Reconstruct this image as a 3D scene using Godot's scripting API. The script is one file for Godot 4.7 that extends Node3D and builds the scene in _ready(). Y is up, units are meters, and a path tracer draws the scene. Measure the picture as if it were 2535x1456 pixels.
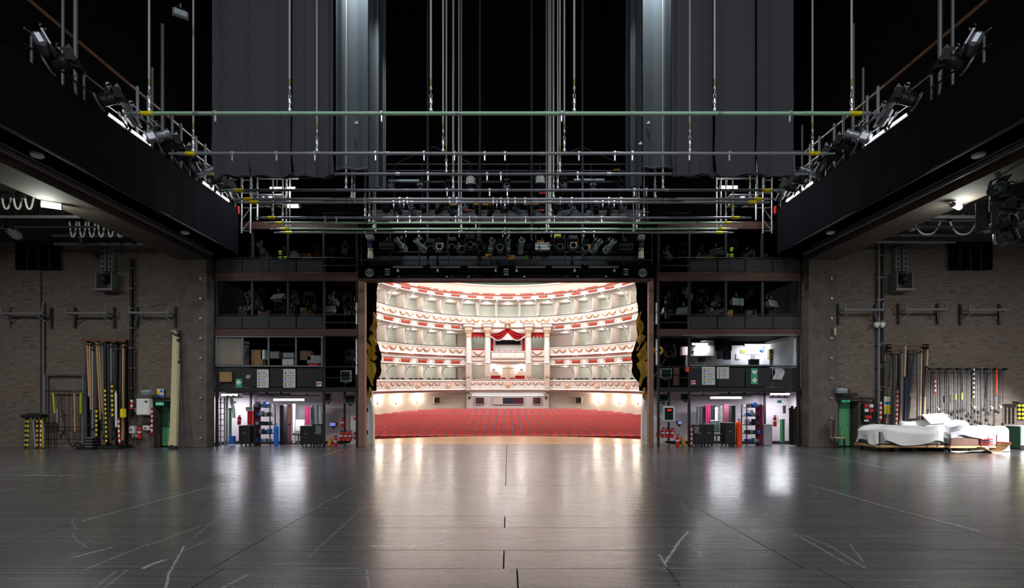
extends Node3D
# An opera house seen from the back of its stage: dark stage house with fly bars, galleries and portal towers, and the lit auditorium beyond the portal.
# Metres, y up. The stage floor is y = 0 and the view runs along -z; "depth" below means distance along -z.

const FOCAL := 1250.0
const EYE := 2.0
var mats := {}
var taken := {}
var shared := {}
var rng := RandomNumberGenerator.new()
var cables_at := [-9.4, -5.75, -1.98, 1.72, 5.45, 9.1]

func _ready():
	rng.seed = 11
	camera_and_light()
	materials()
	shell()
	stage_floor()
	auditorium()
	royal_box()
	stalls()
	portal()
	for s in [-1, 1]:
		side_gallery(s)
		tower(s)
	drapes()
	fly_bars()
	bridges()
	side_stage_left()
	side_stage_right()
	room_left()
	room_right()

# ---------------------------------------------------------------- camera, light, exposure
func camera_and_light():
	var cam := Camera3D.new()
	cam.name = "camera"
	cam.projection = Camera3D.PROJECTION_FRUSTUM
	cam.near = 0.1
	cam.far = 200.0
	cam.size = 1456.0 / FOCAL * 0.1
	cam.frustum_offset = Vector2(10.5, 266.0) / FOCAL * 0.1
	cam.position = Vector3(0, EYE, 0)
	add_child(cam)
	var we := WorldEnvironment.new()
	we.name = "environment"
	var e := Environment.new()
	e.background_mode = Environment.BG_COLOR
	e.background_color = Color(0, 0, 0)
	e.tonemap_mode = Environment.TONE_MAPPER_LINEAR
	e.tonemap_exposure = 1.0
	e.sdfgi_enabled = true
	e.ssao_enabled = true
	e.ssil_enabled = true
	we.environment = e
	add_child(we)

func omni(at: Vector3, energy: float, c := Color(1, 0.95, 0.9), size := 0.08):
	var l := OmniLight3D.new()
	l.name = "lamp_or_fill_light"
	l.light_energy = energy
	l.light_color = c
	l.light_size = size
	l.omni_range = 60.0
	l.omni_attenuation = 2.0
	l.shadow_enabled = true
	l.position = at
	add_child(l, true)

func spot(at: Vector3, to: Vector3, energy: float, angle: float, c := Color(1, 1, 1), size := 0.15):
	var l := SpotLight3D.new()
	l.name = "spot_light"
	l.light_energy = energy
	l.light_color = c
	l.light_size = size
	l.spot_range = 60.0
	l.spot_attenuation = 2.0
	l.spot_angle = angle
	l.spot_angle_attenuation = 0.6
	l.shadow_enabled = true
	add_child(l, true)
	l.look_at_from_position(at, to, Vector3(0, 0, 1) if absf((to - at).normalized().y) > 0.95 else Vector3.UP)

func area(at: Vector3, to: Vector3, size: Vector2, energy: float, c := Color(1, 1, 1)):
	var l := AreaLight3D.new()
	l.name = "area_light"
	l.light_energy = energy
	l.light_color = c
	l.area_size = size
	l.area_normalize_energy = true
	l.area_range = 60.0
	l.shadow_enabled = true
	add_child(l, true)
	l.look_at_from_position(at, to, Vector3(0, 0, 1) if absf((to - at).normalized().y) > 0.95 else Vector3.UP)

# ---------------------------------------------------------------- helpers: places, names, meshes
func at(px: float, py: float, depth: float) -> Vector3:
	return Vector3((px - 1257.0) / FOCAL * depth, EYE + (994.0 - py) / FOCAL * depth, -depth)

func floor_at(px: float, py: float) -> Vector3:
	return at(px, py, EYE * FOCAL / (py - 994.0))

func numbered(n: String) -> String:
	var k: int = taken.get(n, -1) + 1
	taken[n] = k
	return n if k == 0 else "%s_%03d" % [n, k]

func ordinal(n: int) -> String:
	var low := ["", "first", "second", "third", "fourth", "fifth", "sixth", "seventh", "eighth", "ninth", "tenth", "eleventh", "twelfth", "thirteenth", "fourteenth", "fifteenth", "sixteenth", "seventeenth", "eighteenth", "nineteenth", "twentieth"]
	if n <= 20:
		return low[n]
	var tens := ["", "", "twenty", "thirty", "forty", "fifty"]
	if n % 10 == 0:
		return ["", "", "twentieth", "thirtieth", "fortieth", "fiftieth"][n / 10]
	return tens[n / 10] + "-" + low[n % 10]

func tag(o: Node, label: String, category: String, group := ""):
	o.set_meta("label", label)
	o.set_meta("category", category)
	if group:
		o.set_meta("group", group)
	return o

func thing(called: String, label: String, category: String, where := Vector3.ZERO, turn := 0.0, group := "") -> Node3D:
	var o := Node3D.new()
	o.name = numbered(called)
	add_child(o)
	o.position = where
	o.rotation.y = turn
	tag(o, label, category, group)
	return o

func put(called: String, st: SurfaceTool, m: Material, parent: Node = self) -> MeshInstance3D:
	st.generate_normals()
	return put_mesh(called, st.commit(), m, parent)

func put_mesh(called: String, mesh: Mesh, m: Material, parent: Node = self, where := Vector3.ZERO) -> MeshInstance3D:
	var o := MeshInstance3D.new()
	o.name = numbered(called) if parent == self else called
	o.mesh = mesh
	o.material_override = m
	o.position = where
	parent.add_child(o, true)
	return o

func struct(called: String, st: SurfaceTool, m: Material, parent: Node = self) -> MeshInstance3D:
	var o := put(called, st, m, parent)
	o.set_meta("kind", "structure")
	return o

func mb() -> SurfaceTool:
	var st := SurfaceTool.new()
	st.begin(Mesh.PRIMITIVE_TRIANGLES)
	return st

func done(st: SurfaceTool) -> ArrayMesh:
	st.generate_normals()
	return st.commit()

func poly(st: SurfaceTool, pts: Array, inside: Vector3, smooth := -1):
	var n: Vector3 = (pts[0] - pts[2]).cross(pts[0] - pts[1])
	var mid: Vector3 = (pts[0] + pts[1] + pts[2]) / 3.0
	st.set_smooth_group(smooth)
	var flip := n.dot(mid - inside) < 0.0
	for k in range(1, pts.size() - 1):
		st.add_vertex(pts[0])
		st.add_vertex(pts[k + 1] if flip else pts[k])
		st.add_vertex(pts[k] if flip else pts[k + 1])

func box(st: SurfaceTool, c: Vector3, s: Vector3, ch := 0.0, b := Basis()):
	var h := s * 0.5
	ch = minf(ch, minf(h.x, minf(h.y, h.z)) * 0.9)
	var cp := func(g: Vector3, axis: int) -> Vector3:
		var p := g * h
		for k in 3:
			if k != axis:
				p[k] -= g[k] * ch
		return c + b * p
	for a in 3:
		var u := (a + 1) % 3
		var v := (a + 2) % 3
		for s1 in [-1.0, 1.0]:
			var q := []
			for w in [[-1.0, -1.0], [-1.0, 1.0], [1.0, 1.0], [1.0, -1.0]]:
				var g := Vector3()
				g[a] = s1
				g[u] = w[0]
				g[v] = w[1]
				q.append(cp.call(g, a))
			poly(st, q, c)
			if ch > 0.0:
				for s2 in [-1.0, 1.0]:
					var e := []
					for w in [[a, -1.0], [u, -1.0], [u, 1.0], [a, 1.0]]:
						var g := Vector3()
						g[a] = s1
						g[u] = s2
						g[v] = w[1]
						e.append(cp.call(g, w[0]))
					poly(st, e, c)
	if ch > 0.0:
		for i in 8:
			var g := Vector3(1 if i & 1 else -1, 1 if i & 2 else -1, 1 if i & 4 else -1)
			poly(st, [cp.call(g, 0), cp.call(g, 1), cp.call(g, 2)], c)

func span(st: SurfaceTool, a: Vector3, b: Vector3, ch := 0.0):   # a box from corner a to corner b
	box(st, (a + b) * 0.5, (b - a).abs(), ch)

func across(axis: Vector3) -> Vector3:
	return axis.cross(Vector3.UP if absf(axis.y) < 0.9 else Vector3.RIGHT).normalized()

func tube(st: SurfaceTool, a: Vector3, b: Vector3, r: float, n := 8, r2 := -1.0):
	if r2 < 0.0:
		r2 = r
	var axis := (b - a).normalized()
	var u := across(axis)
	var v := axis.cross(u)
	var mid := (a + b) * 0.5
	var ra := []
	var rb := []
	for k in n:
		var w := u * cos(TAU * k / n) + v * sin(TAU * k / n)
		ra.append(a + w * r)
		rb.append(b + w * r2)
	for k in n:
		var j := (k + 1) % n
		poly(st, [ra[k], ra[j], rb[j], rb[k]], mid, 1)
	poly(st, ra, mid)
	if r2 > 0.001:
		poly(st, rb, mid)

func bar(st: SurfaceTool, a: Vector3, b: Vector3, w: float, h: float):   # a square bar from a to b
	var axis := (b - a).normalized()
	var u := across(axis)
	box(st, (a + b) * 0.5, Vector3(w, h, (b - a).length()), minf(w, h) * 0.12, Basis(u, axis.cross(u), axis))

func sweep(st: SurfaceTool, pts: Array, r: float, n := 6, closed := false):
	var rings := []
	var u := Vector3.ZERO
	var many := pts.size()
	for i in many:
		var before: Vector3 = pts[(i - 1 + many) % many] if closed or i > 0 else pts[i]
		var after: Vector3 = pts[(i + 1) % many] if closed or i < many - 1 else pts[i]
		var t := (after - before).normalized()
		u = across(t) if u == Vector3.ZERO else (u - t * u.dot(t)).normalized()
		var v := t.cross(u)
		var ring := []
		for k in n:
			ring.append(pts[i] + (u * cos(TAU * k / n) + v * sin(TAU * k / n)) * r)
		rings.append(ring)
	for i in (many if closed else many - 1):
		var j := (i + 1) % many
		for k in n:
			var m := (k + 1) % n
			poly(st, [rings[i][k], rings[i][m], rings[j][m], rings[j][k]], (pts[i] + pts[j]) * 0.5, 1)
	if not closed:
		poly(st, rings[0], pts[1])
		poly(st, rings[many - 1], pts[many - 2])

func lathe(st: SurfaceTool, prof: Array, n := 16, o := Vector3.ZERO, b := Basis()):   # prof: Vector2(radius, height) pairs
	for i in prof.size() - 1:
		var p: Vector2 = prof[i]
		var q: Vector2 = prof[i + 1]
		var mid := o + b * Vector3(0, (p.y + q.y) * 0.5, 0)
		for k in n:
			var ring := []
			for w in [[p, k], [p, k + 1], [q, k + 1], [q, k]]:
				var ang: float = TAU * w[1] / n
				ring.append(o + b * Vector3(cos(ang) * w[0].x, w[0].y, sin(ang) * w[0].x))
			if p.x < 0.0005:
				ring.remove_at(1)
			elif q.x < 0.0005:
				ring.remove_at(2)
			var flat := absf(p.y - q.y) < 0.0005
			poly(st, ring, o + b * Vector3(0, (prof[0].y + prof[-1].y) * 0.5, 0) if flat else mid, -1 if flat else 2 + i)

func prism(st: SurfaceTool, shape: Array, depth: float, xf := Transform3D()):   # a 2-D outline given depth along z
	var flat := PackedVector2Array(shape)
	var tris := Geometry2D.triangulate_polygon(flat)
	var mid := Vector2.ZERO
	for p in flat:
		mid += p / flat.size()
	for s in [-0.5, 0.5]:
		for k in range(0, tris.size(), 3):
			var t := []
			for j in 3:
				var p := flat[tris[k + j]]
				t.append(xf * Vector3(p.x, p.y, s * depth))
			poly(st, t, xf * Vector3(mid.x, mid.y, 0))
	for k in flat.size():
		var p := flat[k]
		var q := flat[(k + 1) % flat.size()]
		poly(st, [xf * Vector3(p.x, p.y, -depth / 2), xf * Vector3(q.x, q.y, -depth / 2), xf * Vector3(q.x, q.y, depth / 2), xf * Vector3(p.x, p.y, depth / 2)], xf * Vector3(mid.x, mid.y, 0))

func sheet(st: SurfaceTool, f: Callable, nu: int, nv: int, toward := Vector3(0, 2, 0)):   # a smooth surface f(u, v)
	var rows := []
	for j in nv + 1:
		var row := []
		for i in nu + 1:
			row.append(f.call(float(i) / nu, float(j) / nv))
		rows.append(row)
	var m: Vector3 = rows[nv / 2][nu / 2]
	var n: Vector3 = (m - rows[nv / 2 + 1][nu / 2 + 1]).cross(m - rows[nv / 2][nu / 2 + 1])
	var flip := n.dot(toward - m) < 0.0
	st.set_smooth_group(1)
	for j in nv:
		for i in nu:
			var q := [rows[j][i], rows[j][i + 1], rows[j + 1][i + 1], rows[j + 1][i]]
			for k in ([0, 2, 1, 0, 3, 2] if flip else [0, 1, 2, 0, 2, 3]):
				st.add_vertex(q[k])

# ---------------------------------------------------------------- materials
func mat(called: String, hex: String, rough := 0.7, metal := 0.0) -> StandardMaterial3D:
	var m := StandardMaterial3D.new()
	m.resource_name = called
	m.albedo_color = Color(hex)
	m.roughness = rough
	m.metallic = metal
	mats[called] = m
	return m

func glow(called: String, hex: String, energy: float) -> StandardMaterial3D:
	var m := mat(called, hex, 0.5)
	m.emission_enabled = true
	m.emission = Color(hex)
	m.emission_energy_multiplier = energy
	return m

func noise_texture(freq: float, from: Color, to: Color, bump := false, size := 256, octaves := 4, kind := FastNoiseLite.TYPE_SIMPLEX_SMOOTH) -> NoiseTexture2D:
	var n := FastNoiseLite.new()
	n.seed = 5
	n.noise_type = kind
	n.frequency = freq
	n.fractal_octaves = octaves
	var t := NoiseTexture2D.new()
	t.width = size
	t.height = size
	t.seamless = true
	t.noise = n
	if bump:
		t.as_normal_map = true
		t.bump_strength = 3.0
	else:
		var g := Gradient.new()
		g.set_color(0, from)
		g.set_color(1, to)
		t.color_ramp = g
	return t

func grained(m: StandardMaterial3D, t: Texture2D, scale: Vector3):
	m.albedo_texture = t
	m.uv1_triplanar = true
	m.uv1_world_triplanar = true
	m.uv1_scale = scale

func brick_images() -> Array:   # 4 m x 2.4 m of painted brickwork: tone and relief
	var w := 512
	var h := 512
	var tone := Image.create(w, h, false, Image.FORMAT_RGB8)
	var relief := Image.create(w, h, false, Image.FORMAT_RGB8)
	relief.fill(Color(0.2, 0.2, 0.2))
	tone.fill(Color(0.8, 0.78, 0.75))
	var rows := 32
	var rh := h / rows
	for r in rows:
		var x := -int(rng.randf() * 30)
		while x < w:
			var bw := 30 + int(rng.randf() * 6)
			var v := 0.85 + rng.randf() * 0.15
			if rng.randf() < 0.04:
				v *= 0.85
			var warm := rng.randf() * 0.05
			var c := Color(v, v * (0.985 - warm), v * (0.965 - warm * 1.6))
			tone.fill_rect(Rect2i(x + 1, r * rh + 1, bw - 2, rh - 3), c)
			relief.fill_rect(Rect2i(x + 1, r * rh + 1, bw - 2, rh - 3), Color(0.75 + rng.randf() * 0.25, 0.8, 0.8))
			if rng.randf() < 0.05:
				tone.fill_rect(Rect2i(x + int(rng.randf() * 20), r * rh + 2 + int(rng.randf() * 8), 2 + int(rng.randf() * 7), 2), Color(1, 0.98, 0.94))
			x += bw
	return [ImageTexture.create_from_image(tone), ImageTexture.create_from_image(relief)]

func materials():
	mat("black", "0f0f10", 0.6)
	mat("black_matte", "060606", 0.9).metallic_specular = 0.2
	mat("black_gloss", "0c0c0d", 0.3)
	mat("dark_steel", "2b2b2c", 0.5, 0.3)
	mat("grey_steel", "6f6f70", 0.45, 0.4)
	mat("light_steel", "a3a4a6", 0.4, 0.5)
	mat("silver", "c8c8cc", 0.35, 0.6)
	mat("aluminium", "909298", 0.4, 0.6)
	mat("white", "e8e6e2", 0.6)
	mat("off_white", "d6d6d2", 0.7)
	mat("grey", "808284", 0.6)
	mat("mid_grey", "6a6d70", 0.6)
	mat("dark_grey", "303234", 0.65)
	mat("slate", "8a9698", 0.5, 0.1)
	mat("yellow", "f0d800", 0.5)
	mat("amber", "c88a1e", 0.6)
	mat("lamp_grey", "4c5254", 0.5, 0.1)
	mat("lime", "a8c420", 0.6)
	mat("hi_vis", "b4f020", 0.6)
	mat("red", "c8201c", 0.45)
	mat("blue", "2a6fd0", 0.4)
	mat("navy", "1e2a44", 0.6)
	mat("orange", "f04a10", 0.45)
	mat("green", "4f9a68", 0.6)
	mat("dark_green", "24503a", 0.6)
	mat("sign_green", "2f9a6a", 0.5)
	mat("magenta", "b03068", 0.8)
	mat("maroon", "5a2434", 0.7)
	mat("bar_green", "a4c8a6", 0.45)
	mat("bar_grey", "94939a", 0.42, 0.2)
	mat("bar_dark", "707078", 0.45, 0.2)
	mat("cable", "a2a29c", 0.5, 0.2)
	mat("cable_olive", "8a8440", 0.6)
	mat("rust_beam", "482c22", 0.7)
	mat("parapet_black", "1d1e20", 0.65)
	mat("portal_brown", "8a6654", 0.6)
	mat("cream", "dfd8be", 0.7)
	mat("mauve_wall", "8a8088", 0.7)
	mat("screen_dark", "1c2c30", 0.15)
	mat("cardboard", "94724c", 0.85)
	mat("brass", "a8863c", 0.35, 0.7)
	for w in [["wood", "c8a478", "a47e50"], ["pale_wood", "cfc39c", "b5a67c"], ["apron_wood", "c49458", "a8733c"], ["brown_wood", "6a4630", "4c3020"]]:
		var m := mat(w[0], "ffffff", 0.5)
		var t := noise_texture(0.03, Color(w[2]), Color(w[1]), false, 256, 5)
		grained(m, t, Vector3(0.35, 0.35, 3.0) if w[0] == "apron_wood" else Vector3(3.0, 0.3, 3.0))
	mats.apron_wood.roughness = 0.3
	# painted brick, plaster, soffit
	var b := brick_images()
	for w in [["brick", "746c64"], ["brick_plain", "4e4a46"]]:
		var m := mat(w[0], w[1], 0.75)
		grained(m, b[0], Vector3(0.25, 0.4167, 0.25))
		m.heightmap_enabled = true
		m.heightmap_texture = b[1]
		m.heightmap_scale = 0.7
	var blotch := noise_texture(0.02, Color(0.8, 0.8, 0.8), Color(1, 1, 1), false, 256, 5)
	for w in [["plaster", "625852", 0.8], ["soffit", "4c433c", 0.85], ["stage_wall", "0a0909", 0.9], ["ceiling_dark", "23281f", 0.85]]:
		grained(mat(w[0], w[1], w[2]), blotch, Vector3(0.4, 0.4, 0.4))
	mats.stage_wall.metallic_specular = 0.15
	mat("plain_wall", "c0b6bd", 0.7)
	mat("office_wall", "d4d6da", 0.7)
	# auditorium
	mat("plaster_white", "efebe7", 0.55)
	mat("plaster_pink", "e8d6d0", 0.6)
	mat("plaster_beige", "d0c3b8", 0.7)
	mat("box_wall", "c8cdc4", 0.75)
	mat("garland", "b88c70", 0.6)
	mat("garland_pale", "e6bfa4", 0.6)
	mat("ornament_red", "b84838", 0.6)
	mat("ornament_gold", "d2b89c", 0.5)
	mat("medallion_pink", "e8bfa6", 0.6)
	mat("parapet_pink", "d9b6aa", 0.6)
	mat("side_grey", "a4a8a0", 0.7)
	mat("rail_dark", "403832", 0.7)
	mat("box_chair", "1d3a34", 0.7)
	mat("seat_wood", "5c2a28", 0.5)
	mat("seat_frame", "a08ea2", 0.4, 0.1)
	mat("parquet_wall", "d8cfc4", 0.7)
	mat("carpet_red", "72241a", 0.9)
	mat("drape_red", "a01018", 0.85)
	var v := mat("seat_red", "f2655c", 0.85)
	grained(v, noise_texture(0.05, Color(0.82, 0.82, 0.82), Color(1, 1, 1)), Vector3(2, 2, 2))
	# cloth
	var weave := noise_texture(0.08, Color(0.9, 0.9, 0.9), Color(1, 1, 1), false, 256, 3)
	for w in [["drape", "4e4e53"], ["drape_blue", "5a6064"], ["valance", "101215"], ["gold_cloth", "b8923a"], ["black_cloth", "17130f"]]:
		var m := mat(w[0], w[1], 0.9)
		grained(m, weave, Vector3(1.5, 0.25, 1.5))
		m.metallic_specular = 0.12
		m.rim_enabled = not w[0] in ["valance", "black_cloth"]
		m.rim = 0.2
	for w in [["dust_sheet", "ecebe8"], ["grey_sheet", "b6b6ba"]]:
		grained(mat(w[0], w[1], 0.9), noise_texture(0.1, Color(0.93, 0.93, 0.93), Color(1, 1, 1), false, 256, 2), Vector3(1, 1, 1))
	# glass and glow
	var g := mat("pane", "c0b8ae", 0.12)
	g.transparency = BaseMaterial3D.TRANSPARENCY_ALPHA
	g.albedo_color.a = 0.22
	glow("tube_glow", "ffffff", 4.0)
	glow("lamp_glow", "fff2e0", 4.0)
	glow("sconce_glow", "fff0dc", 25.0)
	glow("added_box_lamp_glow", "fffaf2", 1.2)
	glow("cool_glow", "eef4ff", 3.0)
	glow("exit_glow", "2fb084", 0.5)
	glow("screen_glow", "8088d8", 0.6)
	glow("red_glow", "ff2018", 0.8)

# ---------------------------------------------------------------- the stage house
func wall_block(called: String, a: Vector3, b: Vector3, m: String):
	var st := mb()
	span(st, a, b)
	return struct(called, st, mats[m])

func shell():
	for s in [-1.0, 1.0]:
		var side := "left" if s < 0 else "right"
		# the upper wall over the wide opening to the side stage, its underside is the soffit
		wall_block("wall_upper_" + side, Vector3(s * 13.05, 8.16, -22.4), Vector3(s * 14.3, 8.55, 12), "soffit")
		wall_block("wall_fly_" + side, Vector3(s * 13.05, 8.55, -25.4), Vector3(s * 14.3, 30, 12), "stage_wall")
		# the pier between portal and side stage, with its row of bolt heads
		var st := mb()
		span(st, Vector3(s * 13.0, 0, -22.4), Vector3(s * 14.2, 8.15, -21.8), 0.02)
		var pier := struct("wall_pier_" + side, st, mats.plaster)
		var bx: float = (498.0 - 1257) / FOCAL * 21.8 if s < 0 else (2057.0 - 1257) / FOCAL * 21.8
		var bolt := mb()
		tube(bolt, Vector3.ZERO, Vector3(0, 0, 0.05), 0.055, 6)
		tube(bolt, Vector3(0, 0, 0.05), Vector3(0, 0, 0.08), 0.035, 6)
		var bolt_mesh := done(bolt)
		for k in 9:
			put_mesh("bolt", bolt_mesh, mats.light_steel, pier, Vector3(bx, 0.42 + k * 0.86, -21.8))
		# side stage: downstage brick wall, outer wall, ceiling
		var wall: MeshInstance3D
		if s < 0:   # with the doorway cut out as a real opening
			var o := mb()
			span(o, Vector3(-28, 0, -22.5), Vector3(at(380, 0, 22).x, 8.9, -22.0))
			span(o, Vector3(at(425, 0, 22).x, 0, -22.5), Vector3(-14.3, 8.9, -22.0))
			span(o, Vector3(at(380, 0, 22).x, 2.0, -22.5), Vector3(at(425, 0, 22).x, 8.9, -22.0))
			wall = struct("wall_side_stage_left", o, mats.brick)
		else:
			var o := mb()
			span(o, Vector3(at(2125, 0, 22).x, 0, -22.5), Vector3(28, 8.9, -22.0))
			span(o, Vector3(14.3, 0, -22.5), Vector3(at(2075, 0, 22).x, 8.9, -22.0))
			span(o, Vector3(at(2075, 0, 22).x, 2.0, -22.5), Vector3(at(2125, 0, 22).x, 8.9, -22.0))
			wall = struct("wall_side_stage_right", o, mats.brick)
		# a slightly proud strip of brickwork where the wall changes plane
		var sx: float = at(105, 0, 22).x if s < 0 else at(2535, 0, 22).x
		var strip := mb()
		span(strip, Vector3(sx, 0, -22.0), Vector3(s * 28, 8.9, -21.9))
		if s < 0:
			struct("trim_brick_" + side, strip, mats.brick, wall)
		wall_block("wall_outer_" + side, Vector3(s * 27.5, 0, -22.5), Vector3(s * 28, 8.9, 12), "brick_plain")
		wall_block("ceiling_side_stage_" + side, Vector3(s * 14.3, 8.9, -22.5), Vector3(s * 28, 9.3, 12), "ceiling_dark")
		# the wall behind the portal tower
		wall_block("wall_portal_" + side, Vector3(s * 6.9, 0, -25.9), Vector3(s * 15.5, 8.6, -25.5), "plain_wall")
		wall_block("wall_tower_" + side, Vector3(s * 14.2, 0, -25.9), Vector3(s * 14.5, 8.9, -22.5), "plain_wall")
		# doorway passage
		var d0: float = 380.0 if s < 0 else 2075.0
		var d1: float = 425.0 if s < 0 else 2125.0
		var pas := mb()
		var xa := at(d0, 0, 22).x - 0.3
		var xb := at(d1, 0, 22).x + 0.3
		span(pas, Vector3(xa, 0, -24.5), Vector3(xb, 2.6, -24.3))
		span(pas, Vector3(xa - 0.1, 0, -24.5), Vector3(xa, 2.6, -22.5))
		span(pas, Vector3(xb, 0, -24.5), Vector3(xb + 0.1, 2.6, -22.5))
		span(pas, Vector3(xa, 2.5, -24.5), Vector3(xb, 2.6, -22.5))
		struct("wall_passage_" + side, pas, mats.black_matte)
	wall_block("wall_proscenium", Vector3(-14.3, 8.6, -25.9), Vector3(14.3, 30, -25.5), "black_matte")
	wall_block("wall_back", Vector3(-28, 0, 12), Vector3(28, 30, 12.4), "stage_wall")
	wall_block("ceiling_fly_tower", Vector3(-14.3, 30, -25.9), Vector3(14.3, 30.4, 12.4), "black_matte")

func paint_line(im: Image, pts: Array, width: float, c: Color, x0: float, d0: float, per: float, fade := 0.25):
	for k in pts.size() - 1:
		var a := Vector2((pts[k].x - x0) / per, (-pts[k].z - d0) / per)
		var b := Vector2((pts[k + 1].x - x0) / per, (-pts[k + 1].z - d0) / per)
		var n := int(maxf(absf(b.x - a.x), absf(b.y - a.y))) + 1
		var across_x := absf(b.y - a.y) > absf(b.x - a.x)
		var w := maxf(1.0, width / per)
		for i in n:
			if rng.randf() < fade:
				continue
			var p := a.lerp(b, float(i) / n)
			var lo := -int(w / 2)
			for j in range(lo, lo + int(ceil(w))):
				var x := int(p.x) + (j if across_x else 0)
				var y := int(p.y) + (0 if across_x else j)
				if x >= 0 and y >= 0 and x < im.get_width() and y < im.get_height():
					im.set_pixel(x, y, im.get_pixel(x, y).lerp(c, 0.55 + 0.45 * rng.randf()))

func streaks(w: int, h: int, sd: int, along: int) -> Image:   # long grain running across the stage
	var n := FastNoiseLite.new()
	n.seed = sd
	n.frequency = 0.35
	n.fractal_octaves = 3
	var im := n.get_image(maxi(4, w / along), h)
	im.resize(w, h, Image.INTERPOLATE_CUBIC)
	im.convert(Image.FORMAT_RGB8)
	return im

func floor_material(called: String, x0: float, d0: float, per: float, w: int, h: int) -> StandardMaterial3D:
	# worn black paint: streaks along the boards, scratches and paint marks where the photograph shows them
	var im := streaks(w, h, 3 + w, 96)
	var tone := Image.create(w, h, false, Image.FORMAT_RGB8)
	tone.fill(Color(0.29, 0.295, 0.3))
	var soft := streaks(w, h, 9 + h, 220)
	var patch := FastNoiseLite.new()
	patch.seed = 21
	patch.frequency = 0.006
	for y in h:
		var base := 0.305 + rng.randf() * 0.035
		for x in w:
			var v := base + (im.get_pixel(x, y).r - 0.5) * 0.10 + (soft.get_pixel(x, y).r - 0.5) * 0.07 + patch.get_noise_2d(x, y * 2) * 0.03
			tone.set_pixel(x, y, Color(v, v * 1.005, v * 1.01))
	var pale := Color(0.78, 0.78, 0.77)
	var dull := Color(0.55, 0.56, 0.57)
	var dark := Color(0.06, 0.06, 0.06)
	var marks := [
		[pale, 0.035, [204, 1290, 337, 1254, 450, 1224, 538, 1202, 700, 1160, 850, 1112]],
		[dull, 0.035, [209, 1411, 325, 1363, 415, 1333, 500, 1300]],
		[pale, 0.03, [183, 1380, 230, 1367, 282, 1354]],
		[pale, 0.045, [351, 1408, 377, 1396, 410, 1385]],
		[pale, 0.02, [408, 1456, 417, 1420, 455, 1351]],
		[dull, 0.02, [180, 1282, 177, 1295, 190, 1310]],
		[dull, 0.025, [178, 1320, 188, 1337, 215, 1357]],
		[dull, 0.012, [216, 1342, 270, 1295]],
		[dull, 0.012, [151, 1408, 204, 1351]],
		[dull, 0.018, [256, 1456, 315, 1410]],
		[dull, 0.018, [232, 1456, 289, 1412]],
		[dull, 0.025, [455, 1363, 557, 1318, 640, 1285]],
		[dull, 0.02, [478, 1332, 557, 1264]],
		[dull, 0.03, [549, 1456, 618, 1421]],
		[pale, 0.03, [1647, 1394, 1680, 1342, 1704, 1316]],
		[pale, 0.025, [1631, 1373, 1650, 1405]],
		[dark, 0.02, [1650, 1405, 1685, 1456]],
		[pale, 0.035, [1953, 1187, 2060, 1216, 2200, 1257, 2433, 1317]],
		[dull, 0.02, [1950, 1217, 2040, 1247]],
		[dull, 0.025, [2007, 1230, 2024, 1218]],
		[dark, 0.03, [1560, 1165, 1694, 1245, 1744, 1275]],
		[dull, 0.03, [1470, 1115, 1560, 1165, 1694, 1243]],
		[dark, 0.012, [1742, 1235, 1850, 1315, 1920, 1363]],
		[dull, 0.02, [1687, 1332, 1737, 1377]],
		[dull, 0.03, [1969, 1323, 2040, 1363, 2102, 1399]],
		[dull, 0.03, [1990, 1325, 2060, 1355, 2144, 1408]],
		[dull, 0.015, [2102, 1347, 2135, 1390]],
		[dull, 0.02, [1685, 1240, 1695, 1266]],
		[dull, 0.04, [1050, 1110, 920, 1183, 740, 1280]],
		[dull, 0.015, [915, 1240, 850, 1300, 760, 1380]],
		[dull, 0.02, [1115, 1285, 1088, 1350]],
		[dull, 0.045, [0, 1187, 100, 1172, 425, 1130, 620, 1108]],
		[dull, 0.03, [0, 1215, 220, 1175, 420, 1140]],
		[pale, 0.04, [1935, 1108, 2060, 1132, 2210, 1163]],
		[dull, 0.04, [2200, 1137, 2370, 1163, 2535, 1190]],
		[pale, 0.03, [918, 1352, 1030, 1353]],
		[dull, 0.02, [906, 1410, 912, 1456]],
		[dull, 0.03, [1660, 1105, 1720, 1122, 1830, 1150]],
		[dull, 0.02, [1110, 1372, 1150, 1374]],
	]
	for m in marks:
		var pts := []
		for k in range(0, m[2].size(), 2):
			pts.append(floor_at(m[2][k], m[2][k + 1]))
		paint_line(tone, pts, m[1], m[0], x0, d0, per, 0.08)
	for k in 1100:   # short scuffs, most of them along the boards
		var p := Vector3(x0 + rng.randf() * w * per, 0, -(d0 + rng.randf() * h * per))
		var ang := 0.0 if rng.randf() < 0.75 else rng.randf() * PI
		var len := rng.randf() * rng.randf() * 0.9 + 0.02
		paint_line(tone, [p, p + Vector3(cos(ang), 0, sin(ang) * 0.7) * len], 0.012, dull, x0, d0, per, 0.55)
	var m := mat(called, "ffffff", 0.24)
	m.albedo_texture = ImageTexture.create_from_image(tone)
	var r := Image.create(w, h, false, Image.FORMAT_RGB8)
	r.blit_rect(im, Rect2i(0, 0, w, h), Vector2i.ZERO)
	r.adjust_bcs(1.0, 0.16, 1.0)
	r.adjust_bcs(0.53, 1.0, 1.0)
	m.roughness = 1.0
	m.roughness_texture = ImageTexture.create_from_image(r)
	m.texture_repeat = false
	m.metallic_specular = 0.7
	m.clearcoat_enabled = true
	m.clearcoat = 0.45
	m.clearcoat_roughness = 0.22
	return m

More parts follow.
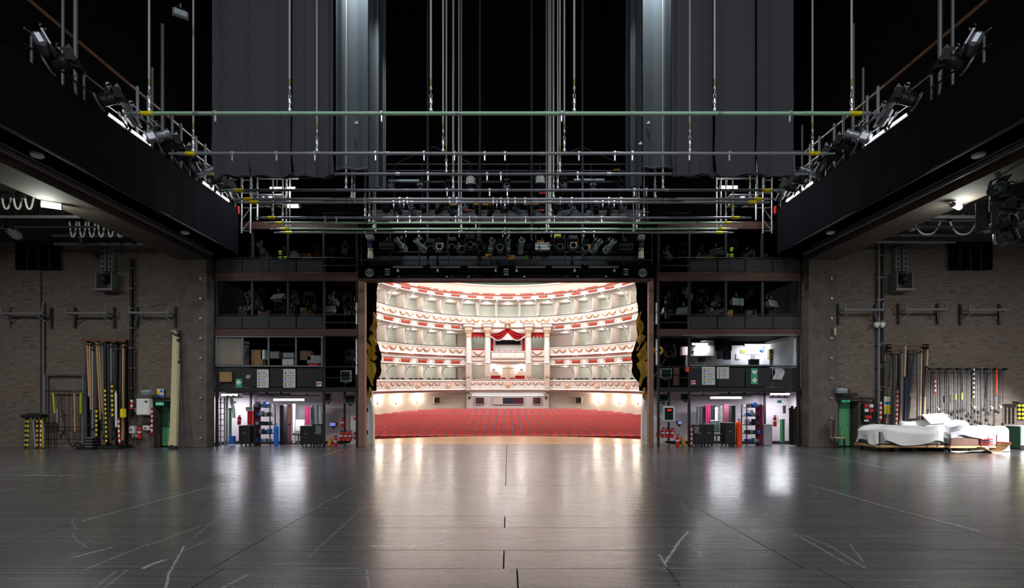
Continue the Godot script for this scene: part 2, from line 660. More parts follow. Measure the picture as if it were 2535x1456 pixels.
func floor_panel(x0: float, x1: float, d0: float, d1: float, m: StandardMaterial3D, tx: Rect2, parent: Node):
	var g := 0.008
	var a := Vector3(x0 + g, 0, -d0 - g)
	var b := Vector3(x1 - g, 0, -d1 + g)
	var st := mb()
	var bev := 0.0008
	var uv := func(p: Vector3) -> Vector2: return Vector2((p.x - tx.position.x) / tx.size.x, (-p.z - tx.position.y) / tx.size.y)
	var top := [Vector3(a.x + bev, 0, a.z - bev), Vector3(b.x - bev, 0, a.z - bev), Vector3(b.x - bev, 0, b.z + bev), Vector3(a.x + bev, 0, b.z + bev)]
	var low := [Vector3(a.x, -bev, a.z), Vector3(b.x, -bev, a.z), Vector3(b.x, -bev, b.z), Vector3(a.x, -bev, b.z)]
	var under := [Vector3(a.x, -0.03, a.z), Vector3(b.x, -0.03, a.z), Vector3(b.x, -0.03, b.z), Vector3(a.x, -0.03, b.z)]
	var faces := [top]
	for k in 4:
		var j := (k + 1) % 4
		faces.append([low[k], low[j], top[j], top[k]])
		faces.append([under[k], under[j], low[j], low[k]])
	var inside := (a + b) * 0.5 + Vector3(0, -0.5, 0)
	st.set_smooth_group(-1)
	for f in faces:
		var n: Vector3 = (f[0] - f[2]).cross(f[0] - f[1])
		var order := [0, 1, 2, 0, 2, 3] if n.dot((f[0] + f[2]) * 0.5 - inside) > 0 else [0, 2, 1, 0, 3, 2]
		for i in order:
			st.set_uv(uv.call(f[i]))
			st.add_vertex(f[i])
	put("floor_panel", st, m, parent)

func stage_floor():
	var st := mb()
	span(st, Vector3(-28, -0.5, -25.9), Vector3(28, -0.03, 12.4))
	var fl := struct("floor", st, mats.black_matte)
	var per := 0.014
	var near := floor_material("floor_near", -14.336, 3.0, per, 2048, 768)
	var near_rect := Rect2(-14.336, 3.0, 2048 * per, 768 * per)
	var far_per := 0.0275
	var far := floor_material("floor_far", -28.16, 13.66, far_per, 2048, 480)
	var far_rect := Rect2(-28.16, 13.66, 2048 * far_per, 480 * far_per)
	var rows := [3.2, 6.04, 6.79, 7.99, 8.8, 11.96, 13.66, 17.2, 20.6, 23.55]
	var cols := [-13.05, -7.1, -3.55, -0.05, 3.55, 7.1, 13.05]
	for r in rows.size() - 1:
		for c in cols.size() - 1:
			var inner: bool = rows[r] >= 13.6
			var x0: float = cols[c]
			var x1: float = cols[c + 1]
			if r == 0:
				x0 += 0.16 if c > 0 else 0.0
				x1 += 0.16 if c < cols.size() - 2 else 0.0
			if r == 2 or r == 4:   # long unbroken boards here
				if c == 3:
					continue
				if c == 2:
					x1 = cols[4]
			floor_panel(x0, x1, rows[r], rows[r + 1], far if inner else near, far_rect if inner else near_rect, fl)
	for s in [-1, 1]:
		for r in [[3.2, 8.8], [8.8, 13.66], [13.66, 18.0], [18.0, 22.0]]:
			var inner: bool = r[0] >= 13.6
			var edge := 14.3 if not inner else 20.5
			floor_panel(-edge if s < 0 else 13.05, -13.05 if s < 0 else edge, r[0], r[1], far if inner else near, far_rect if inner else near_rect, fl)
			if inner:
				floor_panel(-27.5 if s < 0 else edge, -edge if s < 0 else 27.5, r[0], r[1], far, far_rect, fl)
	# the black boards behind the camera and the outer side stages near it
	var rest := mb()
	span(rest, Vector3(-28, -0.03, -3.18), Vector3(28, 0, 12))
	for s in [-1, 1]:
		span(rest, Vector3(s * 14.32, -0.03, -13.65), Vector3(s * 28, 0, -3.18))
	put("floor_section", rest, mats.black, fl)
	# the oak fore-stage that curves out into the hall
	var edge := []
	for k in 25:
		var x := lerpf(-7.6, 7.6, k / 24.0)
		edge.append(Vector2(x, -(17.6 + sqrt(maxf(0, 130.0 - x * x)))))
	edge.append(Vector2(7.6, -23.56))
	edge.append(Vector2(-7.6, -23.56))
	var ap := mb()
	prism(ap, edge, 0.45, Transform3D(Basis(Vector3(1, 0, 0), Vector3(0, 0, 1), Vector3(0, -1, 0)), Vector3(0, -0.225, 0)))
	var fore := struct("floor_fore_stage", ap, mats.apron_wood)
	var nose := mb()
	var line := []
	for k in 25:
		line.append(Vector3(edge[k].x, -0.03, edge[k].y - 0.02))
	sweep(nose, line, 0.045, 6)
	put("edge_strip", nose, mats.wood, fore)

# ---------------------------------------------------------------- the auditorium: a round hall, centre 34.5 m from the eye
const HALL := 34.5
const RAIL := 10.5

func ring(deg: float, r: float, y: float) -> Vector3:
	var t := deg_to_rad(deg)
	return Vector3(r * sin(t), y, -(HALL + r * cos(t)))

func arc(st: SurfaceTool, prof: Array, from: float, to: float, steps: int, sink := 0.0, closed := true):   # prof: Vector2(radius, height), swept round the hall
	var mid := Vector2.ZERO
	for p in prof:
		mid += p / prof.size()
	for i in steps:
		var t0 := lerpf(from, to, float(i) / steps)
		var t1 := lerpf(from, to, float(i + 1) / steps)
		var y0 := -sink * (1.0 - cos(deg_to_rad(t0))) / 0.68
		var y1 := -sink * (1.0 - cos(deg_to_rad(t1))) / 0.68
		for k in (prof.size() if closed else prof.size() - 1):
			var p: Vector2 = prof[k]
			var q: Vector2 = prof[(k + 1) % prof.size()]
			poly(st, [ring(t0, p.x, p.y + y0), ring(t0, q.x, q.y + y0), ring(t1, q.x, q.y + y1), ring(t1, p.x, p.y + y1)], ring((t0 + t1) / 2, mid.x, mid.y + (y0 + y1) / 2), 3 + k)
	for e in [[from, to], [to, from]]:
		if closed:
			var pts := []
			for p in prof:
				pts.append(ring(e[0], p.x, p.y - sink * (1.0 - cos(deg_to_rad(e[0]))) / 0.68))
			poly(st, pts, ring(e[1], mid.x, mid.y))

func sunk(deg: float, sink: float) -> float:
	return -sink * (1.0 - cos(deg_to_rad(deg))) / 0.68

func swag(st: SurfaceTool, a0: float, a1: float, top: float, sag: float, r: float, thick: float, sink: float):
	var pts := []
	for k in 7:
		var u := k / 6.0
		var deg := lerpf(a0, a1, u)
		pts.append(ring(deg, r, top - sag * (1.0 - pow(2.0 * u - 1.0, 2.0)) + sunk(deg, sink)))
	sweep(st, pts, thick, 5)

var bays := [-80.0, -67.5, -56.5, -46.9, -38.0, -29.5, -21.3, -13.2, -5.1, 5.1, 13.2, 21.3, 29.5, 38.0, 46.9, 56.5, 67.5, 80.0]

func balcony(n: int):
	# heights in the middle of each tier: rail, parapet foot, band top, band foot, how far it sinks towards the stage
	var h: Array = [[3.87, 3.02, 3.02, 2.95, 0.29], [6.77, 6.02, 5.78, 5.2, 0.23], [9.47, 8.8, 8.76, 8.24, 0.0], [12.29, 11.47, 11.44, 11.06, 0.0]][n]
	var sink: float = h[4]
	var label: String = ["lowest white balcony tier with garlands and round medallions just above the red stalls", "second white balcony tier with garlands, broken in the middle by the royal box", "third white balcony tier with brown garlands running over the royal box", "topmost white gallery tier with pink parapet, cut by the portal's upper edge"][n]
	var t := thing("balcony", label, "balcony")
	var gap := 18.6 if n == 0 else 17.6 if n == 1 else 0.0
	var runs := [[-84.0, -gap], [gap, 84.0]] if gap > 0 else [[-84.0, 84.0]]
	for run in runs:
		var steps := int((run[1] - run[0]) / 3.0)
		var p := mb()
		arc(p, [Vector2(RAIL - 0.05, h[0]), Vector2(RAIL - 0.09, h[0] - 0.05), Vector2(RAIL - 0.02, h[0] - 0.12), Vector2(RAIL + 0.02, h[0] - 0.16), Vector2(RAIL + 0.02, h[1] + 0.16), Vector2(RAIL - 0.08, h[1] + 0.1), Vector2(RAIL - 0.14, h[1] + 0.04), Vector2(RAIL - 0.14, h[1]), Vector2(RAIL + 0.3, h[1]), Vector2(RAIL + 0.3, h[0])], run[0], run[1], steps, sink)
		put("parapet", p, mats.parapet_pink if n == 3 else mats.plaster_white, t)
		var c := mb()
		arc(c, [Vector2(RAIL - 0.04, h[0] + 0.002), Vector2(RAIL - 0.02, h[0] + 0.07), Vector2(RAIL + 0.26, h[0] + 0.07), Vector2(RAIL + 0.28, h[0] + 0.002)], run[0], run[1], steps, sink)
		put("rail_cap", c, mats.plaster_beige if n == 0 else mats.rail_dark if n < 3 else mats.plaster_white, t)
		# dark bead below the parapet, the floor slab and its soffit
		var bead := mb()
		arc(bead, [Vector2(RAIL - 0.1, h[1] - 0.002), Vector2(RAIL - 0.08, h[1] - 0.05), Vector2(RAIL + 0.2, h[1] - 0.05), Vector2(RAIL + 0.2, h[1] - 0.002)], run[0], run[1], steps, sink)
		put("bead", bead, mats.ornament_red if n != 2 else mats.garland, t)
		var slab := mb()
		if n == 0:
			arc(slab, [Vector2(RAIL + 0.05, h[1] - 0.05), Vector2(RAIL + 0.05, h[1] - 0.17), Vector2(13.7, 2.62), Vector2(13.7, h[1] - 0.05)], run[0], run[1], steps, sink)
		else:
			arc(slab, [Vector2(RAIL + 0.12, h[1] - 0.04), Vector2(RAIL + 0.12, h[3] + 0.02), Vector2(RAIL + 0.5, h[3] - 0.02), Vector2(13.7, h[3] - 0.02), Vector2(13.7, h[1] - 0.04)], run[0], run[1], steps, sink)
		put("floor_slab", slab, mats.plaster_beige, t)
		if n > 0:
			var band := mb()
			arc(band, [Vector2(RAIL + 0.04, h[2]), Vector2(RAIL - 0.02, h[2] - 0.05), Vector2(RAIL + 0.1, h[2] - 0.09), Vector2(RAIL + 0.1, h[3] + 0.1), Vector2(RAIL + 0.02, h[3] + 0.07), Vector2(RAIL + 0.02, h[3]), Vector2(RAIL + 0.5, h[3]), Vector2(RAIL + 0.5, h[2])], run[0], run[1], steps, sink)
			put("band", band, mats.plaster_white, t)
	for k in bays.size() - 1:
		var a: float = bays[k]
		var b: float = bays[k + 1]
		var w := b - a
		if n < 2 and absf((a + b) / 2) < 22:
			continue
		# ornament on the parapet: two garlands in each bay, each a pale fill over a darker festoon
		if n == 1 or n == 2:
			for q in 2:
				var l := a + w * (0.1 + 0.42 * q)
				var g := mb()
				swag(g, l, l + w * 0.38, h[0] - 0.24, 0.26, RAIL - 0.04, 0.045, sink)
				put("garland", g, mats.garland, t)
				g = mb()
				swag(g, l + w * 0.06, l + w * 0.32, h[0] - 0.24, 0.15, RAIL - 0.02, 0.06, sink)
				lathe(g, [Vector2(0, 0.05), Vector2(0.06, 0.03), Vector2(0.07, 0)], 7, ring(l, RAIL - 0.02, h[0] - 0.24 + sunk(l, sink)), Basis(Vector3.UP, -deg_to_rad(l)) * Basis(Vector3.RIGHT, PI / 2))
				put("garland_fill", g, mats.garland_pale, t)
		var pan := mb()
		var top: float = h[0] - (0.2 if n != 3 else 0.14)
		var foot: float = h[1] + 0.2
		for f in [[a + w * 0.06, a + w * 0.94, top, top - 0.03], [a + w * 0.06, a + w * 0.94, foot + 0.03, foot], [a + w * 0.06, a + w * 0.06 + 0.3, top, foot], [a + w * 0.94 - 0.3, a + w * 0.94, top, foot]]:
			arc(pan, [Vector2(RAIL - 0.005, f[2]), Vector2(RAIL - 0.005, f[3]), Vector2(RAIL + 0.06, f[3]), Vector2(RAIL + 0.06, f[2])], f[0], f[1], 2, sink)
		put("panel_moulding", pan, mats.plaster_beige if n == 0 else mats.plaster_pink, t)
		if n == 3:
			var thin := mb()
			arc(thin, [Vector2(RAIL - 0.17, h[1] + 0.1), Vector2(RAIL - 0.17, h[1] + 0.02), Vector2(RAIL, h[1] + 0.02), Vector2(RAIL, h[1] + 0.1)], a + w * 0.12, b - w * 0.12, 2, sink)
			put("ornament", thin, mats.ornament_red, t)
		if n > 0:
			# a red fretted ornament in a round-ended frame on the band below
			var orn := mb()
			var mid: float = (h[2] + h[3]) / 2 - 0.02
			var hh: float = (h[2] - h[3]) * 0.22
			for q in 5:
				var l := a + w * (0.24 + 0.105 * q)
				arc(orn, [Vector2(RAIL + 0.05, mid + hh), Vector2(RAIL + 0.05, mid - hh), Vector2(RAIL + 0.14, mid - hh), Vector2(RAIL + 0.14, mid + hh)], l, l + w * 0.09, 1, sink)
				swag(orn, l, l + w * 0.09, mid, hh * 0.6, RAIL + 0.03, 0.03, sink)
			put("ornament", orn, mats.ornament_red, t)
			var fr := mb()
			var rim := []
			for q in 16:
				var c := cos(TAU * q / 16)
				var s := sin(TAU * q / 16)
				var deg := (a + b) / 2 + w * 0.38 * signf(c) * pow(absf(c), 0.5)
				rim.append(ring(deg, RAIL + 0.07, mid + (h[2] - h[3]) * 0.36 * s + sunk(deg, sink)))
			sweep(fr, rim, 0.035, 5, true)
			put("ornament_frame", fr, mats.plaster_beige, t)
	if n == 0:
		low_front(t, h, sink)
		var riser := mb()
		arc(riser, [Vector2(RAIL + 0.4, h[1] - 0.05), Vector2(RAIL + 0.4, h[0] - 0.69), Vector2(13.3, h[0] - 0.69), Vector2(13.3, h[1] - 0.05)], -84, 84, 48, sink)
		put("floor_riser", riser, mats.plaster_beige, t)
	candelabra(t, n, h)
	# columns, brackets and box walls stand on this tier and carry the next
	if n == 3:
		return
	var up: Array = [[5.2, 0.23], [8.24, 0.0], [11.06, 0.0]][n]
	for k in bays.size():
		var a: float = bays[k]
		if n < 2 and absf(a) < 25:
			continue
		var base: float = h[1] + 0.05 + sunk(a, sink)
		var top: float = up[0] + sunk(a, up[1])
		var col := mb()
		var foot := ring(a, RAIL + 1.35, base)
		var lift := 1.05 if n > 0 else 0.45
		lathe(col, [Vector2(0.14, 0), Vector2(0.14, 0.4), Vector2(0.1, 0.5), Vector2(0.085, top - base - lift - 0.25), Vector2(0.13, top - base - lift - 0.12), Vector2(0.13, top - base - lift), Vector2(0.1, top - base)], 8, foot)
		put("column", col, mats.plaster_white, t)
		var br := mb()
		var pts := []
		for q in 7:
			var u := q / 6.0
			pts.append(ring(a, lerpf(RAIL + 1.3, RAIL + 0.12, u), top - lift * pow(1.0 - u, 2.2) - 0.02))
		sweep(br, pts, 0.085, 6)
		put("bracket", br, mats.plaster_white, t)
		var par := mb()
		var dir := ring(a, 1, 0) - ring(a, 0, 0)
		box(par, ring(a, RAIL + 2.4, (base + top) / 2), Vector3(0.1, top - base - 0.02, 1.9), 0.0, Basis(dir.cross(Vector3.UP), Vector3.UP, dir))
		put("partition", par, mats.plaster_beige, t)
		if k == bays.size() - 1 or (n < 2 and k < bays.size() - 1 and absf((a + bays[k + 1]) / 2) < 20):
			continue
		var b: float = bays[k + 1]
		var wall := mb()
		arc(wall, [Vector2(13.3, h[1]), Vector2(13.3, up[0] - 0.05), Vector2(13.45, up[0] - 0.05), Vector2(13.45, h[1])], a, b, 4, sink if n == 0 else 0.0)
		put("box_wall", wall, mats.box_wall, t)
		var dado := mb()
		arc(dado, [Vector2(13.22, h[1]), Vector2(13.22, h[0] + 0.12), Vector2(13.3, h[0] + 0.16), Vector2(13.3, h[1])], a + 0.4, b - 0.4, 3, sink if n == 0 else 0.0)
		put("dado", dado, mats.plaster_beige, t)
		if n > 0 and (k == 4 or k == 12 or k == 3 or k == 13):   # the pairs of bays with tall pale doors
			for q in [0.3, 0.62]:
				var dr := mb()
				var l := lerpf(a, b, q)
				arc(dr, [Vector2(13.2, h[1]), Vector2(13.2, up[0] - 0.9), Vector2(13.3, up[0] - 0.85), Vector2(13.3, h[1])], l, l + 2.2, 1)
				put("box_door", dr, mats.plaster_white, t)

func low_front(t: Node3D, h: Array, sink: float):   # frieze, small festoons and medallions of the lowest balcony
	for e in [[-82, -18.7], [18.7, 82]]:
		var f := mb()
		arc(f, [Vector2(RAIL + 0.0, h[0] - 0.17), Vector2(RAIL + 0.0, h[0] - 0.42), Vector2(RAIL + 0.08, h[0] - 0.42), Vector2(RAIL + 0.08, h[0] - 0.17)], e[0], e[1], 20, sink)
		put("frieze", f, mats.plaster_pink, t)
	var discs := [-62.5, -45.0, -29.3, 29.3, 45.0, 62.5]
	for k in 47:
		var deg := -80.5 + k * 3.5
		if absf(deg) < 19.5 or discs.any(func(x): return absf(x - deg) < 2.2):
			continue
		var g := mb()
		swag(g, deg - 1.4, deg + 1.4, h[0] - 0.2, 0.22, RAIL - 0.03, 0.035, sink)
		put("garland", g, mats.garland, t)
		if k % 2 == 0:
			var d := mb()
			arc(d, [Vector2(RAIL - 0.01, h[0] - 0.45), Vector2(RAIL - 0.01, h[1] + 0.17), Vector2(RAIL + 0.06, h[1] + 0.17), Vector2(RAIL + 0.06, h[0] - 0.45)], deg + 1.6, deg + 1.9, 1, sink)
			put("panel_divider", d, mats.plaster_beige, t)
	for deg in discs:
		var o := ring(deg, RAIL - 0.02, h[0] - 0.44 + sunk(deg, sink))
		var turn := Basis(Vector3.UP, -deg_to_rad(deg)) * Basis(Vector3.RIGHT, PI / 2)
		var m := mb()
		lathe(m, [Vector2(0, 0.1), Vector2(0.12, 0.1), Vector2(0.16, 0.05), Vector2(0.26, 0.07), Vector2(0.29, 0.0)], 16, o, turn)
		put("medallion", m, mats.medallion_pink, t)
		m = mb()
		lathe(m, [Vector2(0, 0.17), Vector2(0.07, 0.15), Vector2(0.11, 0.06)], 10, o, turn)
		put("medallion_boss", m, mats.plaster_white, t)

func candelabra(t: Node3D, n: int, h: Array):   # clusters of candle lamps on the balcony fronts, part of the balcony
	if n == 0:
		return
	for deg in [-66.0, -50.0, -34.0, -19.3, -5.1, 5.1, 19.3, 34.0, 50.0, 66.0]:
		if n < 3 and absf(deg) < 25:
			continue
		var y: float = h[1] - 0.02 + sunk(deg, h[4])
		var c := ring(deg, RAIL - 0.3, y)
		var a := mb()
		sweep(a, [ring(deg, RAIL - 0.05, y - 0.1), ring(deg, RAIL - 0.18, y - 0.14), c + Vector3(0, -0.06, 0)], 0.02, 5)
		put("lamp_arm", a, mats.brass, t)
		for q in 3:
			var b := mb()
			lathe(b, [Vector2(0, -0.05), Vector2(0.045, 0.0), Vector2(0.04, 0.06), Vector2(0, 0.11)], 8, ring(deg + (q - 1) * 0.75, RAIL - 0.3, y + (0.08 if q == 1 else 0.0)))
			put("lamp_bulb", b, mats.lamp_glow, t)
		omni(ring(deg, RAIL - 0.55, y + 0.05), 0.16 if n < 3 else 0.07, Color(1, 0.985, 0.97), 0.12)

func box_chair_mesh() -> ArrayMesh:
	if not shared.has("box_chair"):
		var st := mb()
		box(st, Vector3(0, 0.45, 0), Vector3(0.42, 0.07, 0.42), 0.02)
		sheet(st, func(u, v): return Vector3((u - 0.5) * 0.44, 0.5 + v * 0.42 - 0.05 * pow(absf(u * 2 - 1), 3), 0.2 + 0.03 * sin(PI * u) + v * 0.05), 6, 3, Vector3(0, 0.7, -5))
		box(st, Vector3(0, 0.72, 0.24), Vector3(0.4, 0.36, 0.04), 0.02)
		for x in [-0.18, 0.18]:
			for z in [-0.18, 0.18]:
				tube(st, Vector3(x, 0, z), Vector3(x, 0.43, z), 0.02, 6)
		shared.box_chair = done(st)
	return shared.box_chair

func sconce(where: Vector3, turn: float, label: String, e: float):
	var t := thing("wall_sconce", label, "wall lamp", where, turn, "brass sconces under the lowest balcony")
	var st := mb()
	lathe(st, [Vector2(0, 0.0), Vector2(0.09, 0.0), Vector2(0.07, 0.03), Vector2(0, 0.04)], 10, Vector3.ZERO, Basis(Vector3.RIGHT, PI / 2))
	put("backplate", st, mats.brass, t)
	for s in [-1, 1]:
		var a := mb()
		var pts := []
		for k in 6:
			pts.append(Vector3(s * 0.03 * k, -0.06 * sin(PI * k / 5.0), 0.03 + 0.025 * k))
		sweep(a, pts, 0.012, 5)
		lathe(a, [Vector2(0.0, 0.0), Vector2(0.035, 0.01), Vector2(0.02, 0.04), Vector2(0.02, 0.09)], 8, Vector3(s * 0.15, 0, 0.155))
		put("arm", a, mats.brass, t)
		var b := mb()
		lathe(b, [Vector2(0, 0.09), Vector2(0.022, 0.11), Vector2(0.018, 0.15), Vector2(0, 0.18)], 8, Vector3(s * 0.15, 0, 0.155))
		put("bulb", b, mats.sconce_glow, t)
	omni(t.transform * Vector3(0, 0.3, 0.2), e, Color(1, 0.95, 0.86), 0.1)

func auditorium():
	for n in 4:
		balcony(n)
	var W: StandardMaterial3D = mats.parquet_wall
	var st := mb()
	arc(st, [Vector2(11.7, -1.6), Vector2(11.7, 2.75), Vector2(11.9, 2.75), Vector2(11.9, -1.6)], -100, 100, 40)
	struct("wall_stalls", st, W)
	# the middle of the stalls wall: flat, with pilasters, pictures and speakers
	var mid := mb()
	span(mid, Vector3(-3.5, -1, -45.75), Vector3(3.5, 2.75, -45.5))
	var back := struct("wall_stalls_centre", mid, mats.plaster_white)
	for s in [-1, 1]:
		var pil := mb()
		box(pil, Vector3(s * 3.42, 0.8, -45.38), Vector3(0.55, 3.9, 0.3), 0.03)
		put("pilaster", pil, mats.plaster_white, back)
		var sp := mb()
		box(sp, Vector3(s * 3.42, 2.32, -45.16), Vector3(0.14, 0.24, 0.14), 0.03)
		tag(put("wall_speaker", sp, mats.black), "tiny black speaker on the %s pilaster of the stalls' rear wall" % ("left" if s < 0 else "right"), "speaker", "speakers on the stalls pilasters")
		var f := mb()
		var c := ring(s * 32.5, 11.6, 2.1)
		var turn := Basis(Vector3.UP, -deg_to_rad(s * 32.5))
		box(f, c, Vector3(0.62, 0.6, 0.1), 0.03, turn)
		var win := thing("control_window", "small dark control window in the stalls wall, %s of the centre" % ("left" if s < 0 else "right"), "window")
		put("window_frame", f, mats.plaster_beige, win)
		var pn := mb()
		box(pn, c + turn * Vector3(0, 0, 0.05), Vector3(0.48, 0.46, 0.03), 0.0, turn)
		put("pane", pn, mats.black_gloss, win)
	for p in [[1178, 1198, "small red picture left of the long window in the stalls wall", "maroon"], [1320, 1338, "small red picture right of the long window in the stalls wall", "maroon"], [1219, 1296, "long low window with a purple banner in the stalls' rear wall", "navy"]]:
		var a := at(p[0], 985, 45.45)
		var b := at(p[1], 1000, 45.45)
		var w := thing("rear_window", p[2], "window", Vector3.ZERO)
		var f := mb()
		for e in [[a, Vector3(b.x, a.y + 0.07, a.z)], [Vector3(a.x, b.y - 0.07, a.z), b], [Vector3(a.x - 0.07, b.y, a.z), Vector3(a.x, a.y, a.z)], [Vector3(b.x, b.y, a.z), Vector3(b.x + 0.07, a.y, a.z)]]:
			span(f, e[0], e[1] + Vector3(0, 0, 0.12))
		put("window_frame", f, mats.plaster_beige, w)
		var third: float = (b.x - a.x) / 3.0
		for k in 3:
			var q := mb()
			span(q, Vector3(a.x + third * k + 0.01, b.y, a.z), Vector3(a.x + third * (k + 1) - 0.01, a.y, a.z + 0.04))
			put("pane", q, mats[p[3]] if k == 1 or p[3] == "maroon" else mats.plaster_pink if k == 0 else mats.maroon, w)
	var n := 0
	for a in [-62.0, -52.0, -41.5, 41.5, 52.0, 62.0]:
		n += 1
		sconce(ring(a, 11.68, 1.86 if absf(a) > 45 else 1.95), -deg_to_rad(a), "brass two-armed sconce glowing under the balcony, %s from the left" % ordinal(n), 1.5)
	# chairs along the boxes
	for tier in 3:
		var rail: float = [3.87, 6.77, 9.47][tier]
		n = 0
		for k in bays.size() - 1:
			var a: float = bays[k]
			var b: float = bays[k + 1]
			if absf(a + b) / 2 > 64 or (tier == 1 and absf(a + b) / 2 < 25) or (tier == 0 and absf(a + b) / 2 < 15):
				continue
			for q in 3:
				n += 1
				var deg := lerpf(a, b, 0.22 + 0.28 * q)
				var sink: float = [0.29, 0.23, 0.0][tier]
				var o := put_mesh("box_chair", box_chair_mesh(), mats.box_chair)
				o.position = ring(deg, RAIL + 0.85, rail - [0.68, 0.8, 0.72][tier] + sunk(deg, sink))
				o.rotation.y = -deg_to_rad(deg) + PI
				tag(o, "dark green box chair behind the %s balcony rail, %s from the left" % [["lowest", "second", "third"][tier], ordinal(n)], "chair", "chairs in the %s tier boxes" % ["first", "second", "third"][tier])
	n = 0
	for row in 2:
		for k in 22:
			var deg := -23.0 + k * 46.0 / 21.0
			n += 1
			var o := put_mesh("gallery_chair", box_chair_mesh(), mats.dark_green)
			o.position = ring(deg, RAIL + 1.0 + row * 0.95, 12.0 + row * 0.55)
			o.rotation.y = -deg_to_rad(deg) + PI
			o.scale = Vector3(1.2, 1.1, 1.1)
			tag(o, "green gallery seat at the very top, %s row, %s from the left" % [["front", "second"][row], ordinal(k + 1)], "seat", "green seats in the top gallery")
	var deck := mb()
	for row in 2:
		arc(deck, [Vector2(RAIL + 0.4 + row * 0.95, 11.4), Vector2(RAIL + 0.4 + row * 0.95, 12.0 + row * 0.55), Vector2(RAIL + 1.35 + row * 0.95, 12.0 + row * 0.55), Vector2(RAIL + 1.35 + row * 0.95, 11.4)], -84, 84, 40)
	struct("floor_gallery", deck, mats.plaster_beige)
	var hall := mb()
	arc(hall, [Vector2(13.7, -1.6), Vector2(13.7, 16.5), Vector2(14.2, 16.5), Vector2(14.2, -1.6)], -110, 110, 44)
	struct("wall_hall", hall, mats.plaster_pink)
	for s in [-1, 1]:
		wall_block("wall_hall_side_" + ("left" if s < 0 else "right"), Vector3(s * 12.9, -1.6, -30.2), Vector3(s * 13.4, 16.5, -25.9), "plaster_white")
		# white plaster wall beside the opening, hall side
		wall_block("wall_hall_front_" + ("left" if s < 0 else "right"), Vector3(s * 8.0, -1.6, -26.2), Vector3(s * 13.4, 16.5, -25.92), "plaster_white")
	wall_block("wall_hall_front_top", Vector3(-8.0, 9.5, -26.2), Vector3(8.0, 16.5, -25.92), "plaster_white")
	wall_block("ceiling_hall", Vector3(-14.5, 16.5, -49), Vector3(14.5, 16.9, -25.92), "plaster_white")
	# a ring chandelier under the ceiling, above the picture
	var ch := thing("chandelier", "large ring chandelier with glass globes under the auditorium ceiling", "chandelier", Vector3(0, 13.6, -HALL))
	var rg := mb()
	var pts := []
	for k in 24:
		pts.append(Vector3(2.2 * cos(TAU * k / 24), 0, 2.2 * sin(TAU * k / 24)))
	sweep(rg, pts, 0.06, 6, true)
	tube(rg, Vector3(0, 0, 0), Vector3(0, 2.9, 0), 0.05)
	for k in 3:
		tube(rg, Vector3(2.2 * cos(TAU * k / 3), 0, 2.2 * sin(TAU * k / 3)), Vector3(0, 1.5, 0), 0.03)
	put("ring", rg, mats.brass, ch)
	var gl := mb()
	lathe(gl, [Vector2(0, -0.15), Vector2(0.1, -0.11), Vector2(0.15, 0), Vector2(0.1, 0.11), Vector2(0, 0.15)], 10)
	var globe := done(gl)
	for k in 10:
		var p := Vector3(2.2 * cos(TAU * k / 10), 0.25, 2.2 * sin(TAU * k / 10))
		put_mesh("globe", globe, mats.lamp_glow, ch, p)
		omni(ch.position + p, 11.0, Color(1, 0.99, 0.985), 0.15)

func added_box_lamps():  # small lamps added under the box ceilings to brighten the box interiors
	var sh := mb()
	lathe(sh, [Vector2(0, -0.05), Vector2(0.05, -0.04), Vector2(0.07, 0), Vector2(0.0, 0.02)], 8)
	var small := done(sh)
	for tier in 3:
		var n := 0
		for k in bays.size() - 1:
			var m: float = (bays[k] + bays[k + 1]) / 2
			if absf(m) > 72 or (tier < 2 and absf(m) < 25):
				continue
			n += 1
			var o := put_mesh("added_ceiling_lamp", small, mats.added_box_lamp_glow)
			o.position = ring(m, RAIL + 1.7, [5.2, 8.24, 11.06][tier] - 0.03 + sunk(m, [0.23, 0.0, 0.0][tier]))
			tag(o, "small added ceiling lamp in the %s tier of boxes, %s from the left" % [["lowest", "second", "third"][tier], ordinal(n)], "lamp", "added ceiling lamps of the boxes")
			omni(o.position + Vector3(0, -0.14, 0), 0.7, Color(1, 1.0, 0.98), 0.1)

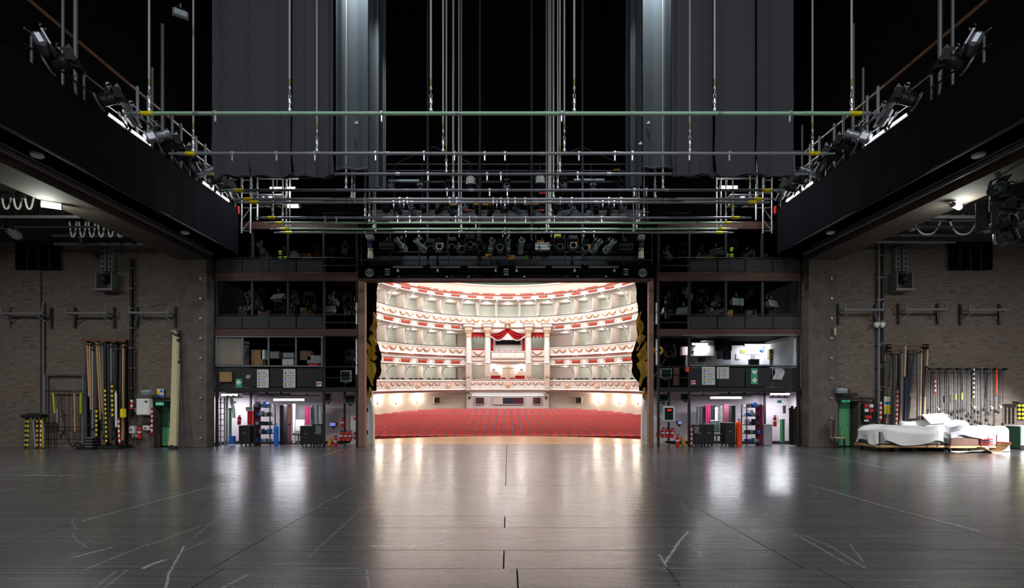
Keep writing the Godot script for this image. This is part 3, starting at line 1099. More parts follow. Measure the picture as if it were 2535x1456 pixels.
func royal_box():
	added_box_lamps()
	var t := thing("royal_box", "two-storey royal box with red drapery and four white columns in the hall's centre", "box", Vector3(0, 0, 0))
	var n := 0
	for x in [1160.5, 1207.0, 1308.5, 1354.0]:
		n += 1
		var c := at(x, 990, 44.0)
		c.y = 0
		var sh := mb()
		lathe(sh, [Vector2(0.28, 5.3), Vector2(0.3, 5.36), Vector2(0.25, 5.45), Vector2(0.25, 6.4), Vector2(0.21, 7.55)], 14, c)
		put("column", sh, mats.plaster_white, t)
		var cap := mb()
		lathe(cap, [Vector2(0.21, 7.55), Vector2(0.26, 7.7), Vector2(0.24, 7.85), Vector2(0.33, 8.05), Vector2(0.36, 8.15)], 12, c)
		box(cap, c + Vector3(0, 8.28, 0), Vector3(0.66, 0.28, 0.66), 0.04)
		put("capital", cap, mats.ornament_gold, t)
		var ent := mb()
		box(ent, c + Vector3(0, 8.58, -0.05), Vector3(0.86, 0.28, 0.9), 0.05)
		box(ent, c + Vector3(0, 8.76, -0.05), Vector3(1.0, 0.1, 1.05), 0.03)
		put("entablature_block", ent, mats.plaster_pink, t)
		var ped := mb()
		box(ped, c + Vector3(0, 4.62, 0), Vector3(0.5, 1.36, 0.46), 0.04)
		if absf(c.x) > 2.5:
			box(ped, c + Vector3(0, 3.42, 0.16), Vector3(0.42, 1.0, 0.3), 0.03)
		put("pedestal", ped, mats.plaster_beige, t)
		var orn := mb()
		lathe(orn, [Vector2(0, 0.1), Vector2(0.16, 0.08), Vector2(0.2, 0)], 8, c + Vector3(0, 4.25, 0.26), Basis(Vector3.RIGHT, PI / 2))
		put("ornament", orn, mats.ornament_gold, t)
	# the straight balcony front below, between the outer columns
	var sb := mb()
	span(sb, Vector3(-3.62, 3.0, -44.25), Vector3(3.62, 3.86, -43.8), 0.04)
	span(sb, Vector3(-3.66, 2.96, -44.25), Vector3(3.66, 3.1, -43.72), 0.03)
	put("balcony_front", sb, mats.plaster_white, t)
	sb = mb()
	span(sb, Vector3(-3.64, 3.86, -44.3), Vector3(3.64, 3.94, -43.74), 0.02)
	put("rail_cap", sb, mats.plaster_beige, t)
	sb = mb()
	span(sb, Vector3(-3.3, 3.44, -43.9), Vector3(3.3, 3.7, -43.785), 0.01)
	put("frieze", sb, mats.plaster_pink, t)
	sb = mb()
	span(sb, Vector3(-3.62, 2.9, -47.4), Vector3(3.62, 3.0, -43.85), 0.02)
	span(sb, Vector3(-3.4, 2.62, -45.6), Vector3(3.4, 2.9, -44.3), 0.1)
	put("floor_slab", sb, mats.plaster_white, t)
	for k in 11:
		if k == 5:
			continue
		var fs := mb()
		var pts := []
		for q in 7:
			pts.append(Vector3(-3.3 + k * 0.6 + 0.08 + 0.44 * q / 6.0, 3.68 - 0.22 * sin(PI * q / 6.0), -43.77))
		sweep(fs, pts, 0.035, 5)
		put("garland", fs, mats.garland, t)
	for k in 6:
		var dv := mb()
		box(dv, Vector3(-2.4 + k * 0.96, 3.28, -43.79), Vector3(0.04, 0.3, 0.03))
		put("panel_divider", dv, mats.plaster_beige, t)
	var md := mb()
	lathe(md, [Vector2(0, 0.1), Vector2(0.12, 0.1), Vector2(0.16, 0.05), Vector2(0.26, 0.07), Vector2(0.29, 0.0)], 16, Vector3(0.02, 3.45, -43.79), Basis(Vector3.RIGHT, PI / 2))
	put("medallion", md, mats.medallion_pink, t)
	md = mb()
	lathe(md, [Vector2(0, 0.17), Vector2(0.07, 0.15), Vector2(0.11, 0.06)], 10, Vector3(0.02, 3.45, -43.79), Basis(Vector3.RIGHT, PI / 2))
	put("medallion_boss", md, mats.plaster_white, t)
	tube_lamp("cove_tube", "long white cove tube glowing under the royal box's straight balcony front", Vector3(-3.2, 2.56, -44.22), Vector3(3.2, 2.56, -44.22), 0.03, 1.6, Vector3(0, -0.7, -0.7).normalized(), "", Color(1, 0.97, 0.96))
	# straight entablature and architrave
	var e := mb()
	span(e, Vector3(-3.9, 8.45, -44.75), Vector3(3.9, 8.72, -44.1), 0.03)
	span(e, Vector3(-3.7, 8.05, -44.8), Vector3(3.7, 8.45, -44.3), 0.03)
	put("architrave", e, mats.plaster_pink, t)
	var crown := mb()
	var cc := at(1256.5, 803, 43.9)
	lathe(crown, [Vector2(0.12, -0.35), Vector2(0.16, -0.1), Vector2(0.3, 0.05), Vector2(0.3, 0.15), Vector2(0.12, 0.3), Vector2(0, 0.36)], 10, cc)
	put("crown", crown, mats.ornament_gold, t)
	# rooms: upper box, side boxes, lower box
	var back := mb()
	span(back, Vector3(-1.75, 5.6, -47.2), Vector3(1.75, 8.4, -47.0))
	put("upper_wall", back, mats.plaster_white, t)
	var hole := mb()
	var a := at(1228, 843, 46.9)
	var b := at(1288, 853.5, 46.9)
	span(hole, a, b + Vector3(0, 0, 0.12))
	put("viewing_slot", hole, mats.black_matte, t)
	var fr := mb()
	bar(fr, a + Vector3(-0.05, 0.02, 0.1), Vector3(b.x + 0.05, a.y + 0.02, a.z + 0.1), 0.06, 0.06)
	bar(fr, Vector3(a.x - 0.05, b.y - 0.02, a.z + 0.1), b + Vector3(0.05, -0.02, 0.1), 0.06, 0.06)
	bar(fr, a + Vector3(-0.05, 0.04, 0.1), Vector3(a.x - 0.05, b.y, a.z + 0.1), 0.06, 0.06)
	bar(fr, Vector3(b.x + 0.05, a.y, a.z + 0.1), b + Vector3(0.05, 0, 0.1), 0.06, 0.06)
	put("slot_frame", fr, mats.brown_wood, t)
	for s in [-1, 1]:
		var side := mb()
		span(side, Vector3(s * 1.85, 5.9, -46.4), Vector3(s * 3.5, 8.4, -46.3))
		put("side_wall", side, mats.side_grey, t)
		var div := mb()
		span(div, Vector3(s * 1.75, 2.95, -47.2), Vector3(s * 1.88, 8.4, -45.4))
		span(div, Vector3(s * 3.5, 2.95, -47.2), Vector3(s * 3.62, 8.4, -45.1))
		put("partition", div, mats.plaster_beige, t)
		var low := mb()
		span(low, Vector3(s * 1.85, 2.95, -46.8), Vector3(s * 3.55, 5.4, -46.7))
		put("side_wall", low, mats.box_wall, t)
		# side parapet with swag, lambrequin, red cushion line
		var p := mb()
		span(p, Vector3(s * 1.95, 5.95, -44.5), Vector3(s * 3.22, 6.48, -44.15), 0.04)
		span(p, Vector3(s * 1.9, 5.55, -44.6), Vector3(s * 3.3, 5.95, -44.3), 0.03)
		put("side_parapet", p, mats.plaster_pink, t)
		var g := mb()
		var pts := []
		for k in 9:
			var u := k / 8.0
			pts.append(Vector3(s * lerpf(2.15, 3.0, u), 6.38 - 0.3 * sin(PI * u), -44.12))
		sweep(g, pts, 0.05, 5)
		put("garland", g, mats.garland, t)
		var lam := mb()
		for k in 4:
			var x0 := 1.98 + k * 0.31
			prism(lam, [Vector2(s * x0, 8.05), Vector2(s * (x0 + 0.31), 8.05), Vector2(s * (x0 + 0.31), 7.8), Vector2(s * (x0 + 0.155), 7.55), Vector2(s * x0, 7.8)], 0.06, Transform3D(Basis(), Vector3(0, 0, -44.5)))
		put("lambrequin", lam, mats.drape_red, t)
		var cu := mb()
		span(cu, Vector3(s * 1.98, 6.48, -44.45), Vector3(s * 3.2, 6.6, -44.2), 0.03)
		put("rail_cushion", cu, mats.drape_red, t)
		var cur := mb()
		sheet(cur, func(u, v): return Vector3(s * (1.5 - u * 0.22 + 0.02 * sin(u * 18)), 5.75 + v * 2.2, -44.45 + 0.05 * cos(u * 18)), 10, 4)
		put("side_drape", cur, mats.drape_red, t)
		for k in 2:
			var f := mb()
			box(f, Vector3(0.0, 0.0, 0), Vector3(0.12, 0.06, 0.12), 0.02)
		var sc := mb()
		var sp := at(1222 if s < 0 else 1291, 915, 46.85)
		lathe(sc, [Vector2(0.02, -0.12), Vector2(0.2, 0.02), Vector2(0.22, 0.06), Vector2(0, 0.05)], 10, sp + Vector3(0, 0, 0.15))
		put("sconce", sc, mats.slate, t)
		omni(sp + Vector3(0, 0.3, 0.3), 2.2, Color(1, 0.97, 0.92), 0.1)
		omni(Vector3(s * 2.6, 5.2, -45.6), 0.4, Color(1, 0.97, 0.93), 0.1)  # fill lights without fittings, added to brighten the dark side boxes
		omni(Vector3(s * 2.6, 8.0, -45.3), 0.5, Color(0.96, 1, 0.97), 0.1)
	omni(Vector3(0, 8.1, -46.2), 0.9, Color(0.93, 1, 1), 0.1)
	omni(Vector3(0, 7.3, -45.4), 0.8, Color(0.93, 1, 1), 0.1)
	var low := mb()
	span(low, Vector3(-1.8, 2.95, -47.2), Vector3(1.8, 5.5, -47.0))
	put("lower_wall", low, mats.plaster_white, t)
	var dr := mb()
	a = at(1243, 912, 46.9)
	b = at(1274, 940, 46.9)
	span(dr, a, Vector3((a.x + b.x) / 2 - 0.01, b.y - 0.6, a.z + 0.1), 0.02)
	span(dr, Vector3((a.x + b.x) / 2 + 0.01, a.y, a.z), Vector3(b.x, b.y - 0.6, a.z + 0.1), 0.02)
	prism(dr, [Vector2(a.x - 0.1, a.y), Vector2(b.x + 0.1, a.y), Vector2((a.x + b.x) / 2, a.y + 0.22)], 0.16, Transform3D(Basis(), Vector3(0, 0, a.z + 0.08)))
	put("double_door", dr, mats.plaster_beige, t)
	var fl := mb()
	span(fl, Vector3(-3.62, 5.35, -47.2), Vector3(3.62, 5.55, -44.4))
	span(fl, Vector3(-3.62, 8.25, -47.2), Vector3(3.62, 8.45, -44.8))
	put("floor_slab", fl, mats.plaster_pink, t)
	# the centre parapet with moulded panels, and the soffit moulding under it
	var p := mb()
	span(p, Vector3(-1.45, 5.7, -44.45), Vector3(1.5, 6.3, -44.1), 0.04)
	span(p, Vector3(-1.5, 6.3, -44.5), Vector3(1.55, 6.4, -44.05), 0.03)
	put("parapet", p, mats.plaster_pink, t)
	for k in 3:
		var m := mb()
		var x0: float = [-1.4, -0.6, 0.7][k]
		var x1: float = [-0.7, 0.6, 1.45][k]
		span(m, Vector3(x0, 5.8, -44.12), Vector3(x1, 6.24, -44.06), 0.02)
		put("parapet_panel", m, mats.plaster_white, t)
	var mo := mb()
	span(mo, Vector3(-1.6, 5.45, -44.5), Vector3(1.65, 5.7, -44.2), 0.05)
	put("soffit_moulding", mo, mats.plaster_pink, t)
	# the gathered red canopy: two swags hung from the crown
	var can := mb()
	var fringe := mb()
	for s in [-1, 1]:
		var fold := func(u: float, v: float) -> Vector3:
			var x: float = s * lerpf(0.0, 1.5, u)
			var top := lerpf(8.45, 8.0, minf(1.0, u * 1.6)) - 0.12 * u
			var foot := lerpf(7.95, 7.72, u) - 0.45 * sin(PI * clampf(u, 0, 1))
			return Vector3(x, lerpf(top, foot, v), -44.2 + 0.12 * sin(v * 16.0 + u * 2.0) * sin(PI * u) + 0.1 * u)
		sheet(can, fold, 14, 12)
		var edge := []
		for k in 15:
			edge.append(fold.call(k / 14.0, 1.0) + Vector3(0, -0.03, 0.03))
		sweep(fringe, edge, 0.06, 6)
	put("canopy", can, mats.drape_red, t)
	put("fringe", fringe, mats.plaster_white, t)
	n = 0
	for x in [1222.0, 1236.0, 1250.0, 1264.0, 1278.0, 1292.0]:
		n += 1
		var o := put_mesh("royal_chair", box_chair_mesh(), mats.drape_red)
		o.position = Vector3(at(x, 0, 44.9).x, 5.64, -44.9)
		o.rotation.y = PI
		tag(o, "red chair behind the royal box's upper parapet, %s from the left" % ordinal(n), "chair", "red chairs in the upper royal box")
	n = 0
	for x in [1205.0, 1221.0, 1233.0, 1246.0, 1268.0, 1281.0, 1293.0, 1311.0]:
		n += 1
		var o := put_mesh("royal_chair", box_chair_mesh(), mats.drape_red)
		o.position = Vector3(at(x, 0, 45.6).x, 3.25 + (0.18 if n in [2, 3, 6, 7] else 0.0), -45.5)
		o.rotation.y = PI
		tag(o, "red chair below the royal box before the tan doors, %s from the left" % ordinal(n), "chair", "red chairs in the lower royal box")

func stalls():
	var fl := mb()
	for r in 15:   # stepped floor of the stalls
		var d := 29.6 + r * 0.95
		span(fl, Vector3(-11.6, -1.6, -d - 0.95), Vector3(11.6, -0.62 + r * 0.077, -d))
	span(fl, Vector3(-11.6, -1.6, -29.6), Vector3(11.6, -0.75, -23.5))
	struct("floor_stalls", fl, mats.carpet_red)
	var bl := mb()
	var line := []
	for k in 25:
		var x := lerpf(-7.7, 7.7, k / 24.0)
		line.append(Vector3(x, -0.08, -(18.0 + sqrt(130.0 - x * x))))
	sweep(bl, line, 0.08, 6)
	tag(put("pit_rail", bl, mats.carpet_red), "low curved red rail along the front of the stalls", "rail")
	# one folding seat: back, tipped-up cushion, two side frames
	var bk := mb()
	sheet(bk, func(u, v): return Vector3((u - 0.5) * 0.44, 0.4 + v * 0.53, 0.03 - v * 0.1 + 0.025 * sin(PI * u) * sin(PI * v)), 4, 4, Vector3(0, 0.6, -5))
	box(bk, Vector3(0, 0.65, -0.06), Vector3(0.46, 0.5, 0.05), 0.02, Basis(Vector3.RIGHT, -0.19))
	var back_mesh := done(bk)
	var tp := mb()
	box(tp, Vector3(0, 0.92, -0.1), Vector3(0.44, 0.045, 0.06), 0.012)
	var top_mesh := done(tp)
	var cu := mb()
	box(cu, Vector3(0, 0.5, 0.17), Vector3(0.45, 0.12, 0.36), 0.035, Basis(Vector3.RIGHT, -0.75))
	var cushion_mesh := done(cu)
	var ar := mb()
	box(ar, Vector3(0, 0.62, 0.16), Vector3(0.075, 0.06, 0.46), 0.015)
	box(ar, Vector3(0, 0.3, 0.1), Vector3(0.045, 0.6, 0.2), 0.012)
	box(ar, Vector3(0, 0.62, -0.09), Vector3(0.06, 0.58, 0.07), 0.015, Basis(Vector3.RIGHT, -0.15))
	var arm_mesh := done(ar)
	var whole := SurfaceTool.new()
	whole.begin(Mesh.PRIMITIVE_TRIANGLES)
	for m in [back_mesh, cushion_mesh]:
		whole.append_from(m, 0, Transform3D())
	var far_seat := whole.commit()
	var frame := SurfaceTool.new()
	frame.begin(Mesh.PRIMITIVE_TRIANGLES)
	frame.append_from(top_mesh, 0, Transform3D())
	frame.append_from(arm_mesh, 0, Transform3D(Basis(), Vector3(-0.26, 0, 0)))
	frame.append_from(arm_mesh, 0, Transform3D(Basis(), Vector3(0.26, 0, 0)))
	var far_frame := frame.commit()
	var rest := []
	var made := 0
	for r in 15:
		var d := 30.1 + r * 0.95
		var y := -0.62 + r * 0.077
		var reach := sqrt(maxf(0, 11.1 * 11.1 - pow(d - HALL, 2))) if d > HALL else 9.9
		reach = minf(reach, 0.272 * d + 0.2)
		var side_count := int(reach / 0.56)
		for k in range(-side_count, side_count + 1):
			var x := k * 0.56
			if d > 43.9 and absf(x) < 3.9:
				continue
			var p := Vector3(x, y, -d + 0.03 * absf(x) * 0.3)
			if made >= 300:
				rest.append(p)
				continue
			made += 1
			var where := "on the centre line" if k == 0 else "%s %s of centre" % [ordinal(absi(k)), "left" if k < 0 else "right"]
			var t := thing("theatre_chair", "red theatre seat in the %s stalls row from the stage, %s" % [ordinal(r + 1), where], "seat", p, 0.0, "red seats in the stalls")
			put_mesh("backrest", back_mesh, mats.seat_red, t)
			put_mesh("top_rail", top_mesh, mats.seat_wood, t)
			put_mesh("cushion", cushion_mesh, mats.seat_red, t)
			put_mesh("armrest", arm_mesh, mats.seat_frame, t, Vector3(-0.26, 0, 0))
			put_mesh("armrest", arm_mesh, mats.seat_frame, t, Vector3(0.26, 0, 0))
	var t := thing("theatre_chairs", "red theatre seats in the rear rows of the stalls, up to the back wall", "seats")
	t.set_meta("kind", "stuff")
	for w in [["seat_backs", far_seat, mats.seat_red], ["seat_frames", far_frame, mats.seat_frame]]:
		var mm := MultiMesh.new()
		mm.transform_format = MultiMesh.TRANSFORM_3D
		mm.mesh = w[1]
		mm.instance_count = rest.size()
		for k in rest.size():
			mm.set_instance_transform(k, Transform3D(Basis(), rest[k]))
		var o := MultiMeshInstance3D.new()
		o.name = w[0]
		o.multimesh = mm
		o.material_override = w[2]
		t.add_child(o, true)
		o.set_meta("kind", "stuff")

# ---------------------------------------------------------------- portal frame and its gold curtain
func portal():
	for s in [-1, 1]:
		var side := "left" if s < 0 else "right"
		var fr := mb()
		var x0: float = at(888 if s < 0 else 1617, 0, 22.3).x
		var x1: float = at(904 if s < 0 else 1606, 0, 22.3).x
		span(fr, Vector3(x0, 0, -22.55), Vector3(x1, 7.35, -22.2), 0.02)
		var o := put("portal_post", fr, mats.portal_brown)
		tag(o, "brown steel post on the %s edge of the portal opening" % side, "post", "posts of the portal opening")
		# gathered black curtain with gold folds hung in the opening
		var xo: float = at(905 if s < 0 else 1604, 0, 23.5).x
		var xi: float = at(934 if s < 0 else 1574, 0, 23.5).x
		var t := thing("portal_curtain", "black and gold house curtain gathered beside the %s portal post" % side, "curtain", Vector3.ZERO, 0.0, "gathered house curtains")
		var inner := func(v: float) -> float:   # v: 0 at the top, 1 at the foot
			var w := 1.0 - 0.25 * smoothstep(0.1, 0.3, v) + 0.45 * smoothstep(0.5, 0.72, v) * (1.0 - smoothstep(0.8, 1.0, v)) - 0.9 * smoothstep(0.8, 1.0, v)
			return w + 0.05 * sin(v * 31.0) + 0.03 * sin(v * 57.0)
		var cl := mb()
		sheet(cl, func(u, v):
			var w: float = inner.call(v)
			var x := lerpf(xo, lerpf(xo, xi, w), u)
			return Vector3(x, lerpf(8.3, 2.25, v), -23.5 + 0.1 * sin(u * 14.0 + v * 5.0) + 0.06 * sin(v * 24.0 + u * 3.0)), 16, 40)
		sheet(cl, func(u, v):
			var w: float = inner.call(v)
			var x := lerpf(xo, lerpf(xo, xi, w), u)
			return Vector3(x, lerpf(8.3, 2.25, v), -23.75 - 0.08 * sin(u * 11.0 + v * 4.0)), 8, 30)
		put("lining", cl, mats.black_cloth, t)
		for f in [[[925, 772], [933, 776], [932, 836], [917, 816]], [[917, 824], [932, 838], [931, 868], [911, 842]], [[911, 846], [931, 868], [930, 894], [904, 889]], [[906, 892], [931, 897], [924, 956], [905, 926]], [[915, 962], [921, 959], [916, 992], [911, 976]]]:
			var c := []
			for p in f:
				c.append(at(p[0] if s < 0 else 2510.0 - p[0], p[1], 23.3))
			var ph := rng.randf() * 6.0
			var gd := mb()
			sheet(gd, func(u, v):
				var p: Vector3 = c[0].lerp(c[1], u).lerp(c[3].lerp(c[2], u), v)
				return p + Vector3(0.05 * sin(v * 7.0 + ph), 0.04 * sin(u * 6.0 + ph), 0.13 * sin(PI * u) * sin(PI * v) + 0.05 * sin(u * 7.0 - v * 9.0 + ph)), 14, 14)
			put("gold_fold", gd, mats.gold_cloth, t)
		# the pale curved foot of the hall's proscenium
		var ft := mb()
		var shape := []
		for k in 9:
			var u := k / 8.0
			shape.append(Vector2(s * lerpf(6.33, 6.56, pow(u, 5.0)), 2.35 * u))
		shape.append(Vector2(s * 7.4, 2.35))
		shape.append(Vector2(s * 7.4, 0.0))
		prism(ft, shape, 0.3, Transform3D(Basis(), Vector3(0, 0, -23.9)))
		var foot := put("proscenium_foot", ft, mats.off_white)
		tag(foot, "pale curved plaster foot below the %s gold curtain" % side, "plinth", "plinths of the proscenium")
		for y in [0.55, 1.6]:
			var h := mb()
			box(h, Vector3(s * 6.6, y, -23.74), Vector3(0.06, 0.2, 0.04), 0.01)
			put("hinge", h, mats.dark_steel, foot)
	var lin := mb()
	span(lin, Vector3(-6.55, 7.28, -22.5), Vector3(6.45, 7.42, -22.2), 0.02)
	tag(put("portal_lintel", lin, mats.rust_beam), "rust brown lintel along the top of the portal opening", "beam")
	var ts := mb()
	span(ts, Vector3(-7.2, 8.6, -25.9), Vector3(7.2, 8.8, -24.2))
	struct("ceiling_portal", ts, mats.black_matte)

# ---------------------------------------------------------------- luminaires
func luminaire_mesh(key: String) -> ArrayMesh:
	if shared.has(key):
		return shared[key]
	var st := mb()
	match key:
		"can":   # a fresnel body, lens end at -z
			lathe(st, [Vector2(0.02, 0.2), Vector2(0.09, 0.19), Vector2(0.12, 0.12), Vector2(0.12, -0.14), Vector2(0.14, -0.15), Vector2(0.14, -0.2), Vector2(0.11, -0.2)], 12, Vector3.ZERO, Basis(Vector3.RIGHT, PI / 2))
			for k in 4:
				box(st, Vector3(0, 0.125, -0.08 + k * 0.06), Vector3(0.16, 0.03, 0.02))
		"lens":
			lathe(st, [Vector2(0.11, -0.185), Vector2(0.08, -0.21), Vector2(0.0, -0.22)], 12, Vector3.ZERO, Basis(Vector3.RIGHT, -PI / 2))
		"profile":
			box(st, Vector3(0, 0, 0.14), Vector3(0.2, 0.22, 0.3), 0.03)
			lathe(st, [Vector2(0.1, 0.0), Vector2(0.09, -0.2), Vector2(0.11, -0.22), Vector2(0.11, -0.34), Vector2(0.09, -0.34)], 12, Vector3.ZERO, Basis(Vector3.RIGHT, PI / 2))
			for k in 3:
				box(st, Vector3(0, 0.12, 0.06 + k * 0.08), Vector3(0.17, 0.03, 0.03))
		"flood":
			box(st, Vector3(0, 0, 0.02), Vector3(0.52, 0.26, 0.18), 0.05)
			box(st, Vector3(0, 0, -0.09), Vector3(0.56, 0.3, 0.05), 0.015)
		"head":
			lathe(st, [Vector2(0.0, 0.2), Vector2(0.12, 0.17), Vector2(0.17, 0.05), Vector2(0.17, -0.1), Vector2(0.13, -0.22), Vector2(0.1, -0.22)], 12, Vector3.ZERO, Basis(Vector3.RIGHT, PI / 2))
		"yoke":
			sweep(st, [Vector3(-0.17, 0, 0), Vector3(-0.17, 0.15, 0), Vector3(-0.13, 0.24, 0), Vector3(0.13, 0.24, 0), Vector3(0.17, 0.15, 0), Vector3(0.17, 0, 0)], 0.016, 5)
		"clamp":
			box(st, Vector3(0, 0.28, 0), Vector3(0.07, 0.08, 0.06), 0.015)
			lathe(st, [Vector2(0.05, -0.03), Vector2(0.055, 0.03)], 8, Vector3(0, 0.35, 0), Basis(Vector3.FORWARD, PI / 2))
		"barn":
			box(st, Vector3(0, 0.2, -0.27), Vector3(0.24, 0.012, 0.17), 0.0, Basis(Vector3.RIGHT, 0.5))
			box(st, Vector3(0, -0.2, -0.27), Vector3(0.24, 0.012, 0.17), 0.0, Basis(Vector3.RIGHT, -0.5))
			box(st, Vector3(0.2, 0, -0.27), Vector3(0.012, 0.24, 0.17), 0.0, Basis(Vector3.UP, 0.5))
			box(st, Vector3(-0.2, 0, -0.27), Vector3(0.012, 0.24, 0.17), 0.0, Basis(Vector3.UP, -0.5))
		"base":
			box(st, Vector3(0, 0.36, 0), Vector3(0.36, 0.18, 0.3), 0.03)
			box(st, Vector3(-0.2, 0.14, 0), Vector3(0.06, 0.4, 0.14), 0.02)
			box(st, Vector3(0.2, 0.14, 0), Vector3(0.06, 0.4, 0.14), 0.02)
		"tag":
			box(st, Vector3(0, 0, 0.21), Vector3(0.07, 0.07, 0.015))
		"ring":
			lathe(st, [Vector2(0.17, -0.02), Vector2(0.2, -0.02), Vector2(0.2, 0.02), Vector2(0.17, 0.02), Vector2(0.17, -0.02)], 14, Vector3(0, 0, 0.2), Basis(Vector3.RIGHT, PI / 2))
	shared[key] = done(st)
	return shared[key]

func luminaire(kind: String, where: Vector3, yaw: float, pitch: float, label: String, group: String, body := "black", size := 1.0, marked := ""):
	var t := thing({"can": "spotlight", "profile": "profile_spotlight", "flood": "floodlight", "head": "moving_light"}[kind], label, "stage light", where, yaw, group)
	t.scale = Vector3.ONE * size
	var b := put_mesh("body", luminaire_mesh(kind), mats[body], t)
	b.rotation.x = pitch
	if kind == "head":
		put_mesh("base", luminaire_mesh("base"), mats.black, t)
	else:
		put_mesh("yoke", luminaire_mesh("yoke"), mats.dark_steel, t)
		put_mesh("clamp", luminaire_mesh("clamp"), mats.grey_steel, t)
	if kind == "can":
		put_mesh("lens", luminaire_mesh("lens"), mats.screen_dark, b)
		put_mesh("barn_doors", luminaire_mesh("barn"), mats.black, b)
	if marked:
		put_mesh("marker", luminaire_mesh("tag"), mats[marked], b)
		put_mesh("rear_ring", luminaire_mesh("ring"), mats.grey_steel, b)
	return t

# ---------------------------------------------------------------- galleries along both sides of the stage
func tube_lamp(called: String, label: String, a: Vector3, b: Vector3, r: float, energy: float, facing: Vector3, group := "", c := Color(0.96, 0.97, 1.0)):
	var t := thing(called, label, "lamp", (a + b) / 2, 0.0, group)
	var dir := (b - a).normalized()
	var h := mb()
	var mid := Vector3.ZERO
	bar(h, (a - b) * 0.5 - facing * (r + 0.03), (b - a) * 0.5 - facing * (r + 0.03), r * 2.2, 0.05)
	put("housing", h, mats.off_white, t)
	var g := mb()
	tube(g, (a - b) * 0.49, (b - a) * 0.49, r, 8)
	put("tube", g, mats.tube_glow, t)
	for e in [-0.5, 0.5]:
		var k := mb()
		tube(k, (b - a) * e * 0.98, (b - a) * e, r * 1.15, 8)
		put("end_cap", k, mats.grey, t)
	var l := AreaLight3D.new()
	l.name = "area_light"
	l.light_energy = energy
	l.light_color = c
	l.area_size = Vector2((b - a).length() * 0.95, r * 2)
	l.area_normalize_energy = true
	l.area_range = 60.0
	l.shadow_enabled = true
	add_child(l, true)
	var z := -facing.normalized()
	l.transform = Transform3D(Basis(dir, z.cross(dir), z), (a + b) / 2 + facing * (r + 0.03))
	return t

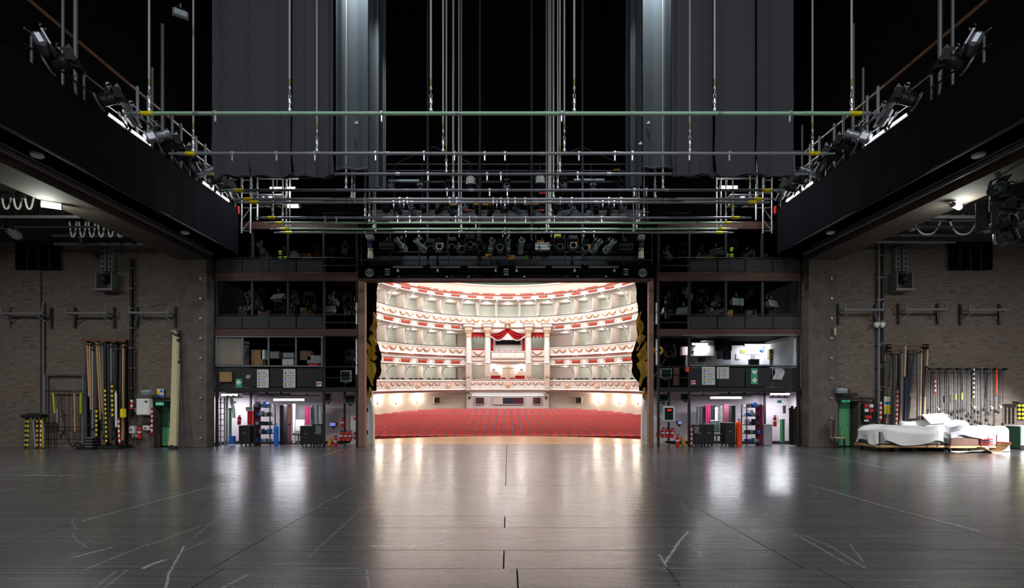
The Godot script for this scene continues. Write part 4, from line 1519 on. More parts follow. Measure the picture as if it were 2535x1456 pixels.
func side_gallery(s: int):
	var side := "left" if s < 0 else "right"
	var t := thing("side_gallery", "long black steel lighting gallery with handrails above the %s side-stage opening" % side, "gallery")
	var dk := mb()
	span(dk, Vector3(s * 11.8, 9.9, -22.0), Vector3(s * 13.04, 10.02, 6), 0.01)
	put("deck", dk, mats.dark_steel, t)
	for y in [11.1, 10.72]:
		var r := mb()
		tube(r, Vector3(s * 11.78, y, -22.0), Vector3(s * 11.78, y, -12.3), 0.026, 8)
		put("handrail", r, mats.grey_steel if y > 11 else mats.dark_steel, t)
	var br := mb()
	box(br, Vector3(s * 13.0, 12.9, -9.0), Vector3(0.08, 0.09, 26.0), 0.01)
	put("wall_beam", br, mats.brown_wood, t)
	for y in [8.62, 9.05]:
		var r := mb()
		tube(r, Vector3(s * 12.98, y, -21.6), Vector3(s * 12.98, y, 6), 0.035, 8)
		put("curtain_track", r, mats.grey_steel, t)
	var en := mb()
	span(en, Vector3(s * 12.7, 8.3, -21.8), Vector3(s * 12.8, 8.42, 6), 0.01)
	put("edge_channel", en, mats.grey_steel, t)
	var post := mb()
	bar(post, Vector3(0, 0, 0), Vector3(0, 1.12, 0), 0.05, 0.05)
	var post_mesh := done(post)
	for k in 7:
		put_mesh("rail_post", post_mesh, mats.grey_steel, t, Vector3(s * 11.79, 10.0, -21.8 + k * 1.55))
	for d in [13.9, 17.4, 21.0]:
		var p := mb()
		tube(p, Vector3(s * 11.9, 9.9, -d), Vector3(s * 11.9, 15.0 if d < 20 else 12.4, -d), 0.055, 8)
		if d > 20:
			bar(p, Vector3(s * 11.9, 12.4, -d), Vector3(s * 13.0, 12.4, -d), 0.06, 0.06)
		tube(p, Vector3(s * 12.25, 9.9, -d), Vector3(s * 12.25, 13.5, -d), 0.04, 8)
		put("hanger", p, mats.grey_steel, t)
	for d in [16.5, 17.0, 18.2, 18.7, 19.6, 20.2]:   # pale ladder uprights and cross ties behind the rail
		var p := mb()
		bar(p, Vector3(s * 12.1, 10.0, -d), Vector3(s * 12.1, 12.3, -d), 0.07, 0.07)
		put("upright", p, mats.light_steel, t)
		p = mb()
		bar(p, Vector3(s * 12.1, 11.5, -d), Vector3(s * 11.8, 11.1, -d), 0.035, 0.035)
		put("tie", p, mats.light_steel, t)
	for y in [11.6, 12.2]:
		var p := mb()
		tube(p, Vector3(s * 12.14, y, -16.3), Vector3(s * 12.14, y, -20.6), 0.025, 6)
		put("inner_rail", p, mats.light_steel, t)
	# lattice end of the gallery where it meets the portal tower
	for k in 4:
		var l := mb()
		bar(l, Vector3(s * 11.8, 10.0 + k * 0.55, -22.0), Vector3(s * 12.95, 10.55 + k * 0.55, -22.0), 0.04, 0.04)
		bar(l, Vector3(s * 11.8, 10.55 + k * 0.55, -22.0), Vector3(s * 12.95, 10.55 + k * 0.55, -22.0), 0.04, 0.04)
		put("lattice_bar", l, mats.grey_steel, t)
	# the black valance along its front
	var v := thing("valance", "long black cloth valance hanging from the %s lighting gallery" % side, "curtain", Vector3.ZERO, 0.0, "black valances under the galleries")
	var cl := mb()
	sheet(cl, func(u, w):
		var z := lerpf(-22.0, 4.0, u)
		var pl := 0.025 * sin(z * 3.1) + 0.018 * sin(z * 7.7 + 1.0) + 0.05 * sin(z * 0.9)
		return Vector3(s * (11.74 + pl * (0.3 + 0.7 * w)), lerpf(10.36, 8.42, w) + 0.03 * sin(z * 1.3) * w, z), 150, 6, Vector3(0, 9, -12))
	put("cloth", cl, mats.valance, v)
	var hem := mb()
	tube(hem, Vector3(s * 11.76, 8.42, -22.0), Vector3(s * 11.76, 8.42, 4), 0.03, 6)
	put("hem_pipe", hem, mats.black, v)
	var ret := mb()
	sheet(ret, func(u, w): return Vector3(s * lerpf(11.74, 13.0, u), lerpf(10.3, 8.45, w), -22.02 + 0.04 * sin(u * 20.0) - 0.25 * sin(PI * u) * w), 20, 6, Vector3(0, 9, 0))
	put("return_cloth", ret, mats.valance, v)
	# luminaires hung along the rail
	var n := 0
	for d in [13.0, 14.6, 15.5, 16.6, 17.2, 17.9, 18.5, 19.2, 19.9, 20.6, 21.3]:
		n += 1
		var kind: String = ["profile", "can", "can", "flood"][n % 4]
		luminaire(kind, Vector3(s * 11.55, 10.72, -d), s * (-PI / 2 - 0.35) + PI, 0.45, "stage light with yellow marker on the %s gallery rail, %s from the viewer" % [side, ordinal(n)], "lights along the %s gallery" % side, ["aluminium", "black", "black", "mid_grey"][n % 4], 1.25, "amber")
	luminaire("flood", Vector3(s * 11.6, 10.9, -12.6), s * (-PI / 2 - 0.6) + PI, 0.5, "grey floodlight at the viewer's end of the %s gallery" % side, "lights along the %s gallery" % side, "aluminium", 1.3)
	# fluorescent work lights behind the top of the valance
	n = 0
	for z in [[14.9, 15.7], [15.8, 16.7], [19.5, 20.3], [20.4, 21.4]]:
		n += 1
		tube_lamp("work_light_tube", "fluorescent tube glowing behind the %s valance, %s from the viewer" % [side, ordinal(n)], Vector3(s * 11.82, 10.5, -z[0]), Vector3(s * 11.82, 10.5, -z[1]), 0.045, 0.9, Vector3(-s * 0.5, 1, 0).normalized(), "work light tubes of the galleries")
	n = 0
	for d in [13.3, 19.4]:
		n += 1
		var dl := mb()
		lathe(dl, [Vector2(0.0, -0.03), Vector2(0.12, -0.03), Vector2(0.15, 0.0), Vector2(0.15, 0.05), Vector2(0, 0.05)], 14, Vector3(s * 12.4, 8.47, -d))
		tag(put("downlight", dl, mats.off_white), "round unlit downlight under the %s gallery, %s" % [side, "near the viewer" if d < 15 else "near the portal"], "lamp", "downlights under the galleries")
		var stem := mb()
		tube(stem, Vector3(s * 12.4, 8.5, -d), Vector3(s * 12.4, 9.92, -d), 0.02, 6)
		put("downlight_stem", stem, mats.black, t)

# ---------------------------------------------------------------- four-storey portal towers
func board(called: String, label: String, a: Vector3, b: Vector3, m: String, category: String, group := "", deep := 0.03) -> MeshInstance3D:   # a flat board or sign, corners a and b on its front
	var st := mb()
	span(st, Vector3(minf(a.x, b.x), minf(a.y, b.y), a.z - deep), Vector3(maxf(a.x, b.x), maxf(a.y, b.y), a.z), minf(0.01, deep * 0.3))
	return tag(put(called, st, mats[m]), label, category, group)

func mark(called: String, o: Node3D, a: Vector3, b: Vector3, m: String, deep := 0.012):
	var st := mb()
	span(st, Vector3(minf(a.x, b.x), minf(a.y, b.y), a.z - 0.002), Vector3(maxf(a.x, b.x), maxf(a.y, b.y), a.z + deep))
	put(called, st, mats[m], o)

func tower(s: int):
	var side := "left" if s < 0 else "right"
	var t := thing("portal_tower", "black four-storey steel portal tower with galleries on the %s of the opening" % side, "tower")
	var xin: float = s * 6.62
	var xmid: float = at(800 if s < 0 else 1708, 0, 22.3).x
	var xout: float = s * 12.95
	var levels := [[2.42, 2.62], [4.88, 5.2], [7.32, 7.7], [9.62, 9.95]]
	for k in 4:
		var l: Array = levels[k]
		var b := mb()
		span(b, Vector3(xin, l[0], -22.45), Vector3(xout, l[1], -22.3), 0.01)
		put("floor_beam", b, mats.black if k == 0 else mats.rust_beam, t)
		var f := mb()
		span(f, Vector3(xin, l[0] + 0.1, -25.45), Vector3(xout, l[1] - 0.02, -22.46))
		put("deck", f, mats.black_matte, t)
		# parapet panels in front of each gallery
		var edges := [xmid, lerpf(xmid, xout, 0.25), lerpf(xmid, xout, 0.5), lerpf(xmid, xout, 0.75), xout]
		var top: float = [3.48, 5.78, 8.3, 10.7][k]
		for j in 4:
			if k == 3:
				continue
			var p := mb()
			span(p, Vector3(edges[j] + s * 0.02, l[1] + 0.02, -22.36), Vector3(edges[j + 1] - s * 0.02, top, -22.32), 0.01)
			put("parapet_panel", p, mats.black if k == 0 else mats.parapet_black, t)
		var r := mb()
		tube(r, Vector3(xin, top + 0.05, -22.32), Vector3(xout, top + 0.05, -22.32), 0.025, 6)
		put("handrail", r, mats.dark_steel, t)
		var r2 := mb()
		tube(r2, Vector3(xin, (l[1] + top) / 2, -22.32), Vector3(xmid, (l[1] + top) / 2, -22.32), 0.02, 6)
		put("handrail", r2, mats.dark_steel, t)
	for x in [xmid, xin + s * 0.06, lerpf(xmid, xout, 0.33), lerpf(xmid, xout, 0.66), xout - s * 0.05]:
		var p := mb()
		var inner_post: bool = x == lerpf(xmid, xout, 0.33) or x == lerpf(xmid, xout, 0.66)
		span(p, Vector3(x - 0.05, 5.2 if inner_post else 0.0, -22.46), Vector3(x + 0.05, 9.9, -22.34), 0.01)
		put("post", p, mats.dark_steel, t)
	for x in [xmid, xout - s * 0.1]:
		var p := mb()
		span(p, Vector3(x - 0.04, 0, -25.3), Vector3(x + 0.04, 9.9, -25.2))
		put("post", p, mats.black, t)
	var back := mb()
	span(back, Vector3(xin, 2.6, -25.48), Vector3(xout, 10.6, -25.42))
	put("back_panel", back, mats.black_matte, t)
	# white strip lights standing up the inner edge
	var n := 0
	for y in [[750, 772], [774, 803], [840, 870], [871, 904], [906, 928]]:
		n += 1
		if (s > 0 and n == 5):
			continue
		var a := at(883 if s < 0 else 1625, y[0], 22.29)
		var b := at(883 if s < 0 else 1625, y[1], 22.29)
		var st := mb()
		bar(st, b, a, 0.09, 0.07)
		tag(put("strip_light", st, mats.white), "white upright strip on the inner edge of the %s portal tower, %s from the top" % [side, ordinal(n)], "strip", "white strips up the portal edges")
	# a pale scaffold frame at the tower's upper outer corner, by the gallery
	var sc := thing("scaffold_frame", "pale steel scaffold frame at the upper outer corner of the %s portal tower" % side, "scaffold")
	var px := func(x: float) -> float: return x if s < 0 else 2509.0 - x
	for x in [598.0, 620.0, 637.0]:
		var p := mb()
		tube(p, at(px.call(x), 440, 22.1), at(px.call(x), 578 if x < 630 else 545, 22.1), 0.04, 6)
		put("upright", p, mats.light_steel, sc)
	for y in [[446, 598, 620], [478, 598, 637], [515, 598, 637], [572, 598, 620]]:
		var p := mb()
		tube(p, at(px.call(y[1]), y[0], 22.1), at(px.call(y[2]), y[0], 22.1), 0.028, 6)
		put("ledger", p, mats.light_steel, sc)
	for y in [[515, 545], [545, 572]]:
		var p := mb()
		tube(p, at(px.call(598.0), y[1], 22.1), at(px.call(620.0), y[0], 22.1), 0.025, 6)
		put("diagonal", p, mats.silver, sc)
	var cl := mb()
	box(cl, at(px.call(589.0), 520, 22.0), Vector3(0.12, 0.34, 0.1), 0.02)
	put("red_marker", cl, mats.red, sc)
	n = 0
	for w in [[646, 509, "off_white", 0.2], [663, 509, "white", 0.26], [679, 508, "navy", 0.14], [692, 509, "hi_vis", 0.1], [703, 509, "lime", 0.08], [652, 487, "silver", 0.12], [671, 487, "white", 0.2]]:
		n += 1
		var b := mb()
		box(b, at(px.call(w[0]), w[1], 22.6), Vector3(w[3], 0.15, 0.2), 0.03)
		box(b, at(px.call(w[0]), w[1] - 3.5, 22.6), Vector3(w[3] * 0.6, 0.04, 0.12), 0.01)
		tag(put("stored_case", b, mats[w[2]]), "small %s case on the top gallery of the %s tower, %s stored" % [w[2].replace("_", " "), side, ordinal(n)], "case", "cases on the top galleries")
	for y in [513.5, 491.5]:
		var b := mb()
		span(b, at(px.call(635.0), y, 22.8), at(px.call(712.0), y, 22.8) + Vector3(0, -0.03, 0.5))
		put("shelf_board", b, mats.grey_steel, t)
	# crossing braces in the bay by the opening
	for k in 3:
		var d := mb()
		var y0: float = levels[k][1]
		bar(d, Vector3(xin, y0, -24.0), Vector3(xmid, levels[k + 1][0], -24.0), 0.05, 0.05)
		put("brace", d, mats.black, t)
	# lamps and boxes stored on the galleries
	n = 0
	for row in [[8.6, 0, 0, "hung in", "third"], [6.0, 0, 0, "standing on", "second"], [6.45, 0, 0, "hung over", "second"], [3.85, 0, 0, "hung in", "first"]]:
		for k in 7:
			var x := lerpf(xin + s * 0.4, xout - s * 0.6, (k + 0.5 + rng.randf() * 0.5 - 0.25) / 7.0)
			if row[0] < 5 and absf(x) > absf(xmid) - 0.4:
				continue
			n += 1
			var kind: String = ["can", "profile", "head", "can", "flood"][n % 5]
			luminaire(kind, Vector3(x, row[0] + rng.randf() * 0.4, -22.9 - rng.randf() * 0.7), PI + rng.randf() * 1.8 - 0.9, rng.randf() * 0.7, "stage light %s the %s tower's %s gallery, %s from the portal" % [row[3], side, row[4], ordinal(k + 1)], "lights on the %s tower galleries" % side, ["black", "mid_grey", "black", "aluminium", "slate"][n % 5], 1.15)
	n = 0
	for w in [[1, 5.15, "cardboard", 0.5, 0.42], [2, 5.15, "amber", 0.3, 0.3], [3, 5.15, "brown_wood", 0.55, 0.3], [4, 5.15, "dark_grey", 0.4, 0.5], [1, 7.7, "amber", 0.5, 0.35], [2, 7.7, "dark_grey", 0.45, 0.5], [3, 7.7, "cardboard", 0.4, 0.4], [4, 7.7, "grey", 0.3, 0.32]]:
		n += 1
		var x := lerpf(xmid, xout, w[0] / 5.0 + 0.04)
		crate("storage_box", "storage box on the %s tower's %s gallery, %s from the portal" % [side, "second" if w[1] < 6 else "third", ordinal(w[0])], Vector3(x, w[1] + 0.0, -23.4), Vector3(w[3], w[4] + 0.75, 0.4), w[2], "boxes on the %s tower" % side)

func crate(called: String, label: String, foot: Vector3, size: Vector3, m: String, group := "", category := "box", turn := 0.0):
	var t := thing(called, label, category, foot, turn, group)
	var b := mb()
	box(b, Vector3(0, size.y * 0.47, 0), Vector3(size.x, size.y * 0.94, size.z), 0.015)
	put("body", b, mats[m], t)
	var l := mb()
	box(l, Vector3(0, size.y * 0.97, 0), Vector3(size.x * 1.02, size.y * 0.06, size.z * 1.02), 0.01)
	put("lid", l, mats[m], t)
	var h := mb()
	for k in 2:
		box(h, Vector3((k - 0.5) * size.x * 0.5, size.y * 0.9, size.z / 2 + 0.006), Vector3(0.06, 0.08, 0.012))
	put("catch", h, mats.grey_steel, t)
	return t

# ---------------------------------------------------------------- hanging cloths
func drape(label: String, x0: float, x1: float, depth: float, foot: float, top: float, m: String, folds: float, group: String, bag := 0.0):
	var t := thing("stage_drape", label, "curtain", Vector3.ZERO, 0.0, group)
	var ph := rng.randf() * 6.0
	var f := func(u: float, v: float) -> Vector3:
		var x := lerpf(x0, x1, u)
		var y := lerpf(top, foot, v)
		var low := clampf((foot + 1.1 - y) / 1.1, 0.0, 1.0) * bag
		var z := 0.055 * sin(u * folds + ph) + 0.012 * sin(u * folds * 2.3 + ph * 2.0 + y * 0.05) + low * 0.05 * sin(u * 9.0 + y * 4.0)
		var fo := low * low * 0.04 * sin(u * 11.0 + ph)
		return Vector3(x + 0.05 * low * sin(y * 5.0), y + fo, -depth + z)
	var st := mb()
	sheet(st, f, 36, 24)
	put("cloth", st, mats[m], t)
	var back := mb()
	sheet(back, func(u, v): return f.call(u, v) + Vector3(0, 0, -0.04), 36, 24)
	put("lining", back, mats.black_cloth, t)
	var hem := []
	for k in 13:
		hem.append(f.call(k / 12.0, 1.0) + Vector3(0, 0, -0.02))
	var h := mb()
	sweep(h, hem, 0.04, 6)
	put("hem", h, mats[m], t)

func drapes():
	var g := "grey leg drapes hanging above the stage"
	var px := func(x: float, d: float) -> float: return (x - 1257.0) / FOCAL * d
	var n := 0
	for w in [[523, 614], [618, 721], [725, 826]]:
		n += 1
		drape("dark grey leg drape on the left, %s from the outside of the front set" % ordinal(n), px.call(w[0], 15.9), px.call(w[1], 15.9), 15.9, at(0, 437, 15.9).y, 26, "drape", 6.0, g, 1.0)
	n = 0
	for w in [[1963, 1872], [1868, 1770], [1766, 1664]]:
		n += 1
		drape("dark grey leg drape on the right, %s from the outside of the front set" % ordinal(n), px.call(w[0], 15.9), px.call(w[1], 15.9), 15.9, at(0, 434, 15.9).y, 26, "drape", 6.0, g, 1.0)
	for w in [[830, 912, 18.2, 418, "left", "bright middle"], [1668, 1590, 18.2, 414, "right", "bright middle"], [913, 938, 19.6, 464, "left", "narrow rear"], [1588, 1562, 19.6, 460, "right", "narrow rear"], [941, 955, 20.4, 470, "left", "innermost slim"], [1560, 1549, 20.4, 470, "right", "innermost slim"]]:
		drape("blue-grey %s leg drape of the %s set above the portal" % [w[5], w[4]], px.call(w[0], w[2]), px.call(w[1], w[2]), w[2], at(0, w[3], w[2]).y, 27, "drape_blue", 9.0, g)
	for w in [[882, 305], [1605, 305], [1585, 356]]:
		var st := mb()
		var c := at(w[0], w[1], 18.15)
		box(st, c, Vector3(0.13, 0.06, 0.04), 0.01)
		box(st, c + Vector3(0.02, 0.05, 0), Vector3(0.05, 0.05, 0.03), 0.01)
		tag(put("label_plate", st, mats.white), "small white plate on the blue-grey drape, %s" % ("left side" if w[0] < 1000 else "right side, upper" if w[1] < 320 else "right side, lower"), "label", "white plates on the drapes")
	luminaire("flood", at(447, 33, 14.5), 0.6, 0.3, "single blue-grey floodlight hanging near the top left corner", "single flyloft lights", "slate", 0.7)
	# what lights these cloths: spotlights in the flies above the picture
	for s in [-1, 1]:
		var c := Vector3(s * 4.9, 19.4, -16.9)
		luminaire("can", c, 0.0, -0.6, "flyloft spotlight shining down the %s grey drapes, above the picture" % ("left" if s < 0 else "right"), "flyloft spotlights", "black", 1.5)
		spot(c + Vector3(0, -0.35, -0.2), Vector3(s * 5.3, 14.2, -18.1), 95.0, 36.0, Color(0.93, 0.97, 1.0), 0.2)

# ---------------------------------------------------------------- fly bars
func fly_bars():
	var spec := [
		# row, py of the pipe, depth, metal, nth name
		[281.0, 13.3, "bar_green", [533, 945, 1390, 1955]],
		[380.0, 15.1, "bar_grey", [575, 685, 780, 930, 1050, 1125, 1200, 1250, 1433, 1522, 1565, 1706, 1805]],
		[431.0, 16.5, "bar_dark", [1060, 1206, 1240, 1430]],
		[471.0, 17.85, "bar_dark", [1107, 1212, 1256, 1570, 1600]],
		[493.0, 18.5, "bar_grey", [903, 990, 1009, 1113, 1131, 1221, 1240, 1258, 1275, 1300, 1387, 1415, 1507, 1537]],
		[501.0, 18.9, "bar_grey", [975, 1000, 1230, 1250, 1492, 1520]],
		[539.0, 20.3, "bar_grey", [985, 1015, 1042, 1128, 1163, 1220, 1250, 1301, 1372, 1489, 805, 833]],
		[552.0, 21.0, "bar_green", [1178]],
		[567.0, 21.55, "bar_green", [1250]],
		[576.0, 21.9, "bar_grey", [905, 1005, 1037, 1137, 1245, 1260, 1365, 1445, 1470]],
	]
	var cl := mb()
	lathe(cl, [Vector2(0.062, -0.045), Vector2(0.075, -0.03), Vector2(0.075, 0.03), Vector2(0.062, 0.045)], 8, Vector3.ZERO, Basis(Vector3.FORWARD, PI / 2))
	box(cl, Vector3(0, -0.13, 0), Vector3(0.05, 0.18, 0.05), 0.01)
	var clamp_mesh := done(cl)
	var ye := mb()
	tube(ye, Vector3(-0.15, 0, 0), Vector3(0.15, 0, 0), 0.058, 10)
	var end_mesh := done(ye)
	var tip := mb()
	lathe(tip, [Vector2(0.0, -0.13), Vector2(0.04, -0.13), Vector2(0.05, -0.05), Vector2(0.05, 0.1), Vector2(0.03, 0.16), Vector2(0.03, 0.36), Vector2(0.0, 0.36)], 8, Vector3.ZERO, Basis(Vector3.FORWARD, PI / 2))
	var tip_mesh := done(tip)
	var tm := mb()
	lathe(tm, [Vector2(0.02, 0), Vector2(0.05, 0.03), Vector2(0.05, 0.1), Vector2(0.025, 0.13), Vector2(0.03, 0.2), Vector2(0.045, 0.22), Vector2(0.045, 0.34), Vector2(0.02, 0.37)], 7)
	for k in 2:
		var pts := []
		for q in 8:
			pts.append(Vector3(0.03 * cos(TAU * q / 8.0) * (1 - k), 0.43 + k * 0.1 + 0.06 * sin(TAU * q / 8.0), 0.03 * cos(TAU * q / 8.0) * k))
		sweep(tm, pts, 0.013, 5, true)
	lathe(tm, [Vector2(0.025, 0.58), Vector2(0.035, 0.6), Vector2(0.03, 0.68), Vector2(0.02, 0.7)], 6)
	var term_mesh := done(tm)
	var sl := mb()
	tube(sl, Vector3(0, 0.7, 0), Vector3(0, 0.92, 0), 0.028, 6)
	var sleeve_mesh := done(sl)
	for i in spec.size():
		var w: Array = spec[i]
		var y := at(0, w[0], w[1]).y
		var t := thing("fly_bar", "%s fly bar with yellow ends on steel cables, %s from the viewer" % [{"bar_green": "pale green", "bar_grey": "grey", "bar_dark": "dark grey"}[w[2]], ordinal(i + 1)], "bar", Vector3(-0.17, y, -w[1]), 0.0, "fly bars above the stage")
		var p := mb()
		tube(p, Vector3(-9.2, 0, 0), Vector3(9.2, 0, 0), 0.05 if i == 0 else 0.046, 10)
		put("pipe", p, mats[w[2]], t)
		for k in 8:
			var j := mb()
			tube(j, Vector3(-8.1 + k * 2.3, 0, 0), Vector3(-7.95 + k * 2.3, 0, 0), 0.054, 8)
			put("joint_sleeve", j, mats.light_steel if k % 3 == i % 3 else mats[w[2]], t)
		for e in [-1, 1]:
			put_mesh("end_sleeve", end_mesh, mats.yellow, t, Vector3(e * 9.32, 0, 0))
			var tipo := put_mesh("end_tip", tip_mesh, mats.light_steel, t, Vector3(e * 9.6, 0, 0))
			tipo.rotation.y = 0.0 if e > 0 else PI
		for c in w[3]:
			put_mesh("hook_clamp", clamp_mesh, mats.silver, t, Vector3(at(c, 0, w[1]).x + 0.17, 0, 0))
		for x in cables_at:
			var xx: float = x + 0.17 + (rng.randf() - 0.5) * 0.1
			put_mesh("turnbuckle", term_mesh, mats.silver, t, Vector3(xx, 0.03, 0))
			put_mesh("cable_sleeve", sleeve_mesh, mats.cable_olive if i < 6 else mats.cable, t, Vector3(xx, 0.03, 0))
			var c := mb()
			tube(c, Vector3(xx, 0.9, 0), Vector3(xx, 29.9 - y, 0), 0.03, 6)
			put("cable", c, mats.cable, t)

# ---------------------------------------------------------------- lighting bridges over the portal
func bridges():
	var lo := thing("lighting_bridge", "lower black lighting bridge directly above the portal opening, crowded with lamps", "bridge")
	var z := -22.4
	var st := mb()
	span(st, Vector3(-6.6, 7.44, z - 0.1), Vector3(6.5, 8.02, z + 0.12), 0.02)
	put("fascia", st, mats.black_matte, lo)
	var dk := mb()
	span(dk, Vector3(-6.6, 7.95, z - 1.6), Vector3(6.5, 8.08, z - 0.1))
	put("deck", dk, mats.dark_steel, lo)
	for y in [8.28, 8.62, 9.5]:
		var r := mb()
		tube(r, Vector3(-6.6, y, z), Vector3(6.5, y, z), 0.03 if y < 9 else 0.045, 8)
		put("rail", r, mats.dark_steel if y < 9 else mats.bar_grey, lo)
	for k in 11:
		var p := mb()
		var x := -6.5 + k * 1.29
		tube(p, Vector3(x, 8.0, z), Vector3(x, 9.5, z), 0.03, 6)
		put("post", p, mats.dark_steel, lo)
	var bk := mb()
	span(bk, Vector3(-6.6, 8.05, z - 1.6), Vector3(6.5, 8.9, z - 1.55))
	put("back_panel", bk, mats.dark_grey, lo)
	for x in [1059, 1188, 1316, 1442]:
		var p := mb()
		var c := at(x, 600, 22.75)
		tube(p, Vector3(c.x, 7.9, c.z), Vector3(c.x, 29.9, c.z), 0.06, 8)
		put("hanger", p, mats.dark_grey, lo)
	# fittings on the fascia
	var n := 0
	for x in [[973, 1047], [1065, 1140], [1158, 1231], [1275, 1350], [1366, 1439], [1457, 1531]]:
		n += 1
		var b := mb()
		var a := at(x[0], 661, 22.2)
		var c := at(x[1], 661, 22.2)
		bar(b, a, c, 0.07, 0.09)
		tag(put("strip_light", b, mats.grey), "grey strip light along the bridge's black fascia, %s from the left" % ordinal(n), "lamp", "strip lights on the fascia")
	n = 0
	for x in [915, 1591]:
		n += 1
		var o := thing("round_speaker", "round grey speaker grille at the %s end of the black fascia" % ("left" if n == 1 else "right"), "speaker", at(x, 676, 22.24))
		var b := mb()
		lathe(b, [Vector2(0.0, 0.05), Vector2(0.07, 0.05), Vector2(0.09, 0.02), Vector2(0.12, 0.02), Vector2(0.14, 0.05), Vector2(0.18, 0.05), Vector2(0.2, 0.0)], 16, Vector3.ZERO, Basis(Vector3.RIGHT, PI / 2))
		put("grille", b, mats.grey, o)
	n = 0
	for x in [960, 1253, 1549]:
		n += 1
		var o := thing("louvre_lamp", "stack of three short grey bars on the fascia, %s" % ["left", "centre", "right"][n - 1], "lamp", at(x, 674, 22.24))
		for k in 3:
			var b := mb()
			box(b, Vector3(0, (k - 1) * 0.11, 0.03), Vector3(0.22, 0.07, 0.07), 0.01)
			put("slat", b, mats.grey, o)
	n = 0
	for x in [986, 1084, 1227, 1279, 1422, 1520]:
		n += 1
		var o := thing("bracket_lamp", "tiny grey bracket lamp on the black fascia, %s from the left" % ordinal(n), "lamp", at(x, 671, 22.24), 0.0, "bracket lamps on the fascia")
		var b := mb()
		lathe(b, [Vector2(0.0, 0.08), Vector2(0.04, 0.06), Vector2(0.05, -0.02), Vector2(0.09, -0.06), Vector2(0, -0.06)], 8, Vector3(0, 0, 0.06))
		put("shade", b, mats.light_steel, o)
		var m := mb()
		box(m, Vector3(0, -0.02, 0.01), Vector3(0.08, 0.1, 0.03), 0.008)
		put("mount", m, mats.dark_steel, o)
	n = 0
	for x in [940, 988, 1106, 1120, 1160, 1298, 1402, 1430, 1500]:
		n += 1
		var b := mb()
		box(b, at(x, 685, 22.26), Vector3(0.1, 0.05, 0.03), 0.008)
		tag(put("cable_socket", b, mats[["light_steel", "navy", "grey"][n % 3]]), "small cable socket low on the black fascia, %s from the left" % ordinal(n), "socket", "sockets on the fascia")
	# the row of luminaires on the lower bridge
	n = 0
	for w in [[959, 612, "flood", "black", 0.0], [994, 608, "profile", "slate", -0.6], [1042, 610, "profile", "slate", -0.6], [1066, 622, "head", "black", 0.2], [1088, 616, "can", "slate", 0.1], [1120, 618, "head", "black", 0.0], [1165, 612, "head", "dark_grey", 0.0], [1142, 622, "can", "mid_grey", 0.3], [1193, 620, "can", "black", -0.2], [1216, 612, "profile", "slate", 0.2], [1238, 618, "can", "mid_grey", 0.0], [1257, 612, "profile", "slate", 0.0], [1290, 612, "profile", "slate", 0.1], [1316, 620, "can", "black", 0.3], [1342, 613, "flood", "slate", 0.0], [1365, 620, "can", "mid_grey", 0.2], [1385, 617, "head", "dark_grey", 0.0], [1418, 614, "head", "mid_grey", 0.0], [1448, 620, "can", "mid_grey", 0.0], [1475, 612, "profile", "slate", 0.6], [1508, 612, "profile", "slate", 0.6], [1530, 622, "can", "black", 0.2], [1548, 614, "flood", "black", 0.0]]:
		n += 1
		var c := at(w[0], w[1], 22.5 - 0.3 * (n % 2))
		luminaire(w[2], c, w[4] + PI, 0.55 if w[2] == "profile" else 0.2, "stage light on the lower bridge above the portal, %s from the left" % ordinal(n), "lights on the lower bridge", w[3], 1.15)
	for w in [[917, "left"], [1587, "right"]]:
		var o := thing("equipment_stack", "white box over a pale canister at the lower bridge's %s end" % w[1], "equipment", at(w[0], 640, 22.3))
		var b := mb()
		box(b, Vector3(0, 0.92, 0), Vector3(0.3, 0.2, 0.25), 0.03)
		put("white_box", b, mats.off_white, o)
		b = mb()
		box(b, Vector3(0, 0.62, 0), Vector3(0.22, 0.3, 0.2), 0.03)
		put("blue_box", b, mats.navy, o)
		b = mb()
		lathe(b, [Vector2(0.0, -0.02), Vector2(0.12, 0.0), Vector2(0.13, 0.1), Vector2(0.11, 0.3), Vector2(0.12, 0.44), Vector2(0, 0.46)], 10)
		put("canister", b, mats.cream, o)
	# coloured gel frames stacked behind the lamps
	n = 0
	for w in [[1090, 606, "amber"], [1140, 607, "amber"], [1180, 608, "amber"], [1210, 634, "amber"], [1338, 601, "amber"], [1362, 605, "amber"], [1420, 603, "amber"], [1458, 611, "amber"], [1265, 637, "amber"], [1310, 638, "lime"], [1380, 585, "lime"]]:
		n += 1
		var b := mb()
		box(b, at(w[0], w[1], 22.95), Vector3(0.32, 0.2, 0.04), 0.01)
		var o := put("gel_holder", b, mats[w[2]])
		tag(o, "%s gel frame stowed behind the lower bridge's lamps, %s in the row" % [w[2], ordinal(n)], "gel frame", "gel frames on the lower bridge")
	# the upper bridge
	var hi := thing("lighting_bridge", "upper lighting bridge with a dim lamp-lined walkway behind the fly bars", "bridge")
	z = -23.2
	for w in [[10.2, 10.34, "brown_wood"], [12.05, 12.15, "dark_steel"]]:
		var d := mb()
		span(d, Vector3(-6.6, w[0], z - 1.3), Vector3(6.5, w[1], z), 0.01)
		put("deck", d, mats[w[2]], hi)
	var pn := mb()
	span(pn, Vector3(-6.6, 10.3, z - 1.35), Vector3(6.5, 11.3, z - 1.3))
	put("back_panel", pn, mats.mid_grey, hi)
	for k in 11:
		var p := mb()
		tube(p, Vector3(-6.5 + k * 1.29, 10.2, z), Vector3(-6.5 + k * 1.29, 12.9, z), 0.028, 6)
		put("post", p, mats.dark_steel, hi)
	for y in [10.7, 11.25, 12.6, 12.9]:
		var r := mb()
		tube(r, Vector3(-6.6, y, z), Vector3(6.5, y, z), 0.03, 6)
		put("rail", r, mats.mid_grey, hi)
